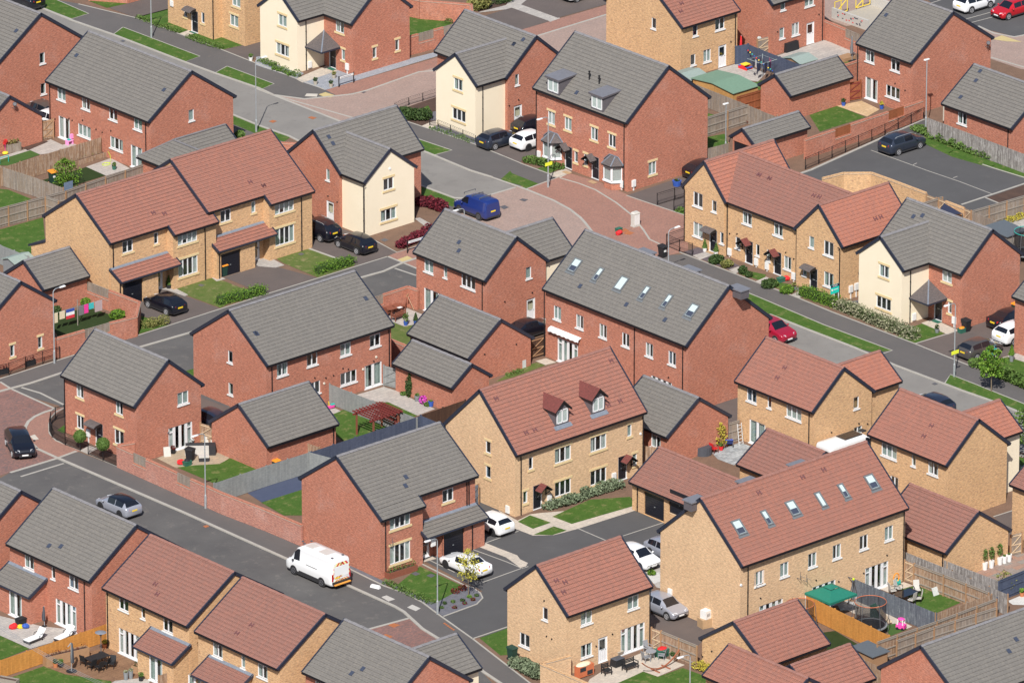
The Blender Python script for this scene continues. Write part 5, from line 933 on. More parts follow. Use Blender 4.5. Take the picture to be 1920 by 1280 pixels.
G('pavement', 'paving_brick', [('C1', 400, 525), ('C1', 470, 508), ('C1', 470, 700), ('C1', 575, 828), ('C1', 415, 878), ('C1', 270, 815), ('C1', 180, 720), ('C1', 190, 640), ('C1', 250, 580)], 3); G('pavement', 'tactile_pale', [('C1', 215, 720), ('C1', 250, 708), ('C1', 280, 742), ('C1', 245, 750)], 5)
G('pavement', 'paving_brick', [('C1', -150, 390), ('C1', -60, 310), ('C1', 0, 332), ('C1', 75, 375), ('C1', 0, 395)], 4)
strip('kerb', 'kerb', [(400, 525), (320, 548), (250, 580), (205, 615), (183, 655), (180, 700), (205, 750), (270, 812), (415, 878)], .28, 0, .04, 'C1'); strip('kerb', 'kerb', [(75, 982), (410, 880), (550, 828)], .25, 0, .03, 'C1')
G('garden_bed', 'mulch', [('C1', 465, 520), ('C1', 365, 585), ('C1', 352, 690), ('C1', 400, 750), ('C1', 580, 822), ('C1', 640, 790), ('C1', 470, 720)], 5); strip('kerb', 'kerb', [(465, 518), (400, 550), (365, 590), (352, 640), (355, 700), (400, 752), (580, 824), (850, 940)], .12, 0, .05, 'C1')
G('garden_bed', 'mulch', [('C1', 635, 850), ('C1', 700, 800), ('C1', 850, 850), ('C1', 850, 942)], 5); G('path', 'slab_grey', [('C1', 575, 825), ('C1', 640, 790), ('C1', 710, 805), ('C1', 632, 850)], 6); G('lawn', 'lawn', [('C1', 410, 680), ('C1', 465, 640), ('C1', 465, 700)], 6)
G('driveway', 'asphalt_drive', [('C1', 1440, 440), ('C1', 1640, 515), ('C1', 1540, 600), ('C1', 1440, 620)], 4); G('lawn', 'lawn', [('C1', 1340, 250), ('C1', 1395, 235), ('C1', 1395, 300)], 4)
G('lawn', 'lawn', [('B1', 985, 1180), ('B1', 1015, 1045), ('B1', 1110, 1080), ('B1', 1210, 1112)], 5)
G('road', 'asphalt_dark', [(-80, 940), (20, 885), (108, 859), (349, 963), (500, 1031), (540, 1049), (647, 1095), (740, 1137), (769, 1158), (740, 1240), (640, 1230), (500, 1170), (250, 1070), (0, 990), (-80, 1000)], 1)
G('road', 'asphalt_dark', [(850, 1262), (900, 1255), (960, 1320), (840, 1320)], 1)
G('pavement', 'paving_brick_dark', [('D2', 735, 912), ('D2', 1110, 810), ('D2', 1200, 890), ('D2', 1300, 950), ('D2', 1400, 1010), ('D2', 1620, 1185), ('D2', 1480, 1205), ('D2', 1000, 1100)], 3)
strip('kerb', 'kerb', [(735, 912), (1110, 810)], .25, 0, .03, 'D2'); strip('kerb', 'kerb', [(1480, 1205), (1620, 1185)], .25, 0, .03, 'D2')
G('footpath', 'asphalt_foot', [(108, 857), (145, 846), (221, 875), (417, 963), (500, 995), (566, 1023), (657, 1067), (720, 1098), (760, 1112), (792, 1129), (824, 1153), (886, 1197), (1000, 1285), (1040, 1320), (980, 1320), (940, 1282), (907, 1260), (840, 1206), (792, 1179), (769, 1158), (740, 1137), (647, 1095), (500, 1031), (349, 963)], 2)
strip('kerb', 'kerb', [(108, 859), (349, 963), (500, 1031), (540, 1049), (647, 1095), (740, 1137), (757, 1147), (769, 1158), (792, 1179), (818, 1195), (840, 1206), (875, 1234), (907, 1260), (940, 1282), (980, 1318)], .27, 0, .08)
strip('kerb', 'kerb', [(221, 875), (417, 963), (500, 995), (566, 1023), (657, 1067), (720, 1098), (760, 1112), (792, 1129), (824, 1153), (886, 1197), (1000, 1285)], .14, 0, .04); strip('bay_marking', 'kerb', [(150, 1010), (460, 915)], .2, .006, .012, 'C1')
G('garden_bed', 'gravel_slate', [(646, 1058), (657, 1060), (723, 1091), (724, 1098), (657, 1067)], 4)
for p in ([(902, 660), (940, 648), (1002, 676), (955, 692)], [(1088, 735), (1125, 714), (1186, 742), (1150, 761)]): G('service_cover', 'concrete', p, 5, 'D2')
for r, p in (('D2', [(950, 862), (985, 845), (1040, 862), (990, 880)]), ('D2', [(893, 945), (935, 925), (985, 945), (940, 967)]), ('B3', [(800, 455), (835, 435), (882, 448), (848, 464)]), ('D1', [(1460, 150), (1490, 142), (1508, 152), (1480, 162)]), ('A2', [(92, 876), (120, 866), (152, 874), (122, 887)]), ('A2', [(372, 848), (400, 840), (438, 850), (408, 861)]), ('B3', [(770, 430), (815, 418), (845, 432), (805, 445)])): G('manhole_cover', 'copper', p, 5, r)
for r, p in (('A2', [(750, 662), (770, 657), (795, 665), (772, 674)]), ('B3', [(52, 212), (75, 202), (118, 210), (90, 224)]), ('B2', [(1755, 262), (1790, 250), (1822, 266), (1785, 280)]), ('B2', [(895, 500), (925, 488), (955, 500), (925, 514)]), ('B1', [(1425, 825), (1445, 816), (1475, 826), (1450, 836)]), ('B2', [(300, 602), (325, 592), (350, 601), (325, 612)]), ('A1', [(865, 298), (885, 290), (905, 298), (885, 306)]), ('C4', [(1255, 343), (1280, 335), (1300, 345), (1278, 353)]), ('D2', [(1225, 507), (1260, 492), (1292, 505), (1262, 522)]), ('D2', [(1118, 492), (1150, 478), (1182, 494), (1150, 508)])): G('drain_cover', 'steel_dark', p, 7, r)
for k in range(6): x = 1345 + k * 13; y = 848 + k * 9; G('drain_cover', 'copper', [(x, y), (x + 14, y - 4), (x + 24, y + 3), (x + 10, y + 8)], 5, 'D2')
G('courtyard', 'asphalt_court', [(824, 1153), (880, 1120), (905, 1108), (850, 1080), (788, 1047), (790, 1035), (860, 1010), (885, 1000), (885, 930), (905, 930), (940, 958), (1000, 1003), (1085, 990), (1196, 952), (1250, 985), (1290, 1000), (1240, 1060), (1222, 1075), (1222, 1200), (1060, 1200), (960, 1180), (888, 1197)], 3)
G('lawn', 'lawn', [('D2', 1020, 570), ('D2', 1180, 440), ('D2', 1510, 590), ('D2', 1290, 710), ('D2', 950, 565)], 5); G('garden_bed', 'gravel_slate', [('D2', 905, 545), ('D2', 960, 560), ('D2', 1290, 705), ('D2', 1500, 590), ('D2', 1560, 592), ('D2', 1615, 635), ('D2', 1630, 670), ('D2', 1585, 712), ('D2', 1350, 800), ('D2', 1195, 702)], 6)
strip('kerb', 'kerb', [(1190, 420), (1330, 490), (1500, 575), (1560, 592), (1615, 632), (1632, 668), (1590, 712), (1350, 800)], .12, 0, .05, 'D2'); G('path', 'slab', [('D2', 1180, 410), ('D2', 1270, 370), ('D2', 1300, 385), ('D2', 1190, 415)], 7)
G('path', 'slab', [('D2', 1575, 288), ('D2', 1620, 258), ('D2', 1750, 310), ('D2', 1880, 360), ('D3', 60, 390), ('D3', 115, 415), ('D3', 100, 440), ('D3', 60, 450), ('D2', 1800, 375)], 6)
for p in ([(1545, 312), (1800, 405), (1920, 455), (1960, 440)], [(1630, 555), (1920, 450)], [(1650, 272), (1890, 185)], [(1250, 395), (1430, 482)]): strip('bay_marking', 'kerb', p, .1, .014, .022, 'D2')
for p in ([(478, 168), (680, 255)], [(800, 220), (1110, 118)], [(985, 320), (1060, 300)]): strip('bay_marking', 'kerb', p, .1, .014, .022, 'D3')
G('path', 'slab', [('D2', 1800, 95), ('D3', -100, 35), ('D3', 40, 110), ('D3', 130, 65), ('D3', 210, 55), ('D3', 900, 0), ('D3', 905, 32), ('D3', 480, 168), ('D3', 300, 215), ('D3', 150, 218), ('D3', 0, 160), ('D2', 1820, 135)], 5)
for p in ([(290, 82), (560, -40), (850, -60), (895, 0), (430, 135)], [(42, 118), (130, 72), (280, 125), (150, 170)], [(155, 212), (300, 152), (395, 182), (290, 215)]): G('lawn', 'lawn', p, 7, 'D3')
G('path', 'slab_grey', [('D3', 940, 450), ('D3', 1080, 400), ('D3', 1080, 600), ('D3', 1040, 590)], 4); G('garden_bed', 'gravel_white', [('D3', 972, 500), ('D3', 1060, 480), ('D3', 1075, 545), ('D3', 1020, 565)], 5)
G('driveway', 'asphalt_drive', [('D3', 1000, 650), ('D3', 1130, 680), ('D3', 1460, 880), ('D3', 1340, 1010), ('D3', 1000, 890)], 4)
G('lawn', 'lawn', [('D2', 1610, 955), ('D2', 1810, 885), ('D2', 1850, 1000), ('D2', 1820, 1075), ('D2', 1760, 1080)], 5); strip('kerb', 'kerb', [(1560, 960), (1810, 875)], .12, 0, .04, 'D2')
G('patio', 'slab_sand', [('C1', 1130, 880), ('C1', 1230, 838), ('C1', 1450, 780), ('C1', 1655, 875), ('C1', 1580, 925), ('C1', 1270, 950)], 4); G('lawn', 'lawn', [('C1', 1275, 945), ('C1', 1400, 930), ('C1', 1580, 920), ('C1', 1660, 878), ('C1', 1860, 960), ('C1', 1540, 1060), ('C1', 1450, 1020)], 5)
G('patio', 'slab_grey', [('C2', 700, 430), ('C2', 920, 365), ('C2', 1030, 400), ('C2', 1300, 520), ('C2', 1165, 572), ('C2', 900, 480)], 4); G('lawn', 'lawn', [('C2', 885, 478), ('C2', 950, 475), ('C2', 1160, 572), ('C2', 1120, 590)], 5); G('lawn', 'lawn', [('C2', 560, 545), ('C2', 640, 530), ('C2', 1000, 650), ('C2', 650, 770), ('C2', 550, 700)], 4); G('path', 'slab_grey', [('C2', 510, 530), ('C2', 570, 520), ('C2', 610, 540), ('C2', 560, 560)], 5)
G('garden_bed', 'soil', [('C2', 1030, 410), ('C2', 1060, 395), ('C2', 1330, 510), ('C2', 1290, 525)], 6)
G('garden_deck', 'deck_navy', [('C2', -60, 1130), ('C2', 390, 968), ('C2', 500, 1000), ('C2', 340, 1105), ('C2', 40, 1196)], 4); G('lawn', 'lawn', [('C2', 38, 1198), ('C2', 345, 1100), ('C2', 420, 1290), ('C2', 200, 1290)], 5)
G('patio', 'slab_grey', [('B2', 960, 1080), ('B2', 930, 1010), ('B2', 1075, 985), ('B2', 1210, 1040), ('B2', 1195, 1100), ('B2', 1070, 1122)], 4); G('lawn', 'lawn_dry', [('B2', 940, 1070), ('B2', 1060, 1122), ('B2', 1200, 1100), ('B2', 1090, 1275), ('B2', 940, 1230)], 5)
G('lawn', 'lawn_fake', [('A1', -60, 1190), ('A1', 0, 1135), ('A1', 215, 1083), ('A1', 288, 1115), ('A1', 60, 1195)], 5); G('patio', 'slab_grey', [('A1', 200, 1075), ('A1', 365, 1005), ('A1', 450, 1045), ('A1', 580, 1020), ('A1', 640, 1060), ('A1', 290, 1115)], 4); G('path', 'slab_grey', [('A1', -60, 1150), ('A1', 190, 1075), ('A1', 215, 1085), ('A1', -60, 1170)], 6)
G('garden_bed', 'mulch', [('A1', 160, 1065), ('A1', 320, 1015), ('A1', 350, 1022), ('A1', 200, 1085)], 6)
G('lawn', 'lawn_dark', [('B1', 290, 75), ('A1', 620, 1205), ('A1', 640, 1195), ('B1', 780, 30), ('B1', 450, 135)], 5); G('patio', 'slab_grey', [('A1', 620, 1203), ('A1', 800, 1140), ('A1', 935, 1215), ('A1', 765, 1268)], 6)
G('lawn', 'lawn', [('B1', -60, 130), ('B1', 60, 138), ('B1', 225, 205), ('B1', 0, 290), ('B1', -60, 300)], 4); G('lawn', 'lawn', [('B1', -60, 450), ('B1', 0, 425), ('B1', 310, 338), ('B1', 330, 560), ('B1', 245, 610), ('B1', 185, 618), ('B1', -60, 530)], 4)
G('lawn', 'lawn_dark', [('B1', 395, 1040), ('B1', 640, 985), ('B1', 860, 1060), ('B1', 790, 1110), ('B1', 590, 1155), ('B1', 420, 1200), ('B1', 390, 1150)], 5)
G('patio', 'slab_grey', [('D1', -60, 780), ('D1', 0, 795), ('D1', 300, 870), ('D1', 580, 900), ('D1', 550, 935), ('D1', 215, 1032), ('D1', 0, 935), ('D1', -60, 915)], 4); G('lawn', 'lawn', [('D1', -60, 920), ('D1', 0, 937), ('D1', 212, 1032), ('D1', 0, 1115), ('D1', -60, 1130)], 5)
G('lawn', 'lawn', [('D1', 60, 1245), ('D1', 320, 1155), ('D1', 470, 1215), ('D1', 800, 1265), ('D1', 820, 1330), ('D1', -60, 1340)], 4); G('patio', 'slab_grey', [('D1', 800, 1280), ('D1', 870, 1235), ('D1', 985, 1230), ('D1', 1080, 1260), ('D1', 1060, 1330), ('D1', 820, 1330)], 5)
G('patio', 'slab', [('D3', 540, 1285), ('D3', 560, 1250), ('D3', 720, 1150), ('D3', 960, 1050), ('D3', 1245, 1148), ('D3', 1050, 1232), ('D3', 945, 1195), ('D3', 740, 1290), ('D3', 600, 1330)], 4); G('lawn', 'lawn', [('D3', 735, 1290), ('D3', 945, 1197), ('D3', 1050, 1234), ('D3', 1230, 1170), ('D3', 1420, 1240), ('D3', 1420, 1350), ('D3', 700, 1350)], 5)
G('lawn', 'lawn', [('D4', 1030, 600), ('D4', 1170, 575), ('D4', 1475, 695), ('D4', 1290, 775), ('D4', 1150, 725)], 4); G('patio', 'slab', [('D4', 880, 600), ('D4', 1055, 553), ('D4', 1125, 578), ('D4', 950, 630)], 5)
G('patio', 'slab', [('D4', 540, 700), ('D4', 760, 690), ('D4', 1115, 872), ('D4', 1060, 895), ('D4', 930, 830), ('D4', 700, 780)], 4); G('patio', 'slab_bluegrey', [('D4', 550, 660), ('D4', 700, 700), ('D4', 700, 750), ('D4', 600, 760)], 5); G('lawn', 'lawn_fake', [('D4', 900, 870), ('D4', 990, 850), ('D4', 1080, 893), ('D4', 960, 940)], 5); G('lawn', 'lawn_dark', [('D4', 470, 915), ('D4', 560, 903), ('D4', 725, 1000), ('D4', 560, 1070), ('D4', 490, 1050)], 4)
G('patio', 'slab_mixed', [('D4', 1470, 455), ('D4', 1600, 420), ('D4', 1900, 340), ('D4', 2100, 400), ('D4', 1920, 475), ('D4', 1720, 545), ('D4', 1600, 500)], 4); G('garden_bed', 'gravel_white', [('D4', 1800, 690), ('D4', 1920, 640), ('D4', 2100, 620), ('D4', 2000, 720), ('D4', 1840, 715)], 4)
G('driveway', 'asphalt_drive', [('D4', 1700, 82), ('D4', 1900, 20), ('D4', 1960, 100), ('D4', 1900, 190), ('D4', 1820, 215), ('D4', 1770, 150)], 3); strip('kerb', 'kerb', [(1700, 82), (1900, 18)], .12, 0, .03, 'D4')
G('courtyard', 'asphalt_drive', [('C3', 1465, 492), ('C3', 1635, 440), ('C3', 1640, 610), ('C3', 1560, 625), ('C3', 1450, 640)], 3); G('patio', 'slab_bluegrey', [('C3', 1440, 840), ('C3', 1640, 765), ('C3', 1715, 792), ('C3', 1600, 930), ('C3', 1480, 885)], 4)
G('lawn', 'lawn_dry', [('C3', -120, 330), ('C3', 30, 235), ('C3', 180, 190), ('C3', 240, 210), ('C3', 0, 300)], 4); G('path', 'slab', [('C3', 168, 180), ('C3', 245, 160), ('C3', 320, 190), ('C3', 240, 210)], 5)
# ================================================================ FENCES, GARDEN WALLS, GATES, RAILINGS
def base_pts(pts, reg, h, top=True):
 r = []
 for p in pts:
  q = P(*Q(reg, *p) if len(p) == 2 else Q(*p), h if top else 0); q.z = 0; r.append(est(q))
 return r
def fence(label, mat, pts, reg=None, h=1.8, rails=0, top=True, step=2.4, cat='fence', name='fence', trellis=0, group=None):
 e = base_pts(pts, reg, h, top); o0 = e[0]; root = thing(name, label, cat, wor(o0), AZ, group)
 for a, b in zip(e, e[1:]):
  a, b = a - o0, b - o0; d = b - a; l = d.length; d.normalize(); n = Vector((d.y, -d.x, 0)); n = n if n.y + n.x < 0 else -n; Z = Vector((0, 0, 1)); m = MB()
  n_ = max(1, round(l / step)); jag = random.Random(int(l * 100))
  m.obox(a, d, n, Z, (0, l), (-.012, .012), (.03, h)); m.build('panel', mat, root)
  if rails:
   m = MB()
   for z in (.3, h * .55, h - .1)[0 if rails > 1 else 0:]: m.obox(a, d, n, Z, (0, l), (.014, .07), (z - .045, z + .045))
   m.obox(a, d, n, Z, (0, l), (-.03, .05), (h + .002, h + .035)); m.build('rail', 'wood_grey' if mat in ('fence_grey', 'fence_brown', 'fence_silver') else mat, root)
  for k in range(n_ + 1):
   t = l * k / n_; m = MB(); s = .016 if rails else -.1
   m.obox(a, d, n, Z, (t - .05, t + .05), (s, s + .09), (0, h + .04)); m.build('post', 'wood' if mat in ('fence_grey', 'fence_brown', 'fence_silver') else mat, root)
  if trellis:
   m = MB()
   for k in range(int(l / .2) + 1): m.obox(a, d, n, Z, (min(k * .2, l - .02), min(k * .2 + .03, l)), (-.01, .01), (h + .04, h + trellis))
   for z in (h + .05, h + trellis / 2, h + trellis): m.obox(a, d, n, Z, (0, l), (-.02, .02), (z - .03, z))
   m.build('trellis', mat, root)
 return root
def gwall(label, mat, pts, reg=None, h=1.85, top=True, inserts=(), imat='fence_grey', th=.22, cop=None, ireg=None, group=None):
 e = base_pts(pts, reg, h, top); o0 = e[0]; root = thing('garden_wall', label, 'wall', wor(o0), AZ, group); cop = cop or 'brick_red'
 for a, b in zip(e, e[1:]):
  A_, B_ = a, b; a, b = a - o0, b - o0; d = b - a; l = d.length; d.normalize(); n = Vector((d.y, -d.x, 0)); n = n if n.y < 0 else -n; Z = Vector((0, 0, 1)); cuts = []
  for (x0, x1) in inserts:
   f = lambda px: min(range(201), key=lambda k: abs(proj(wor(A_ + (B_ - A_) * (k / 200)) + Vector((0, 0, h)))[0] - px)) / 200 * l
   X0, X1 = Q(ireg or reg, x0, 0)[0], Q(ireg or reg, x1, 0)[0]; t0, t1 = sorted((f(X0), f(X1)))
   if t1 - t0 > .5: cuts.append((t0, t1))
  cuts.sort(); m = MB(); c = MB(); t = 0
  def seg(s0, s1, hh):
   m.obox(a, d, n, Z, (s0, s1), (-th / 2, th / 2), (0, hh - .115)); c.obox(a, d, n, Z, (s0, s1), (-th / 2 - .035, th / 2 + .035), (hh - .115, hh - .085), 1); c.obox(a, d, n, Z, (s0, s1), (-th / 2, th / 2), (hh - .085, hh + .02), 0)
  for (s0, s1) in cuts + [(l, l)]:
   if s0 > t: seg(t, s0, h)
   if s1 > s0:
    seg(s0, s1, h * .55); p = MB(); p.obox(a, d, n, Z, (s0, s1), (-.03, .03), (h * .55 + .03, h - .02)); p.obox(a, d, n, Z, (s0, s1), (-.045, .045), (h - .02, h + .01)); p.build('panel', imat, root)
   t = s1
  m.build('wall', mat, root); c.build('coping', [cop, 'stone'], root)
 return root
def gate(label, mat, pts, reg, h=1.8, brace='wood_pale', top=True, group=None):
 e = base_pts(pts, reg, h, top); o0 = e[0]; root = thing('gate', label, 'gate', wor(o0), AZ, group); a, b = Vector((0, 0, 0)), e[1] - o0; d = b - a; l = d.length; d.normalize(); n = Vector((d.y, -d.x, 0)); n = n if n.y + n.x < 0 else -n; Z = Vector((0, 0, 1))
 m = MB(); m.obox(a, d, n, Z, (.03, l - .03), (-.012, .012), (.06, h)); m.build('panel', mat, root)
 m = MB()
 for z in (.25, h / 2, h - .15): m.obox(a, d, n, Z, (.03, l - .03), (.014, .05), (z - .04, z + .04))
 m.bar(a + d * .1 + n * .06 + Z * .25, a + d * (l - .1) + n * .06 + Z * (h / 2), .04, .07); m.bar(a + d * .1 + n * .06 + Z * (h / 2), a + d * (l - .1) + n * .06 + Z * (h - .15), .04, .07); m.build('brace', brace, root)
 for t in (0, l): m = MB(); m.obox(a, d, n, Z, (t - .06, t + .06), (-.05, .05), (0, h + .08)); m.build('post', mat if mat in ('fence_chestnut', 'fence_navy', 'fence_light_grey', 'fence_dark') else 'wood', root)
 return root
def railing(label, pts, reg, h=1.0, top=False, hoops=False, name='railing', group=None, dense=.12):
 e = base_pts(pts, reg, h, top); o0 = e[0]; root = thing(name, label, 'railing', wor(o0), AZ, group); Z = Vector((0, 0, 1)); m = MB(); po = MB()
 for a, b in zip(e, e[1:]):
  a, b = a - o0, b - o0; d = (b - a); l = d.length; d.normalize()
  if not hoops: m.bar(a + Z * h, b + Z * h, .035); m.bar(a + Z * .1, b + Z * .1, .03); m.bar(a + Z * (h - .14), b + Z * (h - .14), .02)
  k = 0
  while k * dense < l: t = k * dense; m.cyl(a + d * t + Z * .03, a + d * t + Z * (h - .14 if not hoops else h), .009, n=4, cap=False); k += 1
  if hoops:
   m.bar(a + Z * .1, b + Z * .1, .02); m.bar(a + Z * (h * .6), b + Z * (h * .6), .02); k = 0
   while k * .26 < l - .2:
    c = a + d * (k * .26 + .12); pts_ = [c + d * (.12 * cos(x * pi / 5)) + Z * (h + .12 * sin(x * pi / 5)) for x in range(6)]; m.tube(pts_, .012, 4); k += 1
  n_ = max(1, round(l / 1.8))
  for k in range(n_ + 1): po = MB(); p = a + d * (l * k / n_); po.bar(p, p + Z * (h + .06), .05); po.build('post', 'black', root)
 m.build('bars', 'black', root); return root
F = fence
F('brown board fence behind the pink toy table, top left', 'fence_brown', [(0, 1210), (727, 990)], 'A1')
F('weathered grey board fence between the two small left gardens', 'fence_grey', [(0, 1198), (240, 1275), (452, 1352)], 'A1')
F('railed timber fence running behind the left buff brick house up to the grey garage', 'fence_grey', [('B1', -80, 292), ('B1', 330, 185), ('B1', 470, 147), ('A1', 1040, 1180)], None, rails=1)
F('short railed fence return beside the blue washing at the left buff gable', 'fence_grey', [(330, 188), (425, 218)], 'B1', rails=1)
F('bright orange board fence between the sun lounger patio and the decked garden', 'fence_orange', [(-80, 1140), (0, 1115), (775, 850)], 'D1', h=1.5)
F('bright orange fence with trellis top beside the green gazebo', 'fence_orange', [(298, 618), (945, 935)], 'D4', trellis=0)
F('blotchy blue-grey painted fence between the trampoline garden and the lawn with grey chairs', 'fence_bluegrey', [(672, 518), (1285, 775)], 'D4')
F('railed brown fence behind the lawn with grey chairs', 'fence_brown', [(1130, 420), (1345, 500), (1670, 628)], 'D4', rails=1)
F('silvery weathered fence directly behind the railed brown fence', 'fence_silver', [(1060, 333), (1400, 470), (1800, 640)], 'D4')
F('silvery weathered fence in front of the white flower pots', 'fence_silver', [(1342, 393), (1735, 545)], 'D4')
F('brown fence closing the lower end of the lawn with grey chairs', 'fence_brown', [(1288, 775), (1690, 640)], 'D4')
F('upper railed fence behind the grey roof at the bottom right', 'fence_brown', [(860, 985), (1290, 835), (1720, 672)], 'D4', rails=1)
F('lower railed fence close behind the grey roof at the bottom right', 'fence_grey', [(1000, 975), (1270, 878), (1720, 735)], 'D4', rails=1, h=1.6)
F('brown fence beside the dark roofed shed at the bottom right', 'fence_brown', [(490, 1052), (640, 1052), (890, 1165)], 'D4', rails=0)
F('railed brown fence between the hammock patio and the silver car', 'fence_brown', [(1075, 905), (1335, 1010)], 'D3', rails=1)
F('light grey fence beside the lawn with the dark red pergola', 'fence_light_grey', [(527, 343), (1155, 590)], 'C2')
F('long navy fence below the dark red pergola', 'fence_navy', [(400, 832), (1187, 573), (1355, 640)], 'C2', h=1.85)
F('light grey fence around the navy deck', 'fence_light_grey', [('C1', 1545, 1058), ('C1', 1920, 932), ('C2', 385, 835), ('C2', 560, 882)], None)
F('dark brown fence with small lights between the pale patio and the tall buff pair', 'fence_dark', [(1187, 568), (1510, 458)], 'C2')
F('short brown fence between the grey garage and the light grey fence', 'fence_brown', [(325, 755), (455, 800)], 'C2', h=1.5)
F('weathered grey fence beside the orange shed, top right', 'fence_grey', [('A3', 1330, 612), ('A3', 1640, 735), ('A3', 1920, 850), ('A4', 140, 830)], None)
F('railed grey fence across the small garden beside the dormer pair', 'fence_grey', [(1400, 848), (1700, 755)], 'A3', rails=1)
F('chestnut painted fence beside the green roofed shed', 'fence_chestnut', [(1618, 700), (1806, 645)], 'A3', rails=1)
F('small grey fence beside the garage with the open doorway', 'fence_grey', [(1400, 1072), (1562, 1030)], 'A3', h=1.5)
F('navy painted fence with a string of coloured lights above the children picnic table', 'fence_navy', [('A3', 1612, 333), ('A3', 1700, 318), ('A4', 10, 352), ('A4', 310, 468)], None)
F('long weathered grey fence along the right edge of the car park', 'fence_silver', [(1225, 848), (1920, 1110), (2150, 1195)], 'A4')
F('railed grey fence below the car park on the right', 'fence_grey', [(1540, 292), (1920, 182), (2150, 115)], 'B4', rails=1)
F('grey board fence behind the cream corner house on the right', 'fence_grey', [(1540, 292), (1700, 355), (1920, 440)], 'B4')
F('small railed fence piece behind the navy sail, right', 'fence_grey', [(1190, 235), (1330, 190)], 'B4', rails=1)
F('wooden fence between the tall buff pair and the grey roofed garage', 'fence_brown', [(950, 790), (1050, 800)], 'C3')
F('wooden fence beside the blue sun lounger and grey patio', 'fence_grey', [(1545, 630), (1640, 605)], 'C3', rails=1)
F('navy painted railed fence at the right edge beside the white gravel', 'fence_navy', [(1735, 545), (1920, 470), (2100, 400)], 'D4', rails=1)
F('short navy fence piece beside the white gravel', 'fence_navy', [(1730, 665), (1805, 632)], 'D4', h=1.2)
F('small wooden fence corner behind the grey lean-to at the bottom left', 'fence_brown', [(1145, 1225), (1245, 1190)], 'D1', h=1.3)
F('light grey painted fence at the left edge behind the buff gable lawn', 'fence_light_grey', [(-80, 510), (0, 535), (200, 615)], 'B1')
Wl = gwall
Wl('long red brick garden wall with four timber panels along the lower road', 'brick_red_bloomed', [(221, 875), (417, 963), (500, 995), (566, 1023)], None, top=False, inserts=((250, 275), (333, 358.5)), ireg=None)
Wl('red brick wall return climbing to the topiary house gable', 'brick_red', [(221, 833), (252, 828)], None, h=1.85)
Wl('red brick garden wall around the washing line garden', 'brick_red', [('B1', 595, 785), ('B1', 1005, 943), ('B1', 980, 1045), ('B1', 790, 1092), ('B1', 400, 1205)], None, inserts=((158, 205),), ireg=None)
Wl('red brick wall behind the outdoor dining table', 'brick_red', [('B2', 845, 912), ('B2', 1095, 830), ('B2', 1165, 855)], None, inserts=((690, 718),), ireg=None)
Wl('low red brick wall with a dark shadowed face below the dining garden', 'brick_red_dark', [(955, 1205), (1095, 1262)], 'B2')
Wl('long red brick wall with two orange panels beside the car park railing', 'brick_red', [(340, 1145), (1185, 862)], 'A4', top=False, inserts=((940, 1055), (555, 668)), imat='fence_chestnut')
Wl('red brick wall with a grey timber panel above the pale patio, top right', 'brick_red', [(472, 140), (735, 250)], 'A4', inserts=((636, 760),))
Wl('short red brick wall beside the folded grey parasol', 'brick_red', [(620, 470), (740, 430)], 'A4')
Wl('red brick wall with two timber panels beside the gravel strip at the top', 'brick_red', [(1090, 265), (1440, 170)], 'A2', inserts=((1165, 1278), (1345, 1430)))
Wl('red brick wall at the top edge behind the small square lawn', 'brick_red', [(1085, -20), (1180, 0), (1550, 30), (1556, 90)], 'A2')
Wl('low red brick wall at the top left corner beyond the road', 'brick_red', [(640, 5), (920, 25), (1020, -4)], 'A1', top=False)
Wl('red brick wall between the garage roof and the cream corner house on the left', 'brick_red', [(85, 1022), (300, 1030)], 'A2')
Wl('buff brick garden wall with tiled coping at the bottom centre', 'brick_buff_pale', [('D3', 420, 1078), ('D3', 210, 1135), ('D3', 560, 1285), ('D3', 640, 1320)], None, cop='brick_buff')
Wl('curved buff brick wall bounding the car park behind the terrace', 'brick_buff', [('B4', 470, 52), ('B4', 620, 14), ('B4', 820, 12), ('B4', 960, 62), ('B4', 1215, 158)], None, cop='brick_buff')
Wl('short buff brick wall piece between two timber gates at the car park', 'brick_buff', [(1358, 218), (1490, 268)], 'B4', cop='brick_buff')
gate('tall wooden garden gate beside the left edge garage', 'fence_brown', [(302, 870), (382, 858)], 'A1', brace='wood'); gate('chestnut gate beside the red brick garage and tan patio', 'fence_chestnut', [(643, 600), (745, 580)], 'A4', brace='wood_red')
gate('grey gate at the right edge beyond the white pots', 'fence_grey', [(1825, 215), (1905, 195)], 'D4', brace='wood_pale'); gate('wooden gate with white braces beside the outdoor sofa', 'fence_brown', [(1443, 625), (1530, 650)], 'C1', brace='wood_pale')
gate('dark brown gate between the centre garage and the skylight terrace', 'fence_dark', [(137, 25), (235, -5)], 'C3', brace='wood'); gate('light grey painted gate beside the climbing plants', 'fence_light_grey', [(920, 212), (1022, 238)], 'C2', brace='fence_light_grey')
gate('brown gate with white braces at the end of the hammock fence', 'fence_brown', [(1005, 880), (1075, 905)], 'D3', brace='wood_pale'); gate('brown gate with white braces beside the long terrace French doors', 'fence_brown', [(1062, 395), (1132, 420)], 'D4', brace='wood_pale')
gate('grey gate with a white brace beside the patio heater, top right', 'fence_grey', [(0, 285), (108, 258)], 'A4', brace='wood_pale'); gate('timber gate right of the curved buff wall', 'fence_brown', [(1220, 172), (1290, 198)], 'B4', brace='wood_pale')
gate('timber gate left of the short buff wall piece', 'fence_brown', [(1305, 200), (1358, 220)], 'B4', brace='wood_pale'); gate('timber gate at the car park corner beside the grey fence', 'fence_brown', [(1490, 270), (1540, 290)], 'B4', brace='wood_pale')
gate('blue-grey side gate between the centre red house and the tall buff pair', 'fence_bluegrey', [(1540, 1085), (1602, 1066)], 'C2', brace='fence_bluegrey')
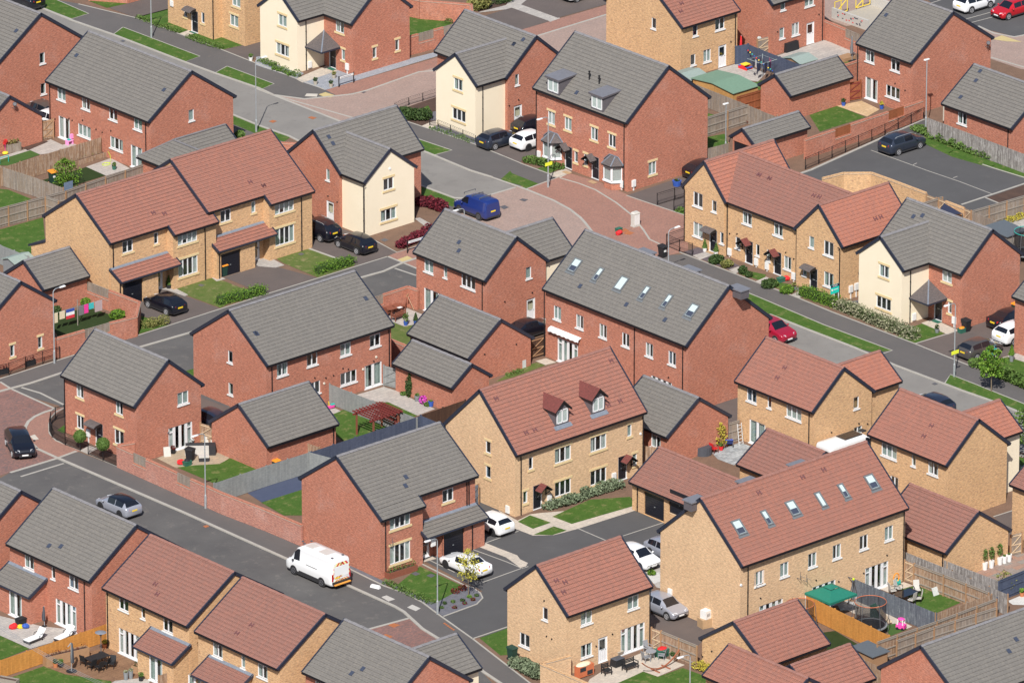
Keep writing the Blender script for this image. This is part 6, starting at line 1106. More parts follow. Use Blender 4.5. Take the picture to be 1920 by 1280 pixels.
railing('black railing between the red wall and the car park', [(345, 1222), (1200, 860)], 'A4', 1.1); railing('curved black railing round the front bed of the topiary house', [(462, 585), (400, 605), (365, 640), (357, 690), (375, 730), (470, 785), (578, 826)], 'C1', 1.1)
railing('short black railing below the second ball topiary', [(635, 852), (848, 942)], 'C1', .9); railing('black railing with trough planters on the left edge', [(-40, 305), (65, 285), (185, 240), (430, 165)], 'C1', 1.1)
railing('black railing on the far drive beside the buff terrace', [(1045, 250), (1170, 212), (1240, 195)], 'B3', 1.1); railing('black corner railing beside the wheelie bin and street lamp', [(1240, 500), (1112, 545), (1205, 585), (1298, 612)], 'B3', 1.1); railing('low black railing stub beside the blue pot and terrace gable', [(1165, 290), (1240, 265)], 'B3', 1.1)
railing('bow topped black railing along the brick road', [(1000, 800), (1100, 760), (1300, 698)], 'A2', .7, hoops=True); railing('bow topped black railing in front of the cream gable', [(1250, 905), (1310, 915), (1580, 1025)], 'A2', .6, hoops=True)
# ================================================================ CARS AND VANS
CARP = {  # length, width, height, stations (t, zbottom, belt, top, roofwidth factor)
 'hatch': (4.05, 1.76, 1.48, [(0, .38, .55, .56, .80), (.015, .26, .66, .67, .84), (.06, .2, .74, .77, .86), (.15, .19, .84, .88, .84), (.245, .19, .92, .97, .80), (.30, .19, .94, 1.13, .76), (.40, .19, .95, 1.42, .72), (.52, .19, .96, 1.47, .73), (.62, .19, .965, 1.48, .73), (.635, .19, .966, 1.48, .73), (.76, .19, .985, 1.45, .71), (.86, .20, 1.0, 1.35, .68), (.95, .22, 1.0, 1.07, .76), (.985, .26, .95, .99, .80), (1, .36, .70, .74, .82)]),
 'suv': (4.45, 1.86, 1.64, [(0, .42, .66, .67, .82), (.015, .30, .80, .82, .86), (.06, .25, .90, .94, .87), (.15, .24, .99, 1.04, .86), (.24, .24, 1.05, 1.12, .82), (.30, .24, 1.07, 1.30, .78), (.38, .24, 1.08, 1.56, .74), (.50, .24, 1.09, 1.63, .75), (.60, .24, 1.095, 1.64, .75), (.615, .24, 1.096, 1.64, .75), (.77, .24, 1.11, 1.60, .73), (.88, .25, 1.13, 1.50, .70), (.955, .27, 1.12, 1.20, .78), (.985, .32, 1.05, 1.09, .82), (1, .42, .78, .82, .84)]),
 'saloon': (4.6, 1.80, 1.42, [(0, .36, .52, .53, .80), (.015, .24, .64, .65, .85), (.06, .19, .72, .75, .87), (.16, .18, .82, .86, .86), (.27, .18, .89, .94, .82), (.33, .18, .91, 1.10, .76), (.42, .18, .92, 1.36, .71), (.52, .18, .93, 1.41, .71), (.60, .18, .935, 1.42, .71), (.612, .18, .936, 1.42, .71), (.72, .18, .95, 1.36, .69), (.84, .19, .98, 1.12, .74), (.88, .2, .99, 1.04, .80), (.97, .24, .96, 1.0, .82), (1, .36, .66, .70, .82)]),
 'van': (4.3, 1.82, 1.82, [(0, .42, .62, .63, .82), (.015, .30, .78, .80, .86), (.06, .24, .90, .94, .88), (.13, .24, 1.0, 1.05, .87), (.20, .24, 1.08, 1.15, .83), (.25, .24, 1.10, 1.36, .80), (.34, .24, 1.12, 1.72, .79), (.42, .24, 1.12, 1.80, .82), (.455, .24, 1.12, 1.81, .82), (.47, .24, 1.12, 1.82, .82), (.90, .24, 1.14, 1.82, .82), (.965, .26, 1.14, 1.78, .80), (.985, .28, 1.14, 1.60, .82), (.995, .32, 1.08, 1.12, .86), (1, .42, .70, .74, .88)]),
 'bigvan': (5.7, 2.05, 2.50, [(0, .45, .70, .72, .84), (.012, .32, .92, .95, .88), (.05, .27, 1.08, 1.12, .88), (.10, .27, 1.18, 1.24, .86), (.13, .27, 1.24, 1.42, .84), (.19, .27, 1.30, 2.0, .80), (.235, .27, 1.32, 2.32, .80), (.28, .27, 1.34, 2.45, .82), (.315, .27, 1.34, 2.48, .84), (.33, .27, 1.34, 2.48, .85), (.92, .27, 1.36, 2.50, .86), (.975, .30, 1.36, 2.48, .85), (.99, .32, 1.36, 2.44, .86), (.997, .36, 1.34, 2.36, .88), (1, .48, 1.3, 2.2, .89)])}
def car_meshes(kind, paint, roofp):
 L_, Wd, Ht, st = CARP[kind]; w = Wd / 2; van = kind in ('van', 'bigvan'); big = kind == 'bigvan'
 pts = []
 for (t, zb, be, tp, rw) in st:
  x = L_ / 2 - t * L_; e = min(1, .80 + 2.6 * min(t, 1 - t) ** .75) if t < .5 else min(1, .86 + 2.4 * min(t, 1 - t) ** .8); ww = w * e; hr = w * rw * min(1, e + .02)
  if tp - be < .1: hr = ww * .88
  ring = [(ww * .80, zb), (ww * .96, zb + .05), (ww, zb + .22), (ww * 1.0, (zb + be) / 2 + .08), (ww * .985, be - .05), (ww * .95, be), (hr * 1.0 + (ww * .95 - hr) * .12, be + (tp - be) * .86), (hr * .90, tp - .025 * (1 if tp - be > .1 else .3)), (hr * .5, tp), (0, tp + .01)]
  pts.append([(x, y, z) for y, z in ring] + [(x, -y, z) for y, z in ring[-2::-1]])
 n = len(pts[0]); body, glass, roof = MB(), MB(), MB()
 def side_glass(i):
  a, b = st[i][0], st[i + 1][0]; tall = st[i][3] - st[i][2] > .2 and st[i + 1][3] - st[i + 1][2] > .15
  if big: return tall and i in (5, 6, 7)
  if van: return tall and i in (5, 6, 7)
  return tall and not (abs(b - a) < .02)
 for i in range(len(st) - 1):
  up = st[i + 1][3] > st[i][3] + .12 and st[i + 1][3] - st[i + 1][2] > .15 and i > 2
  dn = st[i + 1][3] < st[i][3] - .12 and st[i][3] - st[i][2] > .12 and i > 8 and not van
  for k in range(n - 1):
   f = [pts[i][k], pts[i + 1][k], pts[i + 1][k + 1], pts[i][k + 1]]; tgt = body
   if k in (5, n - 7): tgt = glass if side_glass(i) and not (up and not van) else body
   elif 6 <= k <= n - 8:
    if (up or dn) and k >= 7 and k <= n - 9 + 0: tgt = glass
    elif st[i][3] - st[i][2] > .3 and st[i + 1][3] - st[i + 1][2] > .3: tgt = roof
   tgt.quad(f)
 body.quad(pts[0]); body.quad(pts[-1][::-1])
 def weld(mb):
  d = {}; nv = []; mp = []
  for v in mb.v:
   k = tuple(round(c, 4) for c in v)
   if k not in d: d[k] = len(nv); nv.append(v)
   mp.append(d[k])
  mb.v = nv; mb.f = [tuple(dict.fromkeys(mp[i] for i in f)) for f in mb.f]; mb.m = [m for f, m in zip(mb.f, mb.m) if len(f) > 2]; mb.f = [f for f in mb.f if len(f) > 2]; return mb
 tr = MB(); wr = .33 if not big else .36; wx = (L_ * .5 - L_ * .195, -(L_ * .5 - L_ * .215))
 for x in wx:
  for s in (-1, 1): tr.cyl((x, s * (w * .90), wr + .02), (x, s * (w + .004), wr + .02), wr + .075, wr + .06, 20)
 tr.box(-L_ * .5 + .01, -w * .8, .28 if not big else .4, -L_ * .5 + .12, w * .8, .45 if not big else .72)
 tr.box(wx[1] + .45, w * .95, .2, wx[0] - .45, w + .006, .3 if not van else .42); tr.box(wx[1] + .45, -w - .006, .2, wx[0] - .45, -w * .95, .3 if not van else .42)
 fr = L_ / 2; tr.box(fr - .14, -w * .55, .3, fr + .006, w * .55, .48)
 return dict(body=weld(body).mesh('body', [paint], True), windows=weld(glass).mesh('windows', ['car_glass'], True), roof=weld(roof).mesh('roof', [roofp], True), trim=tr.mesh('trim', ['trim']), wx=wx, wr=wr)
def wheel_mesh(r):
 t, m = MB(), MB(); t.cyl((0, -.1, 0), (0, .1, 0), r, r, 20)
 for s in (-1, 1):
  m.cyl((0, s * .098, 0), (0, s * .108, 0), r * .62, r * .58, 18)
 return t, m
def rim_mesh(r, mat):
 m = MB()
 for k in range(5):
  a = 2 * pi * k / 5
  for s in (-1, 1): m.bar((cos(a) * .03, s * .112, sin(a) * .03), (cos(a) * r * .62, s * .112, sin(a) * r * .62), .07, .02)
 for s in (-1, 1):
  for k in range(16):
   a, b = 2 * pi * k / 16, 2 * pi * (k + 1) / 16; m.bar((cos(a) * r * .63, s * .108, sin(a) * r * .63), (cos(b) * r * .63, s * .108, sin(b) * r * .63), .05, .03)
  m.cyl((0, s * .1, 0), (0, s * .125, 0), .05, .05, 10)
 return m.mesh('rim', [mat])
def car(kind, paint, px, py, hd, label, reg=None, roofp=None, z=.02, cat='car', rim='rim', plate='plate_yellow', name='parked_car', group=None, extra=None):
 """px,py: the spot on the ground under the middle of the car; hd: heading in the estate plan"""
 loc = P(*Q(reg, px, py)); loc.z = z; hd = {'u': 0, '-u': pi, 'v': pi / 2, '-v': -pi / 2}.get(hd, hd) if isinstance(hd, str) else radians(hd) - AZ
 root = thing(name, label, cat, loc, AZ + hd, group); me = cached(('car', kind, paint, roofp), lambda: car_meshes(kind, paint, roofp or paint)); L_, Wd, Ht, st = CARP[kind]; w = Wd / 2; big = kind == 'bigvan'
 b = link('body', me['body'], root); link('windows', me['windows'], root); link('roof', me['roof'], root); link('trim', me['trim'], root)
 def tyre(): t, m = wheel_mesh(me['wr']); return t.mesh('wheel', ['tyre'])
 tm = cached(('tyre', me['wr']), tyre); rm = cached(('rim', me['wr'], rim), lambda: rim_mesh(me['wr'], rim))
 for x in me['wx']:
  for s in (-1, 1): o = link('wheel', tm, root, (x, s * (w - .085), me['wr'])); link('rim', rm, o)
 be = st[4][2]; zt_ = st[-3][2]
 def lights(x0, x1, y0, y1, z0, z1, mat, nm):
  for s in (-1, 1): m = MB(); m.hexa([(x0, s * y0, z0), (x1, s * y0, z0), (x1 - (.22 if x0 > 0 else -.18), s * y1, z0 + .03), (x0 - (.22 if x0 > 0 else -.18), s * y1, z0 + .03), (x0, s * y0, z1), (x1 - (.05 if x0 > 0 else -.02), s * y0, z1), (x1 - (.3 if x0 > 0 else -.22), s * y1, z1 + .05), (x0 - (.25 if x0 > 0 else -.2), s * y1, z1 + .05)]); m.build(nm, mat, root)
 h = L_ / 2
 lights(h - .25, h - .015, w * .48, w * .96, be - .33, be - .19, 'lamp_clear', 'headlight')
 if big:
  for s in (-1, 1): m = MB(); m.box(-h - .012, s * w * .86 - .06, .75, -h + .1, s * w * .86 + .06, 1.35); m.build('tail_light', 'lamp_red', root)
 else: lights(-h + .22, -h + .012, w * .55, w * .955, zt_ - .22, zt_ - .06, 'lamp_red', 'tail_light')
 for s in (-1, 1): m = MB(); m.ball((h - L_ * (.31 if not big else .2), s * (w + .1), be + .06), .09, .11, .08, n=8, h=5); m.build('mirror', paint if not big else 'trim', root, smooth=True)
 m = MB(); m.box(-h - .012, -.26, zt_ - .32, -h + .05, .26, zt_ - .20); m.build('number_plate', plate, root); m = MB(); m.box(h - .02, -.26, .40, h + .014, .26, .51); m.build('number_plate', 'plate_white', root)
 if extra: extra(root, L_, w, Ht)
 return root
def roof_bars(root, L_, w, Ht):
 for x in (.9, -.1, -1.1): m = MB(); m.bar((x, -w * .72, Ht + .12), (x, w * .72, Ht + .12), .05); m.bar((x, -w * .7, Ht - .02), (x, -w * .7, Ht + .12), .05); m.bar((x, w * .7, Ht - .02), (x, w * .7, Ht + .12), .05); m.build('roof_bar', 'steel_dark', root)
def rails(root, L_, w, Ht):
 for s in (-1, 1): m = MB(); m.tube([(.7, s * w * .66, Ht - .07), (.5, s * w * .67, Ht + .02), (-1.2, s * w * .66, Ht + .01), (-1.45, s * w * .64, Ht - .09)], .022); m.build('roof_rail', 'steel', root)
def works_van(root, L_, w, Ht):
 x = -L_ / 2 - .012
 m = MB()
 def chev(y0, y1, z0, z1, n, flip=False):
  st_ = (y1 - y0) / n
  for i in range(n):
   a, b = y0 + i * st_, y0 + (i + 1) * st_; sl = .22 * (1 if (a + b) / 2 < 0 else -1)
   m.quad([(x, a, z0), (x, b, z0), (x, b + sl, z1), (x, a + sl, z1)], i % 2)
 m.box(x - .004, -w * .76, 1.02, x + .02, w * .76, 1.9, 2); x -= .008
 chev(-w * .70, w * .70, 1.95, 2.22, 8); chev(-w * .78, w * .78, .70, .84, 12); chev(w * -.1, w * .78, 1.0, 1.12, 6)
 for s in (-1, 1):
  k = 0
  while k < 6: m.quad([(x, s * w * .80, .95 + k * .18), (x, s * w * .74, .95 + k * .18), (x, s * w * .74, 1.13 + k * .18), (x, s * w * .80, 1.13 + k * .18)], k % 2); k += 1
 m.build('chevron_marking', ['marking_red', 'marking_yellow', 'paint_white'], root)
 m = MB(); m.box(x - .2, -w * .8, .42, x + .05, w * .8, .50); m.build('rear_step', 'step_orange', root); m = MB(); m.box(x - .06, -w * .9, .5, x + .1, w * .9, .7); m.build('bumper', 'trim', root)
 for s in (-1, 1): m = MB(); m.box(-.1 - 1.0, s * (w + .004) - .006, 1.30, .25, s * (w + .004) + .006, 1.34); m.box(-1.7, s * (w + .008) - .01, .40, 1.1, s * (w + .008) + .01, .56); m.build('side_moulding', 'trim', root)
 m = MB()
 for a, b in ((1.35, .2), (1.35, -.55), (-2.4, .55), (-2.4, -.55), (1.75, 0)): m.box(a - .08, b - .08, Ht, a + .08, b + .08, Ht + .07)
 m.build('roof_beacon', 'steel_dark', root); m = MB(); m.box(-1.6, -.45, Ht + .005, -.6, .45, Ht + .03); m.box(.2, -.4, Ht + .0, 1.0, .4, Ht + .025); m.build('roof_hatch', 'paint_grime', root)
 m = MB(); m.box(-L_ / 2 - .03, .15, .92, -L_ / 2 - .02, .67, 1.02); m.build('number_plate', 'plate_yellow', root)
car('suv', 'paint_black', 170, 38, 'v', 'black car cut by the top left corner beside the first grass verge', 'A1', rim='rim_dark'); car('hatch', 'paint_grey', 290, 835, 'v', 'dark grey car half hidden behind the garage at the left gate', 'A1')
car('hatch', 'paint_white', 355, 900, 'v', 'white car tucked against the red brick pair by the left gate', 'A1', roofp='paint_white')
car('hatch', 'paint_slate', 1745, 1045, 'u', 'dark blue hatchback in front of the cream gable, top centre', 'A2'); car('hatch', 'paint_white', 142, 1052, 'u', 'white car with black wheels beside the bay window of the dormer pair', 'A3', rim='rim_dark'); car('hatch', 'paint_black', 150, 945, 'u', 'black hatchback behind the white car by the dormer pair', 'A3')
car('van', 'paint_blue', 1590, 315, 'v', 'blue van with roof bars on the brick square', 'B2', cat='van', name='parked_van', extra=roof_bars, rim='steel_dark')
car('suv', 'paint_black', 450, 470, 'v', 'large black car on the drive beside the white side door', 'B2', extra=rails); car('hatch', 'paint_black', 715, 565, 'v', 'small black hatchback beside the bare soil bed and street sign', 'B2')
car('hatch', 'paint_black', 1190, 1000, 'v', 'black hatchback on the drive of the left buff house', 'B1'); car('suv', 'paint_black', 145, 825, -76, 'black car facing the camera on the dark brick square, left edge', 'C1', plate='plate_white')
car('hatch', 'paint_silver', 855, 1265, 'v', 'silver car with a black roof driving up the lower road', 'C1', roofp='paint_black', rim='rim_dark'); car('bigvan', 'paint_white', 445, 520, 'v', 'white works van with red and yellow chevrons parked on the lower road', 'D2', cat='van', name='works_van', extra=works_van, rim='steel_dark', plate='paint_white')
car('hatch', 'paint_white', 1690, 175, 'v', 'white hatchback with tinted rear window beside the tall buff pair', 'D2', rim='rim_dark'); car('saloon', 'paint_white', 1510, 470, 'v', 'white coupe behind the small yellow leaved tree', 'D2', rim='rim_dark')
car('hatch', 'paint_white', 900, 420, '-v', 'white hatchback half hidden by the bottom buff house roof', 'D3'); car('hatch', 'paint_silver', 1120, 375, '-v', 'silver-blue car nose peeping from behind the long buff terrace', 'D3'); car('hatch', 'paint_silver', 1095, 775, '-v', 'silver family car facing down the drive beside the cardboard boxes', 'D3', plate='plate_white')
car('suv', 'paint_crimson', 105, 1197, '-v', 'red car on the road behind the skylight terrace gable', 'B4'); car('hatch', 'paint_navy', 1260, 535, 'v', 'dark blue car roof between two red cross roofs on the right', 'C4')
car('hatch', 'paint_grey', 1600, 135, 'u', 'dark grey hatchback with an estate agent board beside it', 'C4'); car('saloon', 'paint_black', 1830, 1105, 'u', 'black car on the drive beside the orange lidded bin, right edge', 'B4'); car('suv', 'paint_white', 1870, 1215, 'u', 'white car cut by the red brick house on the right edge', 'B4')
car('suv', 'paint_slate', 1040, 1080, 'u', 'slate blue car with roof rails in the car park', 'A4', extra=rails); car('hatch', 'paint_white', 1560, 65, 'u', 'small white car at the top right', 'A4'); car('hatch', 'paint_red', 1830, 110, '-u', 'bright red hatchback at the top right corner', 'A4')
car('suv', 'paint_white', 500, -20, '-u', 'white car cut by the top edge on the dark courtyard', 'A3'); car('saloon', 'paint_black', 125, 1180, 'u', 'black car parked between the centre garage and the skylight terrace', 'B3'); car('hatch', 'paint_navy', 1500, 640, 'v', 'dark car behind the pergola garden garage', 'C1'); car('hatch', 'paint_black', 1385, 1262, 'u', 'black car on the drive behind the buff terrace gable', 'A3', plate='plate_yellow')
def camper(root, L_, w, Ht):
 m = MB(); m.box(-.9, -.55, Ht + .03, 1.0, .55, Ht + .08); m.build('solar_panel', 'car_glass', root); m = MB(); m.box(1.3, -.25, Ht + .02, 1.75, .25, Ht + .12); m.build('roof_vent', 'trim', root)
car('bigvan', 'paint_white', 655, 925, 'u', 'white camper van with a black solar panel on its roof', 'C4', cat='camper van', name='camper_van', extra=camper)
# ================================================================ STREET FURNITURE
def T(name, label, cat, px, py, reg=None, rz=AZ, group=None, z=0.0):
 p = P(*Q(reg, px, py), z); return thing(name, label, cat, p, rz, group)
def lamp(label, px, py, reg, top, rz=None, sign=0, flat=False):
 """px,py foot on the ground; top: pixel row (same zoom) of the lamp top; arm turned by rz (estate degrees)"""
 X, Y = Q(reg, px, py); p = P(X, Y); h = zat(p.x, p.y, Q(top[0], 0, top[1])[1]); h = min(max(h, 4.8), 8)
 r = thing('street_lamp', label, 'street lamp', p, AZ + radians(rz or 0)); m = MB(); m.cyl((0, 0, 0), (0, 0, 1.1), .095, .09, 12); m.cyl((0, 0, 1.1), (0, 0, 1.2), .09, .055, 12); m.cyl((0, 0, 1.2), (0, 0, h - .35), .055, .042, 12)
 m.build('pole', 'steel', r); m = MB(); k = .0 if flat else .75
 if flat: m.cyl((0, 0, h - .35), (0, 0, h - .05), .042, .042, 10)
 else:
  pts = [(0, 0, h - .36)] + [(-.38 * (1 - cos(a)), 0, h - .36 + .3 * sin(a)) for a in (.3, .6, .9, 1.2, 1.5)] + [(-k, 0, h - .04)]; m.tube(pts, .036, 8)
 m.build('arm', 'steel', r); m = MB(); c = -k - (.22 if not flat else 0)
 m.hexa([(c - .33, -.11, h - .08), (c + .3, -.06, h - .1), (c + .3, .06, h - .1), (c - .33, .11, h - .08), (c - .26, -.07, h + .02), (c + .25, -.04, h), (c + .25, .04, h), (c - .26, .07, h + .02)]); m.build('lamp_head', 'white_paint', r)
 m = MB(); m.box(c - .28, -.09, h - .1, c + .1, .09, h - .082); m.build('lamp_glass', 'lamp_clear', r)
 m = MB(); m.box(-.05, -.1, .45, .05, -.085, 1.0); m.build('access_door', 'steel', r)
 if sign:
  m = MB(); s_ = -radians(rz or 0); d = Vector((cos(s_), sin(s_), 0)); n = Vector((sin(s_), -cos(s_), 0)); m.obox(Vector((0, 0, 2.2)), d, n, Vector((0, 0, 1)), (-.42, .42), (.06, .075), (-.16, .16)); m.build('sign', 'fluor', r)
 return r
lamp('street lamp on the upper road verge beside the grey roofed pair', 1845, 950, 'A1', ('A1', 425), 180); lamp('street lamp at the top left verge, its head above the frame', 1090, 275, 'A1', ('A1', -180), 0); lamp('street lamp with a yellow notice below the dormer pair', 260, 120, 'B3', ('A3', 835), 0, 1)
lamp('street lamp with a yellow notice beside the dark grey hatchback on the right', 1417, 292, 'C4', ('B4', 945), 0, 1); lamp('street lamp rising in front of the topiary house patio', 1480, 1238, 'C1', ('C1', 690), 0); lamp('street lamp at the railing below the washing line garden', 392, 195, 'C1', ('B1', 850), 180)
lamp('street lamp between the small lawn and the lower road footway', 1307, 783, 'D2', ('D2', 228), 0); lamp('straight street lamp in front of the grey fence at the car park corner', 1213, 932, 'A4', ('A4', 425), 0, flat=True); lamp('thin straight lamp behind the buff terrace left gable', 1538, 1110, 'A3', ('A3', 880), 0, flat=True)
lamp('street lamp rising behind the skylight terrace ridge', 1125, 800, 'B3', ('B3', 515), 180); lamp('street lamp whose head peeps over the centre roof ridge beside the blue van', 1500, 640, 'B2', ('B2', 280), 0); lamp('street lamp at the bottom edge in front of the hammock lawn', 1280, 1480, 'D3', ('D3', 1240), 0)
def letter_text(root, s, size, mat, loc, rot, depth=.004):
 c = bpy.data.curves.new('lettering', 'FONT'); c.body = s; c.size = size; c.extrude = depth; c.align_x = 'CENTER'; c.align_y = 'CENTER'; o = bpy.data.objects.new('lettering', c); COL.objects.link(o)
 dg = bpy.context.evaluated_depsgraph_get(); me = bpy.data.meshes.new_from_object(o.evaluated_get(dg)); me.materials.clear(); me.materials.append(MATS[mat]); bpy.data.objects.remove(o)
 o = link('lettering', me, root); o.location = loc; o.rotation_euler = rot; return o
def street_sign(label, pa, pb, reg, h=1.0, sh=.26, crest=False):
 a, b = est(P(*Q(reg, *pa))), est(P(*Q(reg, *pb))); r = thing('street_name_sign', label, 'sign', wor(a), AZ); d = b - a; l = d.length; d.normalize(); n = Vector((d.y, -d.x, 0)); Z = Vector((0, 0, 1)); O = Vector((0, 0, 0))
 for t in (0, l): m = MB(); m.obox(O, d, n, Z, (t - .035, t + .035), (-.035, .035), (0, h)); m.build('post', 'black', r)
 m = MB(); m.obox(O, d, n, Z, (.04, l - .04), (.036, .05), (h - sh - .03, h - .01)); m.build('frame', 'black', r); m = MB(); m.obox(O, d, n, Z, (.07, l - .07), (.051, .06), (h - sh, h - .04)); m.build('plate', 'white_paint', r)
 m = MB(); g = random.Random(len(label)); t = l * .14
 while t < l * .78: ww = g.uniform(.05, .09); m.obox(O, d, n, Z, (t, t + ww * .7), (.061, .064), (h - sh + .06, h - sh + .13)); t += ww
 m.build('lettering', 'curtain_blue', r)
 if crest: m = MB(); m.obox(O, d, n, Z, (l - .28, l - .12), (.061, .066), (h - sh + .03, h - .1)); m.build('crest', 'plastic_blue', r)
 return r
street_sign('street name sign on black posts in the grey gravel, top', (597, 630), (703, 598), 'A2', 1.05); street_sign('street name sign with a blue crest in front of the red shrubs', (1090, 595), (1205, 560), 'B2', 1.15, crest=True)
r = T('agent_board', 'teal and navy estate agent board by the buff terrace end', 'sign', 583, 955, 'B4'); m = MB(); m.bar((0, 0, 0), (0, 0, 1.7), .06); m.bar((-.5, 0, 0), (-.5, 0, 1.1), .05); m.build('post', 'white_paint', r)
def board(r, z):
 m = MB(); m.box(-.95, -.05, z, .02, -.02, z + .82); m.build('board', 'sign_teal', r); m = MB(); m.box(-.95, -.056, z + .58, .02, -.051, z + .82); m.build('header', 'sign_navy', r); letter_text(r, 'SOLD', .22, 'white_paint', (-.46, -.062, z + .70), (pi / 2, 0, 0))
 m = MB(); m.cyl((-.78, -.055, z + .35), (-.78, -.062, z + .35), .1, .1, 12); m.build('emblem', 'white_paint', r); m = MB(); m.box(-.62, -.058, z + .32, -.1, -.054, z + .38); m.build('lettering', 'white_paint', r)
board(r, 1.05)
r = T('agent_board', 'teal estate agent board beside the dark grey hatchback', 'sign', 1715, 185, 'C4'); m = MB(); m.bar((0, 0, 0), (0, 0, 1.5), .06); m.build('post', 'white_paint', r); board(r, .7)
r = T('utility_cabinet', 'white utility cabinet standing on the brick square', 'cabinet', 888, 400, 'B3'); m = MB(); m.box(-.36, -.25, 0, .36, .25, .12); m.build('plinth', 'concrete', r); m = MB(); m.box(-.33, -.22, .12, .33, .22, 1.2); m.hexa([(-.36, -.25, 1.2), (.36, -.25, 1.2), (.36, .25, 1.2), (-.36, .25, 1.2), (-.25, -.18, 1.34), (.25, -.18, 1.34), (.25, .18, 1.34), (-.25, .18, 1.34)]); m.build('body', 'cushion', r); m = MB(); m.box(-.3, -.23, .2, -.02, -.221, 1.12); m.box(.02, -.23, .2, .3, -.221, 1.12); m.build('door', 'white_paint', r)
def wheelie(label, px, py, reg, body='bin_green', lid='plastic_orange', s=1.0, rz=0, num=None):
 r = T('wheelie_bin', label, 'wheelie bin', px, py, reg, AZ + radians(rz)); m = MB(); w, d, h = .29 * s, .33 * s, 1.0 * s
 m.hexa([(-w * .8, -d * .75, .05), (w * .8, -d * .75, .05), (w * .8, d * .75, .05), (-w * .8, d * .75, .05), (-w, -d, h), (w, -d, h), (w, d, h), (-w, d, h)]); m.box(-w - .02, -d - .02, h - .06, w + .02, d + .02, h - .0); m.build('body', body, r)
 m = MB(); m.hexa([(-w - .03, -d - .05, h + .002), (w + .03, -d - .05, h + .002), (w + .03, d + .04, h + .002), (-w - .03, d + .04, h + .002), (-w, -d, h + .07), (w, -d, h + .07), (w, d + .02, h + .11), (-w, d + .02, h + .11)]); m.bar((-w, d + .09, h), (w, d + .09, h), .035); m.build('lid', lid, r)
 for x in (-w * .8, w * .8): m = MB(); m.cyl((x - .03, d * .85, .1), (x + .03, d * .85, .1), .1, .1, 12); m.build('wheel', 'tyre', r)
 if num: m = MB(); m.box(-.13, -d * .93 - .012, h * .55, .13, -d * .93 + .0, h * .72); m.build('number', 'white_paint', r)
 return r
wheelie('black wheelie bin beside the corner railing', 1085, 622, 'B3', 'plastic_black', 'plastic_black', num=1); wheelie('green bin with orange lid and white number by the leafy shrub', 380, 85, 'B1', num=1, rz=-10); wheelie('green bin with orange lid by the right buff garage', 1607, 757, 'B1')
wheelie('black wheelie bin at the foot of the red side wall, right', 1503, 1155, 'B4', 'plastic_black', 'plastic_black'); wheelie('orange lidded bin behind the black car at the right edge', 1865, 1040, 'B4'); wheelie('dark green bin in the bed left of the bottom buff house', 1845, 1110, 'D2', 'bin_green', 'bin_green'); wheelie('black wheelie bin in front of the outdoor sofa', 1370, 895, 'C1', 'plastic_black', 'plastic_black', rz=20)
wheelie('orange lidded bin behind the light grey fence at the pergola garage', 140, 975, 'C2')
def caddy(label, px, py, reg, mat='bin_green', bag=None, s=1.0):
 r = T('recycling_box', label, 'recycling box', px, py, reg); m = MB(); a, b, h = .28 * s, .2 * s, .34 * s; t = .02
 m.hexa([(-a * .85, -b * .85, 0), (a * .85, -b * .85, 0), (a * .85, b * .85, 0), (-a * .85, b * .85, 0), (-a, -b, h), (a, -b, h), (a, b, h), (-a, b, h)]); m.box(-a - .02, -b - .02, h - .05, a + .02, b + .02, h - .02); m.build('box', mat, r)
 if bag: m = MB(); m.leaves((0, 0, h + .02), (a * .8, b * .8, .1), 10, .12); m.ball((0, 0, h), a * .85, b * .85, .14, n=9, h=5); m.build('contents', bag, r)
 return r
def sack(label, px, py, reg, mat, s=1.0, name='recycling_sack'):
 r = T(name, label, 'sack', px, py, reg); m = MB(); g = random.Random(len(label)); m.ball((0, 0, .2 * s), .36 * s, .26 * s, .22 * s, n=9, h=6); m.v = [(x + g.uniform(-.05, .05), y + g.uniform(-.05, .05), max(.01, z + g.uniform(-.04, .05))) for x, y, z in m.v]; m.build('sack', mat, r); return r
caddy('dark green recycling box lying on the brick square', 768, 438, 'B3', 'plastic_green'); sack('red recycling sack on the brick square', 770, 462, 'B3', 'plastic_red'); caddy('dark green box beside the red bag in the terrace bed', 170, 800, 'B4', 'plastic_green', s=1.2); sack('red bag leaning in the terrace bed', 210, 790, 'B4', 'plastic_red')
caddy('green box with an orange bag beside the black bin, right', 1472, 1165, 'B4', 'plastic_green', 'plastic_orange', 1.2); caddy('green recycling box on the patio of the topiary house', 1348, 930, 'C1', 'plastic_green', 'plastic_black', 1.2); sack('red recycling sack on the patio of the topiary house', 1302, 922, 'C1', 'plastic_red')
caddy('black box beside the French doors, bottom left', 150, 850, 'D1', 'plastic_black', s=1.4); sack('red sack on the bottom left patio', 97, 888, 'D1', 'plastic_red', 1.1); sack('yellow sack between red and blue sacks, bottom left', 145, 885, 'D1', 'plastic_yellow', .7); sack('blue sack on the bottom left patio', 187, 883, 'D1', 'plastic_blue', .9)
r = T('concrete_block', 'white painted block lying on the lower road footway', 'block', 860, 592, 'D2', AZ + pi / 2 + .3); m = MB(); m.hexa([(-.42, -.16, 0), (.42, -.16, 0), (.42, .16, 0), (-.42, .16, 0), (-.36, -.12, .22), (.36, -.12, .22), (.36, .12, .22), (-.36, .12, .22)]); m.build('block', 'cloth_white', r)
r = T('loading_dock', 'grey walled enclosure with yellow gates and graffiti, top right', 'enclosure', 545, 135, 'A4'); m = MB(); m.box(0, -4.6, 0, .2, .2, 1.0); m.box(5, -4.6, 0, 5.2, .2, 1.0); m.box(.2, 0, 0, 5, .2, 1.0) if 0 else None; m.build('wall', 'concrete', r)
m = MB(); m.box(.2, -4.5, 0, 5, .2, .12); m.build('floor', 'stone', r)
